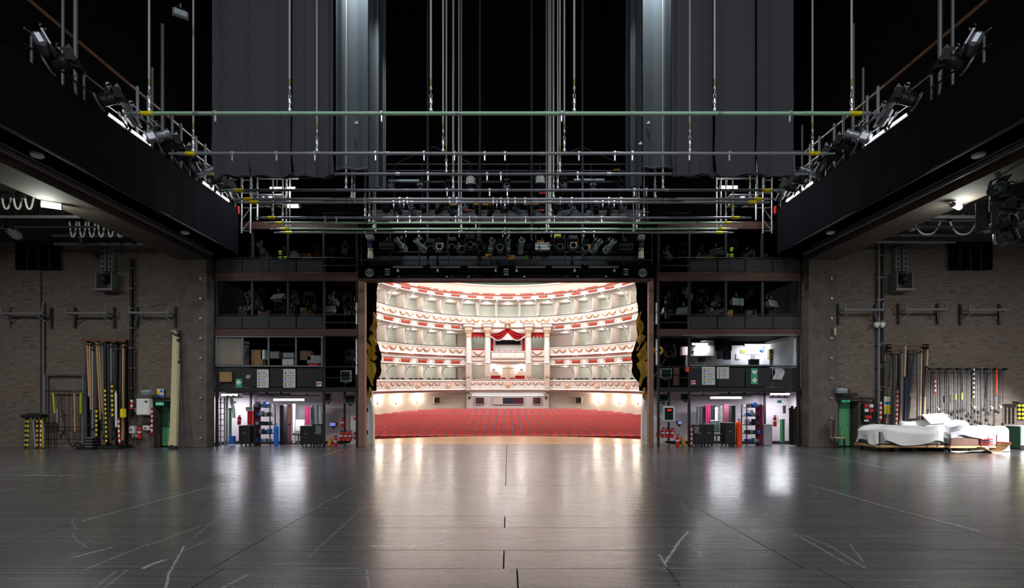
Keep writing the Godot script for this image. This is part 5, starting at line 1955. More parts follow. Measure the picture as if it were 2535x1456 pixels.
	for s in [-1, 1]:
		for k in 2:
			var b := mb()
			bar(b, Vector3(s * 3.4, 13.7, z), Vector3(s * (3.4 + (1.7 if k else -1.7)), 12.95, z), 0.05, 0.05)
			put("brace", b, mats.dark_steel, hi)
	n = 0
	for w in [[1165, 452], [1337, 450]]:
		n += 1
		var o := thing("beam_lamp", "bright white cylinder lamp hanging from the upper bridge, %s of centre" % ("left" if n == 1 else "right"), "stage light", at(w[0], w[1], 22.9))
		var b := mb()
		lathe(b, [Vector2(0, 0.26), Vector2(0.14, 0.25), Vector2(0.21, 0.19), Vector2(0.22, -0.12)], 18)
		put("housing", b, mats.white, o)
		b = mb()
		lathe(b, [Vector2(0.2, -0.12), Vector2(0.2, -0.2), Vector2(0.22, -0.24), Vector2(0.19, -0.26), Vector2(0, -0.24)], 18)
		put("lens_ring", b, mats.screen_dark, o)
		b = mb()
		sweep(b, [Vector3(-0.3, 0, 0), Vector3(-0.28, 0.28, 0), Vector3(0, 0.4, 0), Vector3(0.28, 0.28, 0), Vector3(0.3, 0, 0)], 0.02, 6)
		tube(b, Vector3(0, 0.4, 0), Vector3(0, 0.9, 0), 0.03, 6)
		put("yoke", b, mats.dark_steel, o)
		for q in [-1, 1]:
			b = mb()
			lathe(b, [Vector2(0, 0.03), Vector2(0.04, 0.0), Vector2(0, -0.03)], 8, Vector3(q * 0.2, 0.85, 0))
			put("knob", b, mats.silver, o)
	n = 0
	for w in [[1004, 448], [1462, 446]]:
		n += 1
		var b := mb()
		bar(b, at(w[0] - 42, w[1], 22.9), at(w[0] + 34, w[1], 22.9), 0.12, 0.1)
		tag(put("batten_light", b, mats.slate), "long grey batten light on the upper bridge, %s" % ("left" if n == 1 else "right"), "lamp", "batten lights on the upper bridge")
	n = 0
	for k in 9:   # small domed lamps on the middle rail
		n += 1
		var x := 970.0 + k * 71.0
		luminaire("can" if k % 2 else "head", at(x, 462 + (k % 3) * 3, 23.0), PI + (k % 3 - 1) * 0.5, 0.5, "small lamp on the upper bridge's middle rail, %s from the left" % ordinal(n), "lamps on the middle rail", ["mid_grey", "slate", "black"][k % 3], 0.9)
	n = 0
	for k in 19:
		n += 1
		luminaire(["head", "can", "profile"][k % 3], at(955.0 + k * 32.5, 517 + (k * 7 % 3) * 4, 23.1), PI + (k % 5 - 2) * 0.35, 0.4, "dark stage light on the upper bridge's walkway, %s from the left" % ordinal(n), "lights on the upper bridge", ["black", "dark_grey", "mid_grey", "black"][k % 4], 1.0)
	n = 0
	for w in [[1123, 507, "amber"], [1180, 507, "amber"], [1202, 507, "amber"], [1304, 506, "amber"], [1325, 506, "amber"], [1378, 505, "amber"], [1527, 421, "amber"], [1342, 479, "red"], [1225, 474, "red"], [1340, 521, "red"], [1160, 521, "red"]]:
		n += 1
		var b := mb()
		box(b, at(w[0], w[1], 22.95), Vector3(0.3, 0.07, 0.12), 0.015)
		tag(put("cable_tray", b, mats[w[2]]), "%s strip among the upper bridge's lamps, %s in the row" % [w[2], ordinal(n)], "strip", "coloured strips on the upper bridge")

# ---------------------------------------------------------------- things along the side-stage walls
func wall_bracket(x0: float, x1: float, py: float, label: String):
	var t := thing("wall_bracket", label, "bracket", Vector3.ZERO, 0.0, "steel brackets on the side-stage walls")
	var z := -21.95
	var a := at(x0, py, 22)
	var b := at(x1, py, 22)
	var m := mb()
	bar(m, Vector3(a.x, a.y, z + 0.42), Vector3(b.x, b.y, z + 0.42), 0.09, 0.09)
	put("cross_bar", m, mats.mid_grey, t)
	for e in [a.x, b.x]:
		var l := mb()
		box(l, Vector3(e, a.y - 0.12, z + 0.03), Vector3(0.09, 0.9, 0.08), 0.01)
		put("upright", l, mats.dark_grey, t)
		var arm := mb()
		bar(arm, Vector3(e, a.y - 0.02, z), Vector3(e, a.y - 0.02, z + 0.46), 0.06, 0.06)
		put("arm", arm, mats.mid_grey, t)
		var hook := mb()
		box(hook, Vector3(e, a.y + 0.14, z + 0.44), Vector3(0.06, 0.3, 0.06), 0.01)
		put("end_stop", hook, mats.mid_grey, t)
		var dg := mb()
		var inward := 0.34 if e == a.x else -0.34
		bar(dg, Vector3(e, a.y - 0.42, z + 0.06), Vector3(e + inward, a.y - 0.03, z + 0.4), 0.04, 0.04)
		put("brace", dg, mats.mid_grey, t)

func pole(label: String, top: Vector3, foot: Vector3, r: float, m: String, group: String, bands := "", square := false):
	var t := thing("pole", label, "pole", Vector3.ZERO, 0.0, group)
	var st := mb()
	if square:
		bar(st, foot, top, r * 2, r * 1.3)
	else:
		tube(st, foot, top, r, 8)
	put("shaft", st, mats[m], t)
	if bands:
		var n := int((top - foot).length() / 0.095)
		for k in range(0, n, 2):
			var b := mb()
			if square:
				bar(b, foot.lerp(top, float(k) / n), foot.lerp(top, (k + 1.0) / n), r * 2.1, r * 1.45)
			else:
				tube(b, foot.lerp(top, float(k) / n), foot.lerp(top, (k + 1.0) / n), r * 1.06, 8)
			put("band", b, mats[bands], t)
	else:
		var c := mb()
		tube(c, foot - (top - foot).normalized() * 0.0, foot.lerp(top, 0.03), r * 1.25, 8)
		put("ferrule", c, mats.dark_steel, t)
		c = mb()
		tube(c, foot.lerp(top, 0.96), foot.lerp(top, 0.985), r * 1.2, 8)
		put("collar", c, mats.dark_steel, t)

func conduit(x: float, y0: float, y1: float, r: float, m: String, label: String):
	var t := thing("wall_pipe", label, "pipe")
	var st := mb()
	var a := at(x, y0, 21.9)
	var b := at(x, y1, 21.9)
	b.x = a.x
	tube(st, a, b, r, 8)
	put("pipe", st, mats[m], t)
	for k in 8:
		var c := mb()
		var p := a.lerp(b, (k + 0.5) / 8.0)
		box(c, p + Vector3(0, 0, -0.02), Vector3(r * 3.2, 0.05, r * 2.6), 0.008)
		put("clip", c, mats.grey_steel, t)

func exit_sign(x0: float, y0: float, x1: float, y1: float, d: float, label: String, arrow := 1):
	var a := at(x0, y0, d)
	var b := at(x1, y1, d)
	var o := board("exit_sign", label, a, b, "exit_glow", "exit sign", "", 0.06)
	var w := b.x - a.x
	var h := a.y - b.y
	var z := a.z
	mark("doorway_mark", o, Vector3(a.x + w * 0.56, a.y - h * 0.12, z), Vector3(a.x + w * 0.72, b.y + h * 0.12, z), "white")
	var m := mb()   # the running figure
	bar(m, Vector3(a.x + w * 0.42, a.y - h * 0.38, z + 0.006), Vector3(a.x + w * 0.36, b.y + h * 0.4, z + 0.006), 0.03, 0.01)
	bar(m, Vector3(a.x + w * 0.36, b.y + h * 0.4, z + 0.006), Vector3(a.x + w * 0.26, b.y + h * 0.16, z + 0.006), 0.025, 0.01)
	bar(m, Vector3(a.x + w * 0.36, b.y + h * 0.4, z + 0.006), Vector3(a.x + w * 0.46, b.y + h * 0.16, z + 0.006), 0.025, 0.01)
	bar(m, Vector3(a.x + w * 0.41, a.y - h * 0.42, z + 0.006), Vector3(a.x + w * 0.52, a.y - h * 0.5, z + 0.006), 0.02, 0.01)
	tube(m, Vector3(a.x + w * 0.44, a.y - h * 0.24, z), Vector3(a.x + w * 0.44, a.y - h * 0.24, z + 0.01), 0.022, 8)
	put("running_figure", m, mats.white, o)

func extinguisher(px: float, y0: float, y1: float, d: float, label: String, m := "red"):
	var a := at(px, y0, d)
	var b := at(px, y1, d)
	var h := a.y - b.y
	var t := thing("fire_extinguisher", label, "extinguisher", b, 0.0, "fire extinguishers by the portal")
	var st := mb()
	lathe(st, [Vector2(0, 0), Vector2(0.07, 0.0), Vector2(0.08, 0.03), Vector2(0.08, h * 0.72), Vector2(0.05, h * 0.84), Vector2(0.03, h * 0.86), Vector2(0, h * 0.86)], 12)
	put("cylinder", st, mats[m], t)
	st = mb()
	tube(st, Vector3(0, h * 0.85, 0), Vector3(0, h * 0.95, 0), 0.025, 8)
	box(st, Vector3(0.03, h * 0.98, 0), Vector3(0.14, 0.025, 0.03), 0.005)
	put("valve", st, mats.black, t)
	st = mb()
	sweep(st, [Vector3(0.02, h * 0.92, 0.02), Vector3(0.11, h * 0.85, 0.05), Vector3(0.13, h * 0.5, 0.06), Vector3(0.1, h * 0.25, 0.05)], 0.012, 5)
	put("hose", st, mats.black, t)
	st = mb()
	tube(st, Vector3(0, h * 0.42, 0), Vector3(0, h * 0.56, 0), 0.082, 12)
	put("label_band", st, mats.off_white, t)

func gas_cylinder(px: float, y0: float, d: float, r: float, m: String, label: String):
	var b := at(px, 0, d)
	b.y = 0
	var h := at(px, y0, d).y
	var t := thing("gas_cylinder", label, "gas cylinder", b)
	var st := mb()
	lathe(st, [Vector2(0, 0), Vector2(r * 0.9, 0), Vector2(r, 0.05), Vector2(r, h * 0.8), Vector2(r * 0.8, h * 0.87), Vector2(r * 0.35, h * 0.91), Vector2(0, h * 0.91)], 14)
	put("body", st, mats[m], t)
	st = mb()
	lathe(st, [Vector2(r * 0.4, h * 0.9), Vector2(r * 0.4, h * 0.98), Vector2(r * 0.3, h), Vector2(0, h)], 10)
	put("cap", st, mats.light_steel, t)

func door_leaf(px0: float, px1: float, d: float, m: String, label: String):
	var a := at(px0, 0, d)
	var b := at(px1, 0, d)
	var t := thing("door", label, "door")
	var st := mb()
	span(st, Vector3(a.x, 0.01, -d - 0.05), Vector3(b.x, 1.98, -d), 0.01)
	put("leaf", st, mats[m], t)
	st = mb()
	span(st, Vector3(a.x + 0.04, 0.05, -d), Vector3(b.x - 0.04, 0.85, -d + 0.02), 0.006)
	put("kick_panel", st, mats.green, t)
	st = mb()
	tube(st, Vector3(b.x - 0.1, 1.0, -d), Vector3(b.x - 0.1, 1.0, -d + 0.06), 0.03, 8)
	put("handle", st, mats.light_steel, t)

func overhead(s: int):   # what hangs under the side-stage ceiling
	var side := "left" if s < 0 else "right"
	# two long steel pipes across the opening, the channel with its hole rows, the dark recess
	var p := thing("ceiling_pipes", "pair of grey steel pipes under the %s side-stage ceiling" % side, "pipe")
	for y in ([[583, 130, 395], [604, 135, 378]] if s < 0 else [[582, 2178, 2366], [598, 2140, 2365]]):
		var st := mb()
		tube(st, at(y[1], y[0], 20.5), at(y[2], y[0], 20.5), 0.07, 8)
		put("pipe", st, mats.grey_steel, p)
		for k in 2:
			st = mb()
			var c := at(lerpf(y[1], y[2], 0.25 + 0.5 * k), y[0], 20.5)
			tube(st, c, Vector3(c.x, 8.95, c.z), 0.02, 6)
			put("hanger_rod", st, mats.dark_steel, p)
	var r := thing("ceiling_rail", "pale steel rail under the %s side-stage ceiling by the lamp" % side, "rail")
	var st2 := mb()
	var ra := at(0 if s < 0 else 2275, 537, 17.5)
	var rb := at(197 if s < 0 else 2430, 537, 17.5)
	bar(st2, ra, rb, 0.1, 0.09)
	put("rail", st2, mats.light_steel, r)
	st2 = mb()
	bar(st2, ra + Vector3(0, -0.18, -0.5), rb + Vector3(s * -0.2, -0.18, -0.5), 0.06, 0.06)
	put("lower_rail", st2, mats.dark_steel, r)
	for k in 3:
		st2 = mb()
		var c := ra.lerp(rb, 0.2 + 0.3 * k)
		tube(st2, c, Vector3(c.x, 8.95, c.z), 0.02, 6)
		put("hanger_rod", st2, mats.dark_steel, r)
	var cx: float = 265.0 if s < 0 else 2232.0
	var ch := thing("hoist_bracket", "tall perforated steel channel with a pulley box high on the %s brick wall" % side, "bracket")
	for q in [-1, 1]:
		var st := mb()
		var a := at(cx + q * 9, 610, 21.8)
		var b := at(cx + q * 9, 672, 21.8)
		span(st, Vector3(a.x - 0.12, b.y, -21.98), Vector3(a.x + 0.12, a.y, -21.78), 0.015)
		put("channel", st, mats.mid_grey, ch)
		for k in 5:
			var h := mb()
			box(h, Vector3(a.x, lerpf(b.y + 0.1, a.y - 0.1, k / 4.0), -21.77), Vector3(0.05, 0.08, 0.015))
			put("slot", h, mats.black_matte, ch)
	var st3 := mb()
	for q in [-1, 1]:
		st3 = mb()
		box(st3, at(cx + q * 19, 698, 21.75), Vector3(0.06, 0.75, 0.4), 0.01)
		put("pulley_cheek", st3, mats.mid_grey, ch)
	st3 = mb()
	var pc := at(cx, 690, 21.72)
	lathe(st3, [Vector2(0.0, -0.1), Vector2(0.22, -0.1), Vector2(0.17, 0.0), Vector2(0.22, 0.1), Vector2(0, 0.1)], 14, pc, Basis(Vector3.FORWARD, PI / 2))
	put("pulley", st3, mats.dark_steel, ch)
	st3 = mb()
	box(st3, at(cx, 719, 21.7), Vector3(0.85, 0.1, 0.5), 0.015)
	put("shelf_plate", st3, mats.grey_steel, ch)
	# recess
	var rx: Array = [40.0, 150.0] if s < 0 else [2350.0, 2455.0]
	var rec := thing("wall_hatch", "dark square hatch high in the %s brick wall, with steel shutter bars" % side, "hatch")
	var bx := mb()
	span(bx, at(rx[0], 668, 21.86) + Vector3(0, 0, -0.05), at(rx[1], 560, 21.86) + Vector3(0, 0, 0.05), 0.01)
	put("shutter", bx, mats.black_matte, rec)
	for k in 3:
		var v := mb()
		var c := at(lerpf(rx[0], rx[1], 0.25 + 0.25 * k), 614, 21.78)
		box(v, c, Vector3(0.05, 1.8, 0.04), 0.008)
		put("shutter_bar", v, mats.dark_steel, rec)
	# working light
	var lx: float = 128.0 if s < 0 else 2367.0
	var c := at(lx, 510, 15.6)
	tube_lamp("ceiling_floodlight", "bright working lamp glowing under the %s side-stage ceiling" % side, c + Vector3(-0.21, 0, 0.12), c + Vector3(0.21, 0, -0.12), 0.075, 8.0, Vector3.DOWN, "working lamps of the side stages", Color(0.97, 1.0, 0.95))
	omni(c + Vector3(s * 0.1, -0.2, 0.1), 2.4, Color(0.97, 1.0, 0.95), 0.1)
	var arm := mb()
	tube(arm, c + Vector3(0, 0.12, 0), Vector3(c.x, 8.92, c.z), 0.03, 6)
	tag(put("lamp_rod", arm, mats.dark_steel), "short rod holding the working lamp under the %s ceiling" % side, "rod")
	# more lamps of the same kind further up the side stage, out of the picture
	for w in [[20.5, 13.0, "nearest the brick wall"], [18.0, 3.0, "level with the viewer"], [22.0, -5.0, "behind the viewer"]]:
		var q := Vector3(s * w[0], 8.6, -w[1])
		tube_lamp("ceiling_floodlight", "working lamp under the %s side-stage ceiling, %s" % [side, w[2]], q + Vector3(-0.3, 0, 0), q + Vector3(0.3, 0, 0), 0.1, 68.0 if s > 0 else 56.0, Vector3.DOWN, "working lamps of the side stages", Color(0.97, 0.96, 0.98))

func cable_loops(px0: float, px1: float, py: float, drop: float, many: int, d: float, label: String):
	var t := thing("cable_festoon", label, "cable")
	for k in many:
		var st := mb()
		var a := at(lerpf(px0, px1, float(k) / many), py, d)
		var b := at(lerpf(px0, px1, (k + 0.75) / many), py, d + 0.25)
		var pts := []
		for q in 13:
			var u := q / 12.0
			var p := a.lerp(b, u)
			pts.append(p + Vector3(0, -drop * (1.0 - pow(absf(2.0 * u - 1.0), 2.6)), 0))
		sweep(st, pts, 0.032, 6)
		put("loop", st, mats.off_white, t)
		st = mb()
		box(st, a + Vector3(0, 0.05, 0), Vector3(0.1, 0.14, 0.1), 0.02)
		put("trolley", st, mats.dark_steel, t)

func side_stage_left():
	overhead(-1)
	cable_loops(5, 90, 490, 0.36, 3, 16.4, "pale cable loops beside the left working lamp")
	cable_loops(172, 312, 548, 0.58, 6, 18.7, "row of pale cable loops hanging from a rail under the left ceiling")
	var tp := mb()
	var a := at(165, 545, 18.8)
	bar(tp, a, at(330, 545, 18.8), 0.06, 0.06)
	tag(put("festoon_rail", tp, mats.dark_steel), "dark rail carrying the left cable loops", "rail")
	luminaire("can", at(33, 575, 18.5), PI, 0.5, "small stage light hanging at the far left under the ceiling", "lights under the side-stage ceilings", "grey", 1.4)
	luminaire("can", at(200, 590, 19.3), PI, 1.2, "small stage light hanging below the left cable loops", "lights under the side-stage ceilings", "black", 1.0)
	wall_bracket(32, 130, 781, "steel wall bracket on the left brick wall, leftmost of three")
	wall_bracket(188, 285, 780, "steel wall bracket on the left brick wall, middle of three")
	wall_bracket(341, 436, 779, "steel wall bracket on the left brick wall, beside the pier")
	conduit(325, 640, 1035, 0.06, "black", "thick black riser pipe on the left brick wall")
	conduit(334, 640, 975, 0.025, "dark_grey", "thin dark pipe beside the black riser on the left wall")
	conduit(107, 748, 1100, 0.04, "mid_grey", "grey pipe at the left wall's vertical joint")
	# the tall pole rack
	var t := thing("pole_rack", "black pole rack with wooden top rail on the left brick wall", "rack")
	var st := mb()
	bar(st, at(203, 842, 21.7), at(312, 842, 21.7), 0.05, 0.12)
	put("top_rail", st, mats.brown_wood, t)
	for y in [860, 1052]:
		st = mb()
		bar(st, at(211, y, 21.75), at(310, y, 21.75), 0.06, 0.07)
		put("retaining_bar", st, mats.dark_steel, t)
	for k in 5:
		st = mb()
		var c := at(213 + k * 24, 0, 21.8)
		span(st, Vector3(c.x - 0.03, 0.0, -21.96), Vector3(c.x + 0.03, at(0, 840, 21.8).y, -21.85), 0.005)
		put("upright", st, mats.black, t)
	st = mb()
	span(st, Vector3(at(205, 0, 21.6).x, 0.001, -21.95), Vector3(at(312, 0, 21.6).x, 0.12, -21.2), 0.02)
	put("foot_board", st, mats.black, t)
	var g := "poles standing in the left rack"
	var n := 0
	# px at the top, py top, px at the foot, py foot, radius, material, bands, square
	for w in [[217, 850, 222, 985, 0.05, "wood", "", true], [223, 850, 226, 1020, 0.045, "wood", "", true], [229, 860, 230, 1066, 0.035, "light_steel", "", false], [213, 856, 215, 1088, 0.035, "navy", "", false],
			[238, 848, 240, 1085, 0.05, "dark_grey", "", false], [241, 848, 250, 1045, 0.05, "wood", "", true], [246, 850, 254, 1030, 0.035, "wood", "", true], [253, 846, 258, 1088, 0.04, "mid_grey", "", false], [262, 850, 264, 1085, 0.05, "black", "", true],
			[268, 852, 270, 1085, 0.045, "dark_grey", "", false], [275, 852, 277, 1090, 0.045, "mid_grey", "", false], [284, 854, 284, 1085, 0.035, "dark_grey", "", false], [290, 858, 288, 1088, 0.05, "black", "", true], [299, 870, 296, 1085, 0.035, "dark_grey", "", false], [306, 853, 304, 1098, 0.045, "wood", "", true]]:
		n += 1
		pole("%s pole in the tall left rack, %s from the left" % [{"wood": "pale wooden", "light_steel": "bright metal", "navy": "dark blue", "dark_grey": "dark grey", "mid_grey": "grey", "black": "black"}[w[5]], ordinal(n)], at(w[0], w[1], 21.55), at(w[2], w[3], 21.5), w[4], w[5], g, "", w[7])
	n = 0
	for w in [[239, 1010, 239, 1085, "yellow", "black"], [260, 965, 264, 1100, "yellow", "black"], [277, 948, 279, 1036, "yellow", "black"], [293, 1035, 296, 1100, "white", "red"], [273, 1035, 274, 1098, "maroon", "dark_grey"], [287, 968, 288, 1060, "white", ""]]:
		n += 1
		pole("%s short pole before the left rack, %s from the left" % [{"yellow": "yellow and black striped", "white": "white and red banded" if w[5] else "plain white", "maroon": "maroon banded"}[w[4]], ordinal(n)], at(w[0], w[1], 21.3), at(w[2], w[3], 21.2), 0.04, w[4], "short poles before the left rack", w[5])
	var yb := mb()
	box(yb, at(305, 1023, 21.3), Vector3(0.2, 0.36, 0.12), 0.02)
	box(yb, at(305, 1023, 21.23), Vector3(0.05, 0.4, 0.05), 0.01)
	tag(put("yellow_case", yb, mats.yellow), "small yellow case hung on the left rack's right-hand pole", "case")
	# low hanging frame
	t = thing("pipe_rack", "grey pipe frame with short sticks hung on the left brick wall", "rack")
	st = mb()
	bar(st, at(110, 926, 21.8), at(206, 926, 21.8), 0.09, 0.07)
	put("top_bar", st, mats.grey_steel, t)
	for x in [110, 206]:
		st = mb()
		var c := at(x, 926, 21.8)
		tube(st, c, Vector3(c.x, 0.05, c.z), 0.04, 8)
		put("upright", st, mats.mid_grey, t)
	st = mb()
	bar(st, at(116, 968, 21.75), at(203, 968, 21.75), 0.05, 0.06)
	put("hook_bar", st, mats.dark_steel, t)
	for k in 7:
		st = mb()
		tube(st, at(120 + k * 13, 970, 21.85), at(120 + k * 13, 1085, 21.85), 0.012, 5)
		put("rod", st, mats.dark_steel, t)
	for y in [1058, 1088]:
		st = mb()
		tube(st, at(112, y, 21.8), at(205, y, 21.8), 0.02, 6)
		put("low_bar", st, mats.dark_steel, t)
	n = 0
	for w in [[131, 970, 136, 1026, "lime"], [142, 1010, 142, 1048, "light_steel"], [184, 968, 186, 1073, "wood"], [200, 970, 200, 1026, "lime"]]:
		n += 1
		pole("%s stick hung from the left pipe frame, %s from the left" % [{"lime": "yellow-green", "light_steel": "metal", "wood": "wooden"}[w[4]], ordinal(n)], at(w[0], w[1], 21.65), at(w[2], w[3], 21.65), 0.035, w[4], "sticks on the left pipe frame", "", false)
	st = mb()
	var pts := []
	for k in 16:
		var u := k / 15.0
		pts.append(at(150 + u * 55, 1085 - 22 * sin(u * 9.0) * (1 - u) + 18 * u, 21.4))
	sweep(st, pts, 0.03, 6)
	tag(put("hose", st, mats.black), "black hose lying coiled under the left pipe frame", "hose")
	# stand with short poles at the far left
	t = thing("pole_stand", "low stand with dark tray holding short striped poles at far left", "stand")
	st = mb()
	box(st, at(85, 1030, 21.4), Vector3(0.85, 0.14, 0.4), 0.03)
	put("tray", st, mats.black, t)
	for k in 6:
		st = mb()
		lathe(st, [Vector2(0.05, -0.05), Vector2(0.06, 0.0), Vector2(0.03, 0.05), Vector2(0, 0.06)], 8, at(68 + k * 7, 1024, 21.3))
		put("knob", st, mats.dark_grey, t)
	n = 0
	for w in [[64, 1034, 63, 1106, "lime", "black"], [70, 1034, 68, 1106, "yellow", "dark_grey"], [81, 1034, 88, 1106, "light_steel", ""], [92, 1034, 92, 1106, "yellow", "black"], [101, 1034, 101, 1106, "white", "red"], [105, 1034, 107, 1106, "lime", ""]]:
		n += 1
		var foot := at(w[2], w[3], 21.4)
		foot.y = 0.01
		pole("%s short pole in the far left stand, %s from the left" % [{"lime": "yellow-green", "yellow": "yellow striped", "light_steel": "metal", "white": "red and white"}[w[4]], ordinal(n)], at(w[0], w[1], 21.4), foot, 0.03, w[4], "poles in the far left stand", w[5])
	# long pale laths leaning by the pier
	n = 0
	for w in [[432, 818, 424, 0.07], [437, 822, 428, 0.08], [440, 835, 431, 0.07], [441, 890, 434, 0.08], [436, 905, 420, 0.06]]:
		n += 1
		var foot := at(w[2], 0, 21.3)
		foot.y = 0.01
		pole("tall pale timber lath leaning beside the left doorway, %s from the left" % ordinal(n), at(w[0], w[1], 21.6), foot, w[3], "pale_wood", "pale laths by the left pier", "", true)
	st = mb()
	box(st, at(432, 820, 21.66), Vector3(0.3, 0.12, 0.2), 0.02)
	tag(put("lath_bracket", st, mats.grey_steel), "grey bracket holding the pale laths high on the left wall", "bracket")
	# black step crate
	t = thing("step_crate", "black crate with white stripes standing before the left pole rack", "crate", at(229, 1108, 21.2) * Vector3(1, 0, 1))
	for k in 4:
		st = mb()
		box(st, Vector3(0, 0.06 + k * 0.12, 0), Vector3(0.36 - 0.02 * k, 0.09, 0.4), 0.015)
		put("tread", st, mats.black, t)
		st = mb()
		box(st, Vector3(0, 0.115 + k * 0.12, 0.0), Vector3(0.3 - 0.02 * k, 0.03, 0.41), 0.005)
		put("stripe", st, mats.grey, t)
	# switch gear by the door
	t = thing("switch_cabinet", "white electrical cabinet on the left brick wall by the doorway", "cabinet")
	st = mb()
	span(st, at(337, 1028, 21.7) + Vector3(0, 0, -0.25), at(369, 987, 21.7), 0.02)
	put("body", st, mats.white, t)
	st = mb()
	span(st, at(339, 1026, 21.7), at(367, 989, 21.7) + Vector3(0, 0, 0.02), 0.008)
	put("door", st, mats.white, t)
	st = mb()
	tube(st, at(361, 994, 21.68), at(361, 994, 21.63), 0.04, 10)
	put("switch", st, mats.black, t)
	luminaire("flood", at(363, 972, 21.6), 0.0, 0.3, "grey floodlight above the white electrical cabinet", "wall floodlights", "slate", 0.8)
	var o := board("warning_sign", "yellow, white and blue warning sign above the left doorway", at(388, 963, 21.9), at(405, 984, 21.9), "white", "sign")
	for q in [[389, 967, 396, 976, "yellow"], [397, 965, 403, 972, "blue"], [389, 978, 404, 983, "blue"], [398, 974, 403, 976, "yellow"]]:
		mark("print", o, at(q[0], q[1], 21.9), at(q[2], q[3], 21.9), q[4])
	exit_sign(385, 996, 404, 1004, 21.93, "green exit sign over the left doorway")
	door_leaf(400, 425, 22.35, "dark_green", "dark green door leaf standing in the left doorway")
	st = mb()
	span(st, at(376, 985, 21.9) + Vector3(0, -0.03, -0.04), at(430, 985, 21.9) + Vector3(0, 0.03, 0.04), 0.01)
	tag(put("cable_duct", st, mats.dark_steel), "dark cable duct over the left doorway", "duct")
	pole("red and white banded strip beside the left doorway", at(376, 1010, 21.85), at(376, 1074, 21.85), 0.045, "white", "hazard strips by the doors", "red")
	pole("short red and white strip on the left riser pipe", at(326, 990, 21.7), at(326, 1014, 21.7), 0.05, "white", "hazard strips by the doors", "red")
	extinguisher(346, 1053, 1086, 21.6, "red fire extinguisher on the left brick wall by the white boxes")
	for w in [[318, 1055, 331, 1074, "white", "white wall box low on the left wall, nearest the pole rack"], [352, 1054, 368, 1066, "off_white", "small pale wall box beside the left doorway, above the floor"], [330, 1010, 337, 1020, "light_steel", "tiny steel socket box left of the white cabinet"], [350, 1036, 370, 1048, "dark_grey", "dark control box under the white cabinet"], [325, 1076, 342, 1084, "silver", "silver plate box low by the extinguisher"]]:
		t = thing("wall_box", w[5], "box")
		st = mb()
		span(st, at(w[0], w[3], 21.75) + Vector3(0, 0, -0.2), at(w[2], w[1], 21.75), 0.02)
		put("case", st, mats[w[4]], t)
		st = mb()
		var mid: Vector3 = (at(w[0], w[1], 21.74) + at(w[2], w[3], 21.74)) / 2
		box(st, mid, Vector3(0.07, 0.05, 0.03), 0.008)
		put("socket", st, mats.black, t)

func dust_sheet(st: SurfaceTool, c: Vector3, size: Vector3, drop: float, seed_at: float):   # cloth thrown over a block
	sheet(st, func(u, v):
		var a: float = u * TAU
		var k := 0.6
		var ca := signf(cos(a)) * pow(absf(cos(a)), k)
		var sa := signf(sin(a)) * pow(absf(sin(a)), k)
		var r := minf(1.0, v * 2.2)
		var down := clampf((v - 0.45) / 0.55, 0.0, 1.0)
		var fold := 0.09 * sin(a * 7.0 + seed_at) + 0.06 * sin(a * 16.0 + seed_at * 2.0 + v * 3.0)
		var out := r * (1.0 + 0.1 * down * fold * 4.0)
		var top := size.y + 0.1 * sin(a * 3.0 + seed_at) * r + 0.06 * sin(v * 16.0 + a * 2.0) * r * (1.0 - down) - 0.12 * r * r
		return c + Vector3(ca * size.x * 0.5 * out, lerpf(top, drop + 0.1 * sin(a * 6.0 + seed_at) * minf(1.0, drop * 4.0), pow(down, 0.8)), sa * size.z * 0.5 * out), 96, 26, c + Vector3(0, -50, 0))

func cart(label: String, foot: Vector3, size: Vector3):
	var t := thing("stage_cart", label, "cart", foot)
	var st := mb()
	box(st, Vector3(0, 0.22, 0), Vector3(size.x, 0.1, size.z), 0.02)
	put("deck", st, mats.wood, t)
	st = mb()
	box(st, Vector3(0, 0.3 + size.y * 0.3, 0), Vector3(size.x * 0.92, size.y * 0.6, size.z * 0.9), 0.04)
	put("load", st, mats.grey, t)
	for x in [-0.42, 0.0, 0.42]:
		for z in [-0.4, 0.4]:
			st = mb()
			tube(st, Vector3(x * size.x - 0.02, 0.07, z * size.z), Vector3(x * size.x + 0.02, 0.07, z * size.z), 0.07, 10)
			box(st, Vector3(x * size.x, 0.14, z * size.z), Vector3(0.08, 0.08, 0.06), 0.01)
			put("caster", st, mats.black, t)
	for x in [-0.48, 0.16, 0.3, 0.48]:
		st = mb()
		tube(st, Vector3(x * size.x, 0.2, size.z * 0.5), Vector3(x * size.x, size.y * 0.95, size.z * 0.5), 0.018, 6)
		put("stake", st, mats.rust_beam, t)
	return t

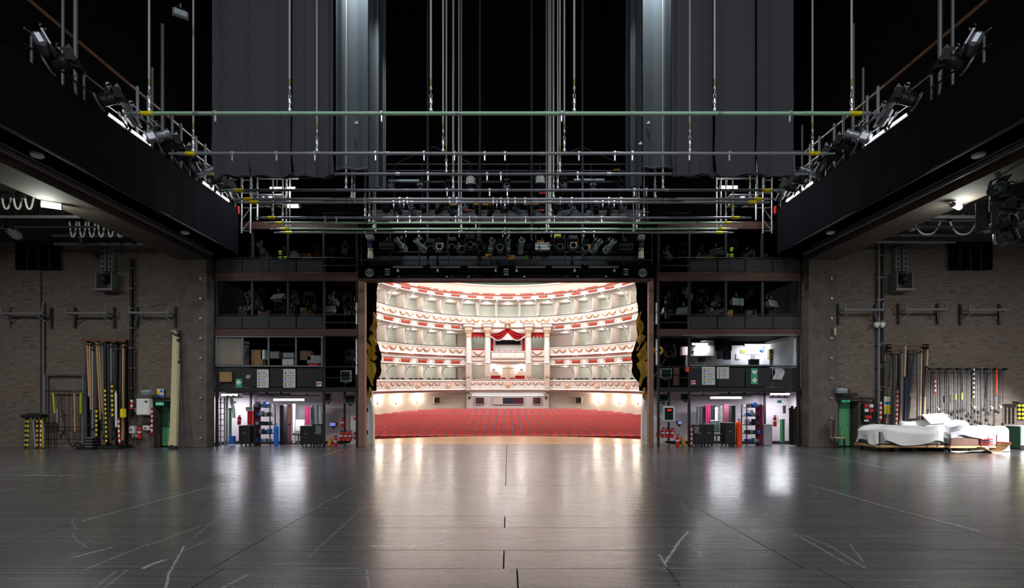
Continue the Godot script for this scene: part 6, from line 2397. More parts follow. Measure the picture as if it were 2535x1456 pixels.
func side_stage_right():
	overhead(1)
	cable_loops(2262, 2440, 547, 0.5, 2, 18.5, "two slack pale cable loops under the right side-stage ceiling")
	var tr := thing("ceiling_truss", "greenish steel lattice truss under the right side-stage ceiling", "truss")
	for y in [0.0, 0.45]:
		var st := mb()
		bar(st, at(2200, 545, 18.6) + Vector3(0, y, 0), at(2450, 545, 18.6) + Vector3(0, y, 0), 0.09, 0.07)
		put("chord", st, mats.slate, tr)
	for k in 6:
		var st := mb()
		var a := at(2205 + k * 40, 545, 18.6)
		bar(st, a + Vector3(0, 0.45 * (k % 2), 0), at(2245 + k * 40, 545, 18.6) + Vector3(0, 0.45 * ((k + 1) % 2), 0), 0.05, 0.05)
		put("diagonal", st, mats.slate, tr)
	# the dark lamps and loudspeaker at the picture's right edge
	var ls := thing("loudspeaker", "big dark grey loudspeaker cabinet hanging tilted at the upper right edge", "loudspeaker", at(2452, 545, 14.2), 0.35)
	var st := mb()
	box(st, Vector3.ZERO, Vector3(0.38, 0.62, 0.42), 0.06, Basis(Vector3.FORWARD, 0.2))
	put("cabinet", st, mats.mid_grey, ls)
	st = mb()
	box(st, Vector3(-0.26, 0.1, -0.05), Vector3(0.14, 0.85, 0.3), 0.03)
	put("bracket", st, mats.black, ls)
	st = mb()
	tube(st, Vector3(0, 0.3, 0), Vector3(0, 8.9 - at(0, 545, 14.2).y, 0), 0.03, 6)
	put("hanger", st, mats.dark_steel, ls)
	var n := 0
	for w in [[2490, 480, "black", "flood"], [2505, 520, "lamp_grey", "can"], [2480, 555, "black", "head"], [2515, 560, "lamp_grey", "profile"], [2492, 590, "black", "flood"], [2528, 500, "black", "can"], [2470, 470, "lamp_grey", "can"]]:
		n += 1
		luminaire(w[3], at(w[0], w[1], 13.3), 2.2 + n * 0.4, 0.3, "stage light in the cluster at the upper right edge, %s from the left" % ordinal([3, 5, 2, 6, 4, 7, 1][n - 1]), "lights at the upper right edge", w[2], 1.2)
	st = mb()
	sweep(st, [at(2460, 580, 15.2), at(2462, 605, 15.2), at(2478, 600, 15.2), at(2500, 575, 15.2), at(2515, 560, 15.2)], 0.035, 6)
	tag(put("drooping_cable", st, mats.grey), "grey cable drooping below the lamp cluster at the right edge", "cable")
	luminaire("can", at(2262, 560, 19.0), PI, 0.4, "small stage light left of the slack cable loops under the right ceiling", "lights under the side-stage ceilings", "grey", 1.1)
	wall_bracket(2073, 2165, 772, "steel wall bracket on the right brick wall, nearest the pier")
	wall_bracket(2222, 2318, 771, "steel wall bracket on the right brick wall, middle of three")
	wall_bracket(2374, 2470, 772, "steel wall bracket on the right brick wall, rightmost of three")
	conduit(2175, 605, 1048, 0.065, "mid_grey", "thick grey riser pipe on the right brick wall")
	conduit(2184, 605, 1040, 0.06, "black", "thick black riser pipe on the right brick wall")
	for x in [2170, 2184]:
		st = mb()
		box(st, at(x, 803, 21.8), Vector3(0.2, 0.17, 0.14), 0.02)
		box(st, at(x, 809, 21.73), Vector3(0.08, 0.08, 0.1), 0.01)
		tag(put("junction_box", st, mats.off_white), "pale junction box on the right riser pipes, %s of two" % ("left" if x == 2170 else "right"), "box", "junction boxes on the riser pipes")
	st = mb()
	bar(st, at(2067, 812, 21.7), at(2067, 830, 21.7), 0.06, 0.08)
	tag(put("wood_batten", st, mats.pale_wood), "short pale batten on the edge of the right pier", "batten")
	# rack of poles
	var t := thing("pole_rack", "two-bar pole rack on the right brick wall", "rack")
	for y in [[857, 2196, 2296], [867, 2196, 2290]]:
		st = mb()
		bar(st, at(y[1], y[0], 21.7), at(y[2], y[0], 21.7), 0.07, 0.06)
		put("rail", st, mats.brown_wood, t)
	for x in [2200, 2292]:
		st = mb()
		box(st, at(x, 862, 21.85), Vector3(0.06, 0.35, 0.3), 0.01)
		put("wall_arm", st, mats.dark_steel, t)
	n = 0
	for w in [[2212, 878, 2213, 1075, 0.05, "dark_grey", "", false], [2226, 878, 2224, 1050, 0.05, "black", "", true], [2232, 866, 2230, 1090, 0.045, "mid_grey", "", false], [2241, 853, 2238, 935, 0.045, "wood", "", true], [2243, 935, 2240, 1090, 0.05, "navy", "", false], [2231, 955, 2228, 1080, 0.045, "wood", "", true], [2224, 962, 2216, 1090, 0.05, "off_white", "red", false], [2249, 868, 2246, 1090, 0.045, "black", "", false],
			[2263, 868, 2250, 985, 0.03, "navy", "", false], [2273, 868, 2272, 1080, 0.05, "mid_grey", "", false], [2280, 865, 2276, 1085, 0.05, "wood", "", true], [2286, 866, 2284, 1085, 0.045, "navy", "", false], [2295, 865, 2293, 908, 0.05, "wood", "", true], [2293, 908, 2287, 980, 0.045, "brown_wood", "", true], [2289, 978, 2286, 1050, 0.05, "wood", "", true], [2277, 1010, 2275, 1085, 0.035, "white", "red", false]]:
		n += 1
		pole("%s pole in the right wall rack, %s from the left" % [{"wood": "pale wooden", "off_white": "white and red", "white": "red and white", "navy": "dark blue", "dark_grey": "dark grey", "mid_grey": "grey", "black": "black", "brown_wood": "dark wooden"}[w[5]], ordinal(n)], at(w[0], w[1], 21.5), at(w[2], w[3], 21.45), w[4], w[5], "poles in the right rack", w[6], w[7])
	# rack of thin hanging rods
	t = thing("rod_rack", "long dark hook rail for thin rods on the right brick wall", "rack")
	st = mb()
	bar(st, at(2298, 914, 21.8), at(2490, 916, 21.8), 0.06, 0.06)
	put("rail", st, mats.dark_steel, t)
	for k in 9:
		st = mb()
		box(st, at(2304 + k * 23, 913, 21.7), Vector3(0.16, 0.07, 0.12), 0.015)
		put("hook", st, mats.black, t)
	for k in 34:
		var x := 2299.0 + k * 5.5 + rng.randf() * 2.0
		var foot := 1010 + rng.randf() * 55
		var m: String = ["mid_grey", "dark_steel", "dark_grey", "mid_grey", "grey_steel", "dark_grey"][k % 6]
		if k == 33:
			m = "rust_beam"
		var o := thing("hanging_rod", "thin steel rod on the right wall's long rail, %s from the left" % ordinal(k + 1), "rod", Vector3.ZERO, 0.0, "rods on the long rail")
		st = mb()
		tube(st, at(x, 916, 21.68), at(x + rng.randf() * 2 - 1, foot, 21.68), 0.016, 6)
		put("shaft", st, mats[m], o)
		st = mb()
		var e := at(x, foot, 21.66)
		lathe(st, [Vector2(0.02, -0.02), Vector2(0.05, 0.0), Vector2(0.05, 0.08), Vector2(0.02, 0.12)], 7, e)
		bar(st, e + Vector3(-0.06, 0.14, 0), e + Vector3(0.06, 0.05, 0.05), 0.025, 0.025)
		put("foot_clamp", st, mats.light_steel if k % 4 == 0 else mats.dark_steel, o)
	pole("orange rod hung near the right end of the long rail", at(2467, 912, 21.6), at(2467, 980, 21.6), 0.03, "orange", "rods on the long rail")
	for w in [[2315, 936, 2315, 975, "white", "red", "white and red"], [2366, 975, 2366, 990, "lime", "", "yellow-green"], [2381, 972, 2381, 990, "lime", "", "second yellow-green"], [2411, 912, 2410, 985, "black", "off_white", "black and white"]]:
		pole("%s short rod hung among the thin rods on the right wall" % w[6], at(w[0], w[1], 21.58), at(w[2], w[3], 21.58), 0.03, w[4], "rods on the long rail", w[5])
	# doorway
	exit_sign(2085, 986, 2105, 996, 21.93, "green exit sign over the right doorway")
	st = mb()
	span(st, at(2067, 977, 21.8) + Vector3(0, -0.06, -0.1), at(2120, 977, 21.8) + Vector3(0, 0.06, 0.1), 0.01)
	tag(put("cable_duct", st, mats.dark_steel), "dark cable duct over the right doorway", "duct")
	st = mb()
	sweep(st, [at(2068, 988, 21.8), at(2150, 986, 21.8), at(2162, 988, 21.8), at(2164, 998, 21.8), at(2164, 1045, 21.8)], 0.05, 8)
	tag(put("black_pipe", st, mats.black), "black bent pipe running above and beside the right doorway", "pipe")
	luminaire("flood", at(2084, 968, 21.6), 0.0, 0.3, "grey floodlight above the right doorway", "wall floodlights", "slate", 0.8)
	st = mb()
	lathe(st, [Vector2(0, -0.06), Vector2(0.06, -0.06), Vector2(0.06, 0.02), Vector2(0.04, 0.08), Vector2(0, 0.1)], 10, at(2104, 969, 21.7))
	tag(put("beacon", st, mats.maroon), "dark red beacon above the right doorway", "lamp")
	door_leaf(2077, 2105, 22.35, "green", "bright green door leaf standing in the right doorway")
	for w in [[2138, 998, 2162, 1023, "dark_steel", "red and white alarm panel beside the right doorway"], [2138, 1025, 2159, 1045, "black", "black fire alarm box with red front beside the right doorway"]]:
		var o := board("alarm_box", w[5], at(w[0], w[1], 21.8), at(w[2], w[3], 21.8), w[4], "alarm box", "", 0.15)
		if w[4] == "black":
			mark("red_front", o, at(2141, 1029, 21.8), at(2157, 1036, 21.8), "red", 0.03)
			mark("label_plate", o, at(2139, 1039, 21.8), at(2150, 1044, 21.8), "off_white", 0.02)
		else:
			for k in 4:
				mark("red_front" if k % 2 else "label_plate", o, at(2140 + (k % 2) * 12, 1001 + (k / 2) * 11, 21.8), at(2149 + (k % 2) * 12, 1009 + (k / 2) * 11, 21.8), "red" if k % 2 == (k / 2) else "off_white", 0.03)
	pole("red and white banded strip beside the right riser pipes", at(2180, 995, 21.7), at(2180, 1042, 21.7), 0.045, "white", "hazard strips by the doors", "red")
	var o := board("notice_board", "tall notice board with blue circle and yellow field on the right wall", at(2189, 982, 21.85), at(2205, 1026, 21.85), "white", "sign")
	for q in [[2190, 984, 2204, 993, "cream"], [2190, 995, 2204, 1001, "blue"], [2190, 1004, 2204, 1024, "yellow"]]:
		mark("print", o, at(q[0], q[1], 21.85), at(q[2], q[3], 21.85), q[4])
	# wooden chair by the pier
	t = thing("wooden_chair", "brown wooden chair standing against the right pier", "chair", Vector3(at(2074, 0, 21.5).x, 0, -21.4), -0.5)
	st = mb()
	box(st, Vector3(0, 0.46, 0), Vector3(0.42, 0.05, 0.42), 0.015)
	put("seat", st, mats.wood, t)
	st = mb()
	sheet(st, func(u, v): return Vector3(-0.2 + 0.02 * v, 0.5 + v * 0.75, (u - 0.5) * (0.42 - 0.2 * v * v)), 6, 6, Vector3(0.5, 1, 0))
	box(st, Vector3(-0.22, 0.85, 0), Vector3(0.04, 0.7, 0.3), 0.015)
	put("backrest", st, mats.brown_wood, t)
	for x in [-0.18, 0.18]:
		for z in [-0.18, 0.18]:
			st = mb()
			tube(st, Vector3(x, 0, z), Vector3(x * 0.95, 0.45, z * 0.95), 0.022, 6)
			put("leg", st, mats.black, t)
	# covered carts
	var c1: Node3D = cart("low wooden cart with gear under a white dust sheet, before the right rack", Vector3(at(2217, 0, 20.9).x, 0, -20.6), Vector3(2.9, 0.85, 1.4))
	st = mb()
	dust_sheet(st, Vector3(at(2215, 0, 20.9).x, 0, -20.6), Vector3(3.0, 1.0, 1.55), 0.36, 1.0)
	var cl := put("dust_sheet", st, mats.dust_sheet)
	tag(cl, "white crumpled dust sheet over the leftmost cart on the right side stage", "sheet")
	var c2: Node3D = cart("wooden cart with red-edged load under a grey cover, right of the white one", Vector3(at(2362, 0, 20.6).x, 0, -20.5), Vector3(1.9, 0.75, 1.5))
	st = mb()
	box(st, Vector3(-0.35, 0.42, 0.72), Vector3(1.1, 0.3, 0.1), 0.02)
	put("wood_front", st, mats.brown_wood, c2)
	for k in 3:
		st = mb()
		box(st, Vector3(0.5, 0.34 + k * 0.09, 0.74), Vector3(0.5, 0.04, 0.12), 0.01)
		put("red_slat", st, mats.red if k != 1 else mats.maroon, c2)
	st = mb()
	dust_sheet(st, Vector3(at(2362, 0, 20.6).x, 0, -20.5), Vector3(2.0, 1.0, 1.62), 0.6, 3.0)
	tag(put("grey_cover", st, mats.grey_sheet), "grey plastic cover over the middle cart on the right side stage", "sheet")
	st = mb()
	dust_sheet(st, Vector3(at(2310, 0, 21.4).x, 0, -21.45), Vector3(2.9, 1.18, 0.7), 0.1, 5.0)
	tag(put("rear_sheet", st, mats.dust_sheet), "white sheet over the load behind the two carts, against the wall", "sheet")
	st = mb()
	dust_sheet(st, Vector3(at(2434, 0, 20.4).x, 0, -20.6), Vector3(1.75, 1.0, 1.3), 0.02, 8.0)
	tag(put("white_cover", st, mats.dust_sheet), "rounded white cloth bundle at the right end of the covered carts", "bundle")
	st = mb()
	box(st, Vector3.ZERO, Vector3(1.0, 0.04, 0.55), 0.01, Basis(Vector3.RIGHT, 0.75) * Basis(Vector3.UP, 0.1))
	var brd := put("white_board", st, mats.white)
	brd.position = at(2320, 1036, 21.0)
	tag(brd, "white flat board leaning on top of the covered carts", "board")
	st = mb()
	var sp := floor_at(2395, 1120)
	sheet(st, func(u, v): return Vector3(sp.x - 0.75 + u * 1.5 + 0.2 * v, 0.02 + 0.28 * pow(u, 2.0) * (1.0 - v * 0.6) + 0.05 * sin(u * 7.0 + v * 3.0) * (u + 0.1), sp.z + 0.35 - v * 1.1), 20, 12, Vector3(sp.x, -30, sp.z))
	sheet(st, func(u, v): return Vector3(sp.x - 0.75 + u * 1.5 + 0.2 * v, 0.005 + 0.26 * pow(u, 2.0) * (1.0 - v * 0.6) + 0.05 * sin(u * 7.0 + v * 3.0) * (u + 0.1), sp.z + 0.35 - v * 1.1), 20, 12, Vector3(sp.x, 30, sp.z))
	tag(put("floor_sheet", st, mats.white), "white sheet lying curled on the floor before the covered carts", "sheet")
	t = thing("curled_board", "curled brown board with red edge on the floor at the right", "board", floor_at(2455, 1121))
	st = mb()
	var prof := []
	for k in 9:
		prof.append(Vector2(-0.5 + k * 0.125, 0.03 + 0.34 * pow(absf(k - 4) / 4.0, 2.0) * (1.0 if k > 4 else 0.5)))
	for k in range(8, -1, -1):
		prof.append(prof[k] + Vector2(0, 0.03))
	prism(st, prof, 0.5)
	put("panel", st, mats.cardboard, t)
	st = mb()
	var edge := []
	for k in 9:
		edge.append(Vector3(prof[k].x, prof[k].y + 0.035, -0.25))
	sweep(st, edge, 0.025, 6)
	sweep(st, [Vector3(0.5, 0.4, -0.25), Vector3(0.5, 0.4, 0.25)], 0.025, 6)
	put("red_edge", st, mats.red, t)
	# a work floodlight on a stand further up the side stage, aimed at the carts; outside the picture
	var fl: Node3D = luminaire("flood", Vector3(23.5, 5.2, -9.0), 0.2, -0.35, "work floodlight on a tall stand on the right side stage, aimed at the carts", "work floodlights", "black", 2.0)
	st = mb()
	tube(st, Vector3(0, 0.4, 0), Vector3(0, -2.6, 0), 0.02, 8)
	put("stand", st, mats.black, fl)
	spot(Vector3(23.4, 5.15, -9.3), Vector3(20.3, 0.2, -20.0), 600.0, 16.0, Color(0.97, 0.98, 1.0), 0.25)
	# at the right edge: striped stand and a pale cabinet
	t = thing("hazard_stand", "yellow and black striped stand at the right edge of the brick wall", "stand", at(2531, 1040, 21.5))
	for k in 3:
		st = mb()
		box(st, Vector3((k - 1) * 0.16, 0.35, 0), Vector3(0.1, 0.75, 0.08), 0.01)
		put("post", st, mats.black, t)
		for q in 4:
			st = mb()
			box(st, Vector3((k - 1) * 0.16, 0.08 + q * 0.18, 0.005), Vector3(0.102, 0.09, 0.08), 0.005)
			put("band", st, mats.yellow, t)
	st = mb()
	box(st, Vector3(0, 0.74, 0), Vector3(0.6, 0.08, 0.3), 0.02)
	put("shelf", st, mats.dark_steel, t)
	t = crate("side_cabinet", "white cabinet with green edge at the right edge of the side stage", Vector3(at(2534, 0, 21.3).x, 0, -21.3), Vector3(0.85, 0.98, 0.6), "white", "", "cabinet")
	st = mb()
	box(st, Vector3(-0.43, 0.5, 0.0), Vector3(0.05, 0.9, 0.62), 0.01)
	put("green_edge", st, mats.dark_green, t)
	st = mb()
	box(st, Vector3(0, 0.09, 0.0), Vector3(0.9, 0.18, 0.66), 0.02)
	put("plinth", st, mats.black, t)

# ---------------------------------------------------------------- the lit rooms at the foot of the towers
func gear_rack(px0: float, px1: float, py: float, d: float, label: String):
	var a := at(px0, py, d)
	var b := at(px1, py, d)
	var t := thing("gear_rack", label, "rack", Vector3((a.x + b.x) / 2, 0, -d))
	var w := b.x - a.x
	for x in [-0.5, 0.5]:
		for z in [-0.25, 0.25]:
			var st := mb()
			box(st, Vector3(x * w, a.y / 2, z), Vector3(0.04, a.y, 0.04), 0.005)
			put("upright", st, mats.black, t)
	for k in 5:
		var st := mb()
		var y := 0.12 + k * (a.y - 0.2) / 4.2
		box(st, Vector3(0, y, 0), Vector3(w, 0.03, 0.52), 0.005)
		put("shelf", st, mats.dark_steel, t)
		for q in 4:
			st = mb()
			var hh := 0.1 + rng.randf() * 0.16
			var x := w * (-0.36 + q * 0.24)
			if (k + q) % 2:
				for c in 3:
					sweep(st, ring_points(Vector3(x, y + 0.05 + c * 0.045, 0.05), 0.1), 0.02, 5, true)
			else:
				box(st, Vector3(x, y + hh / 2 + 0.015, 0.08), Vector3(w * 0.19, hh, 0.3), 0.015)
				box(st, Vector3(x, y + hh * 0.6, 0.235), Vector3(w * 0.08, hh * 0.3, 0.02), 0.004)
			put("stored_gear", st, mats[["navy", "dark_grey", "blue", "black", "grey", "mid_grey", "light_steel"][(k * 3 + q * 2) % 7]], t)

func ring_points(c: Vector3, r: float) -> Array:
	var pts := []
	for k in 10:
		pts.append(c + Vector3(cos(TAU * k / 10), 0, sin(TAU * k / 10)) * r)
	return pts

func hung_cloth(label: String, px0: float, px1: float, py0: float, py1: float, d: float, m: String):
	var a := at(px0, py0, d)
	var b := at(px1, py1, d)
	var st := mb()
	sheet(st, func(u, v): return Vector3(lerpf(a.x, b.x, u), lerpf(a.y, b.y, v), a.z + 0.04 * sin(u * 15.0) + 0.01 * sin(v * 5.0)), 18, 4)
	sheet(st, func(u, v): return Vector3(lerpf(a.x, b.x, u), lerpf(a.y, b.y, v), a.z - 0.03 + 0.04 * sin(u * 15.0)), 18, 2)
	tube(st, Vector3(a.x - 0.03, a.y + 0.01, a.z - 0.01), Vector3(b.x + 0.03, a.y + 0.01, a.z - 0.01), 0.02, 6)
	tag(put("hung_cloth", st, mats[m]), label, "cloth")

func flight_case(px0: float, px1: float, py: float, d: float, label: String):
	var a := at(px0, py, d)
	var b := at(px1, py, d)
	var w := b.x - a.x
	var t := thing("flight_case", label, "flight case", Vector3((a.x + b.x) / 2, 0, -d), 0.0)
	var st := mb()
	box(st, Vector3(0, 0.1 + (a.y - 0.1) / 2, 0), Vector3(w, a.y - 0.1, 0.6), 0.02)
	put("body", st, mats.black, t)
	for x in [-0.5, 0.5]:
		st = mb()
		box(st, Vector3(x * (w - 0.02), 0.1 + (a.y - 0.1) / 2, 0.295), Vector3(0.03, a.y - 0.1, 0.03), 0.005)
		put("edge_strip", st, mats.dark_steel, t)
		for z in [-0.2, 0.2]:
			st = mb()
			tube(st, Vector3(x * w * 0.75 - 0.02, 0.05, z), Vector3(x * w * 0.75 + 0.02, 0.05, z), 0.05, 8)
			put("caster", st, mats.dark_grey, t)
	st = mb()
	box(st, Vector3(0, a.y * 0.62, 0.303), Vector3(0.12, 0.06, 0.012), 0.003)
	put("latch", st, mats.grey_steel, t)

func sign_list(side: String, rows: Array):
	for w in rows:
		var d := 22.28
		var o := board("notice", w[4] % side, at(w[0], w[1], d), at(w[2], w[3], d), "off_white" if w[5] == 0 else "sign_green" if w[5] == 1 else "white", "sign")
		var wd: float = w[2] - w[0]
		var ht: float = w[3] - w[1]
		if w[5] == 0:   # three or four rules, each a coloured dot and lines of print
			for k in 3:
				var y: float = w[1] + ht * (0.06 + k * 0.32)
				if k:
					mark("divider", o, at(w[0] + 1, y - ht * 0.04, d), at(w[2] - 1, y - ht * 0.02, d), "grey")
				for q in 2:
					mark("symbol", o, at(w[0] + wd * 0.12, y + ht * 0.02 + q * ht * 0.12, d), at(w[0] + wd * 0.27, y + ht * 0.1 + q * ht * 0.12, d), ["amber", "blue"][q])
				for q in 4:
					mark("print_line", o, at(w[0] + wd * 0.38, y + ht * 0.03 + q * ht * 0.055, d), at(w[0] + wd * (0.7 + 0.2 * rng.randf()), y + ht * 0.045 + q * ht * 0.055, d), "grey", 0.008)
		elif w[5] == 1:
			var c: Vector3 = (at(w[0], w[1], d) + at(w[2], w[1] + wd, d)) / 2 + Vector3(0, -0.02, 0)
			for q in (2 if ht > 30 else 1):
				var m := mb()
				var cc := c + Vector3(0, -q * 0.36, 0)
				if q == 0 and ht > 30:
					prism(m, [Vector2(-0.1, 0.08), Vector2(0.1, 0.08), Vector2(0.1, -0.02), Vector2(0, -0.1), Vector2(-0.1, -0.02)], 0.02, Transform3D(Basis(), cc + Vector3(0, 0, 0.005)))
				else:
					box(m, cc, Vector3(0.22, 0.07, 0.03))
					box(m, cc, Vector3(0.07, 0.22, 0.036))
				put("white_cross", m, mats.white, o)
		else:
			mark("print", o, at(w[0] + wd * 0.15, w[1] + ht * 0.2, d), at(w[0] + wd * 0.45, w[3] - ht * 0.2, d), "red")
			mark("print", o, at(w[0] + wd * 0.55, w[1] + ht * 0.2, d), at(w[2] - wd * 0.1, w[1] + ht * 0.6, d), "red")

func monitor(px0: float, py0: float, px1: float, py1: float, d: float, screen: String, casing: String, label: String):
	var a := at(px0, py0, d)
	var b := at(px1, py1, d)
	var c := (a + b) / 2
	var t := thing("monitor", label, "monitor", c)
	var w := b.x - a.x
	var h := a.y - b.y
	var st := mb()
	box(st, Vector3(0, 0, -0.1), Vector3(w, h, 0.2), 0.025)
	put("casing", st, mats[casing], t)
	st = mb()
	box(st, Vector3(0, 0.01, 0.003), Vector3(w * 0.8, h * 0.74, 0.012), 0.003)
	put("screen", st, mats[screen], t)
	st = mb()
	box(st, Vector3(0, -h / 2 - 0.04, -0.1), Vector3(w * 0.3, 0.08, 0.12), 0.01)
	put("stand", st, mats.black, t)

func loose_item(called: String, label: String, px0: float, py0: float, px1: float, py1: float, d: float, deep: float, m: String, category: String):
	var t := thing(called, label, category)
	var st := mb()
	var a := at(px0, py0, d)
	var b := at(px1, py1, d)
	span(st, Vector3(a.x, b.y, a.z - deep), Vector3(b.x, a.y, a.z), 0.015)
	put("body", st, mats[m], t)
	st = mb()
	span(st, Vector3(a.x - 0.008, a.y - 0.05, a.z - deep - 0.005), Vector3(b.x + 0.008, a.y - 0.02, a.z + 0.008), 0.004)
	put("rim", st, mats[m], t)

func upright_pipe(px: float, y0: float, y1: float, d: float, r: float, m: String, label: String):
	var st := mb()
	var a := at(px, y0, d)
	var b := at(px, y1, d)
	tube(st, b, a, r, 8)
	tube(st, b + Vector3(0, 0.02, 0), b + Vector3(0, 0.08, 0), r * 1.35, 8)
	tube(st, a + Vector3(0, -0.1, 0), a + Vector3(0, -0.04, 0), r * 1.35, 8)
	tag(put("standing_pipe", st, mats[m]), label, "pipe")

func under_deck_pipes(s: int):
	var side := "left" if s < 0 else "right"
	for k in 5:
		var st := mb()
		var x0: float = [540, 560, 600, 640, 555][k] if s < 0 else [1960, 1945, 1905, 1860, 1950][k]
		var x1: float = [690, 640, 720, 790, 600][k] if s < 0 else [1800, 1860, 1780, 1712, 1905][k]
		tube(st, at(x0, 968 + k * 4, 22.7 + k * 0.25), at(x1, 968 + k * 4, 22.7 + k * 0.25), 0.03, 6)
		for q in 3:
			box(st, at(lerpf(x0, x1, 0.2 + 0.3 * q), 966 + k * 4, 22.7 + k * 0.25), Vector3(0.08, 0.12, 0.08), 0.01)
		tag(put("ceiling_conduit", st, mats[["light_steel", "aluminium", "dark_steel", "grey_steel", "silver"][k]]), "metal conduit under the %s tower's lowest gallery, %s from the front" % [side, ordinal(k + 1)], "pipe", "conduits under the tower galleries")

func upper_lamp(a: Vector3, b: Vector3, label: String, e: float):
	tube_lamp("gallery_work_lamp", label, a, b, 0.09, e * 0.5, Vector3(0, -0.5, 1).normalized(), "work lamps at the top of the towers")
	omni((a + b) / 2 + Vector3(0, -0.14, 0.1), e * 0.5, Color(0.96, 0.97, 1.0), 0.1)

func room_left():
	under_deck_pipes(-1)
	tube_lamp("ceiling_tube", "long fluorescent tube glowing in the left tower's ground floor", at(677, 990, 23.6), at(755, 990, 23.6), 0.05, 8.0, Vector3.DOWN, "fluorescent tubes of the ground floor rooms")
	tube_lamp("ceiling_tube", "short fluorescent tube near the left tower's outer wall", at(548, 978, 24.4), at(590, 978, 24.4), 0.04, 8.0, Vector3.DOWN, "fluorescent tubes of the ground floor rooms")
	upper_lamp(at(670, 468, 21.95), at(703, 468, 21.95), "glowing work lamp at the top of the left tower, left of a pair", 6.0)
	upper_lamp(at(709, 468, 21.95), at(733, 468, 21.95), "glowing work lamp at the top of the left tower, right of a pair", 5.0)
	upper_lamp(at(711, 510, 23.4), at(741, 510, 23.4), "short glowing tube below the pair of work lamps, left tower", 0.3)
	var hang := mb()
	tube(hang, at(686, 464, 22.0), at(686, 395, 22.0), 0.02, 6)
	tube(hang, at(720, 464, 22.0), at(720, 395, 22.0), 0.02, 6)
	bar(hang, at(640, 442, 22.05), at(740, 442, 22.05), 0.06, 0.06)
	tag(put("lamp_rack", hang, mats.grey_steel), "grey frame holding the pair of work lamps over the left tower", "frame")
	# ladder and pipes by the outer wall
	var t := thing("ladder", "grey steel ladder standing in the left tower's ground floor", "ladder")
	var st := mb()
	for x in [538, 556]:
		tube(st, at(x, 1103, 22.9), at(x, 985, 22.9), 0.03, 6)
	put("stile", st, mats.light_steel, t)
	for k in 8:
		st = mb()
		tube(st, at(538, 1095 - k * 14, 22.9), at(556, 1095 - k * 14, 22.9), 0.018, 6)
		put("rung", st, mats.light_steel, t)
	upright_pipe(546, 985, 1103, 23.4, 0.04, "silver", "silver pipe right behind the steel ladder")
	upright_pipe(562, 985, 1100, 23.6, 0.05, "light_steel", "light steel pipe between ladder and sage green pipe")
	upright_pipe(570, 1010, 1098, 23.2, 0.06, "green", "sage green pipe standing by the left tower's ladder")
	st = mb()
	sweep(st, [at(573, 985, 23.3), at(574, 1000, 23.3), at(578, 1012, 23.3), at(579, 1035, 23.3)], 0.07, 8)
	tag(put("white_duct", st, mats.white), "bent white duct beside the sage green pipe", "duct")
	loose_item("plastic_bin", "pale blue bin at the foot of the sage green pipe", 566, 1080, 577, 1100, 23.0, 0.25, "blue", "bin")
	exit_sign(573, 993, 583, 999, 23.8, "small teal exit sign inside the left tower")
	extinguisher(592, 1028, 1052, 24.0, "red fire extinguisher on the left tower's rear wall")
	loose_item("red_cabinet", "tall red cabinet with white top in the left tower", 612, 1018, 625, 1052, 23.6, 0.3, "red", "cabinet")
	loose_item("paper_box", "white paper box on top of the red cabinet", 608, 1008, 626, 1018, 23.6, 0.3, "white", "box")
	flight_case(600, 627, 1053, 23.2, "black roller case in front of the red cabinet, left tower")
	loose_item("maroon_flat", "narrow maroon flat standing left of the gear rack", 627, 1006, 633, 1104, 23.0, 0.5, "maroon", "flat")
	gear_rack(636, 675, 1000, 23.2, "black rack crowded with cables and blue gear in the left tower")
	gas_cylinder(684, 1047, 22.9, 0.11, "blue", "blue gas cylinder standing right of the left gear rack")
	loose_item("black_flat", "black upright flat right of the blue gas cylinder", 692, 1003, 702, 1104, 23.2, 0.4, "black", "flat")
	t = thing("maroon_door", "dark maroon double door at the back of the left tower", "door")
	for k in 2:
		st = mb()
		span(st, at(704 + k * 9, 1098, 24.8), at(712 + k * 9, 1002, 24.8) + Vector3(0, 0, 0.06), 0.01)
		put("leaf", st, mats.maroon, t)
		st = mb()
		span(st, at(705 + k * 9, 1050, 24.72), at(711 + k * 9, 1008, 24.72) + Vector3(0, 0, 0.03), 0.008)
		put("upper_panel", st, mats.brown_wood, t)
	upright_pipe(728, 1000, 1098, 24.0, 0.06, "white", "white post between maroon door and grey cloths, left tower")
	t = thing("office_chair", "white and grey office chair in the left tower", "chair", Vector3(at(739, 0, 23.6).x, 0, -23.6))
	office_chair(t, "off_white")
	hung_cloth("grey cloth hanging left of the pink one in the left tower", 742, 754, 1008, 1052, 24.5, "grey")
	hung_cloth("pink cloth hanging in the left tower's back room", 755, 768, 1008, 1052, 24.3, "magenta")
	hung_cloth("dark grey cloth hanging right of the pink one in the left tower", 770, 796, 1004, 1052, 24.5, "mid_grey")
	flight_case(750, 778, 1054, 22.8, "wide black flight case before the hanging cloths, left tower")
	flight_case(779, 799, 1050, 22.75, "taller black flight case at the left tower's corner post")
	loose_item("switch_box", "grey switch box on the black flight case by the corner post, left tower", 781, 1054, 795, 1076, 22.4, 0.06, "mid_grey", "box")
	# bay beside the opening
	monitor(842, 917, 868, 946, 22.9, "screen_dark", "grey", "boxy grey monitor with green screen on the left tower's first gallery")
	monitor(851, 978, 880, 1000, 22.8, "screen_dark", "mid_grey", "grey monitor under the left tower's first gallery by the opening")
	monitor(803, 974, 818, 996, 22.9, "black_gloss", "mid_grey", "small grey monitor at the left tower's corner post")
	monitor(815, 1046, 832, 1057, 22.9, "screen_glow", "black", "small screen glowing violet in the left portal bay")
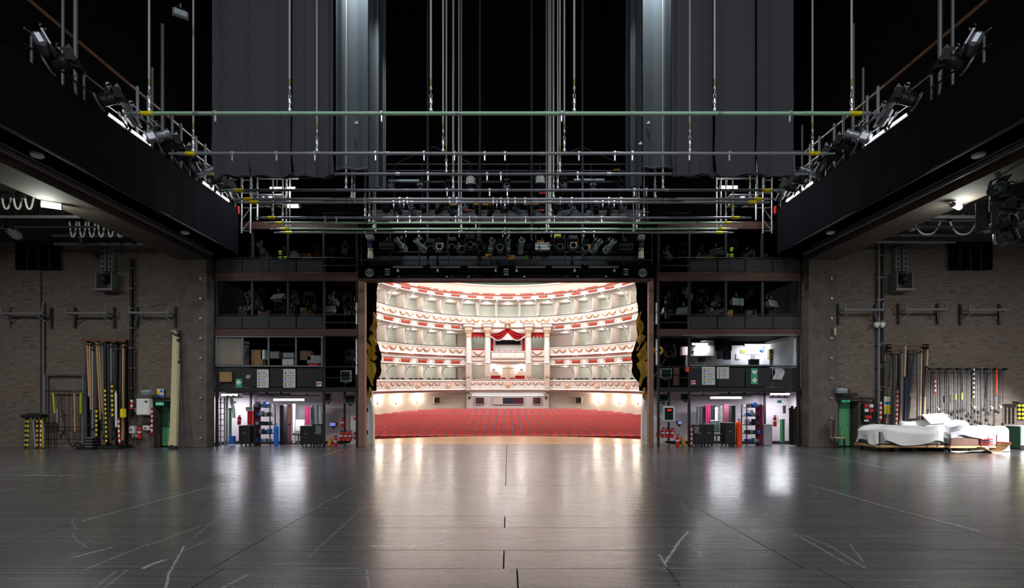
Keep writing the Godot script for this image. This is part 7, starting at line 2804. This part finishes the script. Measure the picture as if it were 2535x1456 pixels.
	for w in [[847, 1034, 1058, "upper single"], [845, 1066, 1092, "leftmost wall-hung"], [856, 1066, 1092, "second wall-hung"], [867, 1066, 1092, "third wall-hung"], [879, 1070, 1088, "rightmost wall-hung"], [830, 1078, 1107, "floor-standing"]]:
		extinguisher(w[0], w[1], w[2], 22.75 if w[1] < 1075 else 22.4, "red fire extinguisher in the left portal bay, the %s one" % w[3])
	st = mb()
	lathe(st, [Vector2(0, 0), Vector2(0.08, 0.02), Vector2(0.1, 0.15), Vector2(0.08, 0.35), Vector2(0.05, 0.47), Vector2(0, 0.5)], 10, Vector3(at(815, 0, 22.4).x, 0, -22.4), Basis(Vector3.FORWARD, 0.12))
	tag(put("yellow_bag", st, mats.amber), "yellow upright bag on the floor of the left portal bay", "bag")
	loose_item("orange_plate", "small orange switch plate high in the left portal bay", 874, 1033, 881, 1041, 22.8, 0.08, "orange", "switch")
	# signs on the parapet, and things on the shelves above
	loose_item("parcel", "tan cardboard parcel strapped to the left tower's parapet", 543, 921, 573, 946, 22.2, 0.1, "cardboard", "parcel")
	sign_list("left", [[583, 938, 599, 960, "green first-aid sign with white cross on the %s parapet", 1], [636, 915, 665, 960, "tall notice board with coloured symbols on the %s parapet, first of two", 0], [701, 914, 731, 960, "tall notice board with coloured symbols on the %s parapet, second of two", 0], [783, 945, 796, 957, "small white and red sign at the end of the %s parapet", 2]])
	st = mb()
	lathe(st, [Vector2(0, 0.1), Vector2(0.08, 0.08), Vector2(0.12, 0.0), Vector2(0, 0.0)], 12, at(615, 934, 22.3), Basis(Vector3.RIGHT, PI / 2))
	tag(put("round_fitting", st, mats.slate), "round grey fitting on the left parapet between signs", "fitting")
	t = thing("sliding_window", "brownish glass window panel in a pale frame, left tower's second storey", "window")
	st = mb()
	span(st, at(537, 903, 22.3), at(599, 838, 22.3) + Vector3(0, 0, 0.02))
	put("pane", st, mats.pane, t)
	st = mb()
	bar(st, at(535, 834, 22.25), at(800, 834, 22.25), 0.05, 0.06)
	bar(st, at(535, 906, 22.25), at(800, 907, 22.25), 0.05, 0.06)
	for x in [536, 601, 665, 733, 797]:
		bar(st, at(x, 834, 22.25), at(x, 906, 22.25), 0.07, 0.06)
	put("frame", st, mats.mid_grey, t)
	loose_item("cardboard_sheet", "large brown board standing behind the left tower's window panel", 545, 842, 598, 902, 23.2, 0.06, "cardboard", "board")
	for w in [[622, 866, 650, 905, "cardboard", "brown cardboard box on the left tower's shelf"], [645, 866, 655, 890, "off_white", "white paper stack beside the brown box"], [668, 870, 690, 888, "mid_grey", "grey bundle on the shelf right of the first window post"], [700, 873, 727, 886, "grey", "upper of two grey boxes on the left tower's shelf"], [698, 888, 727, 905, "light_steel", "lower pale grey box on the left tower's shelf"], [742, 868, 770, 892, "brown_wood", "brown fabric pile on the left tower's shelf"], [760, 880, 794, 900, "grey", "grey folded blankets at the right end of the left shelf"], [763, 901, 788, 906, "red", "thin red case under the blankets"]]:
		loose_item("shelf_item", w[5], w[0], w[1], w[2], w[3], 22.8, 0.35, w[4], "box")
	st = mb()
	span(st, at(605, 906, 22.5) + Vector3(0, -0.04, -0.7), at(797, 906, 22.5), 0.01)
	bar(st, at(605, 853, 23.3), at(735, 853, 23.3), 0.05, 0.05)
	tag(put("storage_shelf", st, mats.dark_steel), "dark storage shelf behind the left tower's window frames", "shelf")
	n_hi_vis("left", [[694, 626], [694, 640], [707, 640]])

func n_hi_vis(side: String, spots: Array):
	var n := 0
	for w in spots:
		n += 1
		var st := mb()
		box(st, at(w[0], w[1], 22.5), Vector3(0.14, 0.17, 0.08), 0.03)
		box(st, at(w[0], w[1] - 3, 22.47), Vector3(0.15, 0.03, 0.09), 0.01)
		tag(put("hi_vis_vest", st, mats.hi_vis), "folded lime vest on the %s tower's third gallery, %s in order" % [side, ordinal(n)], "vest", "lime vests on the tower galleries")

func office_chair(t: Node3D, m: String):
	var st := mb()
	box(st, Vector3(0, 0.48, 0), Vector3(0.46, 0.09, 0.44), 0.04)
	put("seat", st, mats.black, t)
	st = mb()
	box(st, Vector3(0, 0.86, -0.2), Vector3(0.44, 0.55, 0.07), 0.03, Basis(Vector3.RIGHT, -0.12))
	put("backrest", st, mats[m], t)
	st = mb()
	tube(st, Vector3(0, 0.08, 0), Vector3(0, 0.45, 0), 0.03, 8)
	put("column", st, mats.grey_steel, t)
	for k in 5:
		st = mb()
		bar(st, Vector3(0, 0.09, 0), Vector3(0.28 * cos(TAU * k / 5.0), 0.06, 0.28 * sin(TAU * k / 5.0)), 0.04, 0.03)
		put("leg", st, mats.light_steel, t)

func room_right():
	under_deck_pipes(1)
	tube_lamp("ceiling_tube", "long fluorescent tube glowing in the right tower's ground floor", at(1757, 985, 23.6), at(1836, 985, 23.6), 0.05, 8.0, Vector3.DOWN, "fluorescent tubes of the ground floor rooms")
	tube_lamp("ceiling_tube", "short fluorescent tube near the right tower's outer wall", at(1905, 976, 24.4), at(1955, 976, 24.4), 0.04, 8.0, Vector3.DOWN, "fluorescent tubes of the ground floor rooms")
	upper_lamp(at(1780, 465, 21.95), at(1824, 465, 21.95), "bright work lamp glowing at the top of the right tower", 11.0)
	var hang := mb()
	tube(hang, at(1800, 461, 22.0), at(1800, 395, 22.0), 0.02, 6)
	bar(hang, at(1775, 442, 22.05), at(1870, 442, 22.05), 0.06, 0.06)
	tag(put("lamp_rack", hang, mats.grey_steel), "grey frame holding the work lamp over the right tower", "frame")
	# office behind the second storey opening
	var t := thing("office_room", "small white office with lit walls in the right tower's second storey", "office")
	var st := mb()
	span(st, Vector3(at(1812, 0, 25).x, 3.5, -25.4), Vector3(12.9, 4.8, -25.2))
	put("back_wall", st, mats.office_wall, t)
	st = mb()
	span(st, Vector3(12.75, 3.5, -25.2), Vector3(12.9, 4.8, -22.5))
	put("side_wall", st, mats.office_wall, t)
	st = mb()
	span(st, Vector3(at(1700, 0, 25).x, 3.5, -25.3), Vector3(at(1812, 0, 25).x, 4.75, -25.1))
	put("wing_wall", st, mats.office_wall, t)
	st = mb()
	bar(st, at(1690, 830, 22.25), at(1972, 830, 22.25), 0.05, 0.06)
	bar(st, at(1708, 905, 22.25), at(1972, 905, 22.25), 0.05, 0.05)
	put("window_frame", st, mats.mid_grey, t)
	st = mb()
	span(st, at(1760, 903, 24.6) + Vector3(0, -0.05, -0.6), at(1965, 903, 24.6), 0.01)
	put("desk", st, mats.dark_grey, t)
	tube_lamp("office_tube", "fluorescent tube glowing on the right tower's office ceiling", at(1842, 855, 24.6), at(1932, 855, 24.6), 0.05, 3.0, Vector3(0, -0.9, -0.4).normalized())
	tube_lamp("office_tube", "short glowing tube over the curved hood, left part of the office", at(1712, 852, 24.0), at(1752, 852, 24.0), 0.04, 1.5, Vector3(0, -0.9, -0.3).normalized())
	st = mb()
	var hood := []
	for k in 9:
		hood.append(Vector2(-0.65 + 0.5 * (1 - cos(k * PI / 16)), -0.3 + 0.75 * sin(k * PI / 16)))
	hood.append(Vector2(0.3, 0.45))
	hood.append(Vector2(0.3, -0.3))
	prism(st, hood, 0.5, Transform3D(Basis(), at(1747, 867, 24.4)))
	tag(put("curved_hood", st, mats.white), "white curved hood in the left part of the right tower's office", "hood")
	for w in [[1775, 848, 1812, 868, "dark_grey", "dark device above the small screens in the office"], [1779, 868, 1790, 888, "mid_grey", "left small equipment module in the office"], [1795, 868, 1810, 890, "dark_grey", "right small equipment module in the office"], [1716, 868, 1732, 880, "black", "small black screen at the office's left end"], [1733, 884, 1748, 894, "black", "lower black screen under the curved hood"], [1758, 872, 1770, 890, "cream", "beige device beside the curved hood"], [1858, 889, 1880, 904, "black", "black monitor seen from behind on the office desk, left"], [1911, 888, 1938, 904, "black", "black monitor seen from behind on the office desk, right"], [1905, 864, 1934, 888, "pale_wood", "tan cupboard on the office's back wall"], [1952, 862, 1960, 885, "white", "white box on the office's side wall"], [1688, 858, 1704, 880, "plaster_pink", "pink paper box left of the office hood"]]:
		loose_item("office_item", w[5], w[0], w[1], w[2], w[3], 24.3, 0.25, w[4], "equipment")
	var n := 0
	for w in [[1822, 876, 1832, 890, "off_white"], [1834, 866, 1844, 874, "lime"], [1846, 868, 1858, 878, "white"], [1860, 876, 1870, 890, "grey"], [1872, 868, 1884, 878, "cream"], [1880, 866, 1890, 872, "blue"], [1910, 879, 1922, 887, "yellow"]]:
		n += 1
		board("pinned_paper", "small %s sheet pinned to the office's white wall, %s from the left" % [w[4].replace("_", " "), ordinal(n)], at(w[0], w[1], 25.15 if n < 7 else 24.28), at(w[2], w[3], 25.15 if n < 7 else 24.28), w[4], "paper", "sheets pinned in the office")
	# signs on the parapet
	sign_list("right", [[1738, 908, 1770, 953, "tall notice board with warning symbols on the %s parapet", 0], [1775, 909, 1805, 938, "smaller pale notice board on the %s parapet", 0], [1859, 912, 1876, 952, "tall green first-aid sign with two symbols on the %s parapet", 1], [1711, 942, 1722, 952, "small white and red sign at the near end of the %s parapet", 2]])
	st = mb()
	sheet(st, func(u, v): return at(lerpf(1916, 1938, u) + 3 * sin(v * 5), lerpf(914, 940, v), 22.2) + Vector3(0, 0, 0.05 * sin(u * 8.0)), 8, 8)
	box(st, at(1927, 914, 22.25), Vector3(0.3, 0.05, 0.1), 0.015)
	tag(put("draped_cloth", st, mats.grey_sheet), "pale cloth thrown over the right tower's parapet", "cloth")
	# bay beside the opening
	t = thing("control_console", "white-framed control panel with dark screen in the right portal bay", "panel", at(1655, 1025, 22.6))
	st = mb()
	box(st, Vector3.ZERO, Vector3(0.54, 0.72, 0.12), 0.05)
	put("frame", st, mats.off_white, t)
	st = mb()
	box(st, Vector3(0, 0, 0.055), Vector3(0.38, 0.54, 0.03), 0.01)
	put("screen", st, mats.screen_dark, t)
	st = mb()
	box(st, Vector3(0.02, 0.17, 0.07), Vector3(0.18, 0.07, 0.012))
	put("red_readout", st, mats.red_glow, t)
	monitor(1677, 1042, 1689, 1052, 22.7, "screen_glow", "black", "small screen glowing pale violet right of the white-framed panel")
	monitor(1630, 976, 1656, 996, 22.8, "screen_dark", "mid_grey", "grey monitor under the right tower's first gallery by the opening")
	monitor(1636, 912, 1664, 938, 22.9, "screen_dark", "grey", "boxy monitor with green screen on the right tower's first gallery")
	monitor(1688, 975, 1710, 992, 22.8, "screen_dark", "dark_grey", "dark monitor at the right tower's corner post")
	for w in [[1628, 1064, 1082, "leftmost wall-hung"], [1640, 1059, 1084, "second wall-hung"], [1651, 1059, 1084, "third wall-hung"], [1663, 1060, 1084, "rightmost wall-hung"], [1631, 1034, 1056, "upper single"], [1677, 1075, 1106, "floor-standing"]]:
		extinguisher(w[0], w[1], w[2], 22.75 if w[1] < 1075 else 22.4, "red fire extinguisher in the right portal bay, the %s one" % w[3])
	st = mb()
	lathe(st, [Vector2(0, 0), Vector2(0.08, 0.02), Vector2(0.1, 0.15), Vector2(0.08, 0.35), Vector2(0.05, 0.47), Vector2(0, 0.5)], 10, Vector3(at(1693, 0, 22.4).x, 0, -22.4), Basis(Vector3.FORWARD, -0.12))
	tag(put("yellow_bag", st, mats.amber), "yellow upright bag on the floor of the right portal bay", "bag")
	var foot := at(1712, 0, 22.2)
	foot.y = 0.01
	pole("red and white banded strip on the right tower's corner post", at(1712, 1055, 22.2), foot, 0.04, "white", "hazard strips by the doors", "red")
	loose_item("orange_plate", "small orange plate on the right tower's gallery post", 1699, 908, 1706, 921, 22.2, 0.06, "orange", "switch")
	loose_item("wood_easel", "brown wooden easel board in the right tower's first gallery", 1668, 910, 1682, 955, 22.9, 0.06, "brown_wood", "board")
	st = mb()
	lathe(st, [Vector2(0.12, -0.05), Vector2(0.2, -0.05), Vector2(0.2, 0.05), Vector2(0.12, 0.05), Vector2(0.12, -0.05)], 16, at(1630, 868, 22.4), Basis(Vector3.RIGHT, PI / 2))
	tag(put("rope_coil", st, mats.amber), "yellow coil of rope hung by the right portal edge", "rope")
	# room contents
	hung_cloth("grey cloth hanging left of the pink one in the right tower", 1725, 1745, 1008, 1050, 24.5, "mid_grey")
	hung_cloth("pink cloth hanging in the right tower's back room", 1746, 1758, 1003, 1048, 24.3, "magenta")
	hung_cloth("dark cloth hanging right of the pink one in the right tower", 1760, 1772, 1005, 1048, 24.5, "dark_grey")
	flight_case(1716, 1736, 1052, 22.75, "black flight case with switch box at the right tower's corner post")
	flight_case(1737, 1761, 1050, 22.9, "black flight case left of the office chair, right tower")
	flight_case(1789, 1813, 1046, 22.9, "tall black case right of the office chair, right tower")
	loose_item("switch_box", "grey switch box on the black case by the corner post, right tower", 1719, 1056, 1731, 1074, 22.4, 0.06, "mid_grey", "box")
	t = thing("office_chair", "grey-backed office chair between black cases in the right tower", "chair", Vector3(at(1774, 0, 23.1).x, 0, -23.1))
	office_chair(t, "slate")
	upright_pipe(1773, 1008, 1045, 24.4, 0.07, "white", "white post above the right tower's office chair")
	upright_pipe(1786, 1005, 1048, 24.4, 0.05, "silver", "silver post left of the maroon flat, right tower")
	loose_item("maroon_flat", "maroon flat standing behind the tall black case, right tower", 1792, 1000, 1808, 1046, 24.0, 0.1, "maroon", "flat")
	loose_item("black_flat", "black upright flat left of the orange gas cylinder", 1811, 1003, 1821, 1102, 23.4, 0.3, "black", "flat")
	gas_cylinder(1829, 1036, 22.8, 0.13, "orange", "bright orange gas cylinder standing in the right tower")
	gear_rack(1842, 1878, 1000, 23.2, "black rack crowded with cables and blue gear in the right tower")
	loose_item("magenta_flat", "narrow magenta flat right of the right gear rack", 1881, 1003, 1890, 1103, 23.0, 0.4, "magenta", "flat")
	loose_item("steel_cabinet", "low pale grey steel cabinet right of the magenta flat", 1891, 1051, 1912, 1103, 22.9, 0.4, "light_steel", "cabinet")
	extinguisher(1918, 1028, 1056, 24.0, "red fire extinguisher on the right tower's rear wall")
	exit_sign(1925, 991, 1935, 998, 23.8, "small teal exit sign inside the right tower")
	loose_item("white_notice", "white notice plate above the green locker, right tower", 1938, 1003, 1946, 1024, 24.0, 0.04, "white", "sign")
	loose_item("green_locker", "narrow sage green locker in the right tower", 1936, 1038, 1943, 1096, 23.4, 0.2, "green", "locker")
	n = 0
	for x in [1956, 1961, 1966, 1971, 1976]:
		n += 1
		upright_pipe(x, 1003 + (n * 7) % 12, 1100, 22.9, 0.05, ["dark_steel", "black", "brown_wood", "dark_grey", "black"][n - 1], "dark long pole leaning at the right tower's outer end, %s from the left" % ordinal(n))
	n_hi_vis("right", [[1799, 634], [1811, 618], [1811, 633]])
	# overhead work lamps for the whole stage, in the flies above and behind the viewer
	n = 0
	for w in [[-8.0, 17.5, 1.0], [0.0, 17.5, 1.0], [8.0, 17.5, 1.0]]:
		n += 1
		var p := Vector3(w[0], w[1], w[2])
		luminaire("flood", p + Vector3(0, 0.1, 0.25), 0.0, -0.9, "work floodlight in the flies above the viewer, %s from the left" % ordinal(n), "work floodlights in the flies", "black", 2.2)
		area(p + Vector3(0, -0.3, -0.2), Vector3(w[0] * 0.7, 3.0, -13.0), Vector2(1.2, 0.5), 70.0, Color(0.95, 0.98, 1.0))
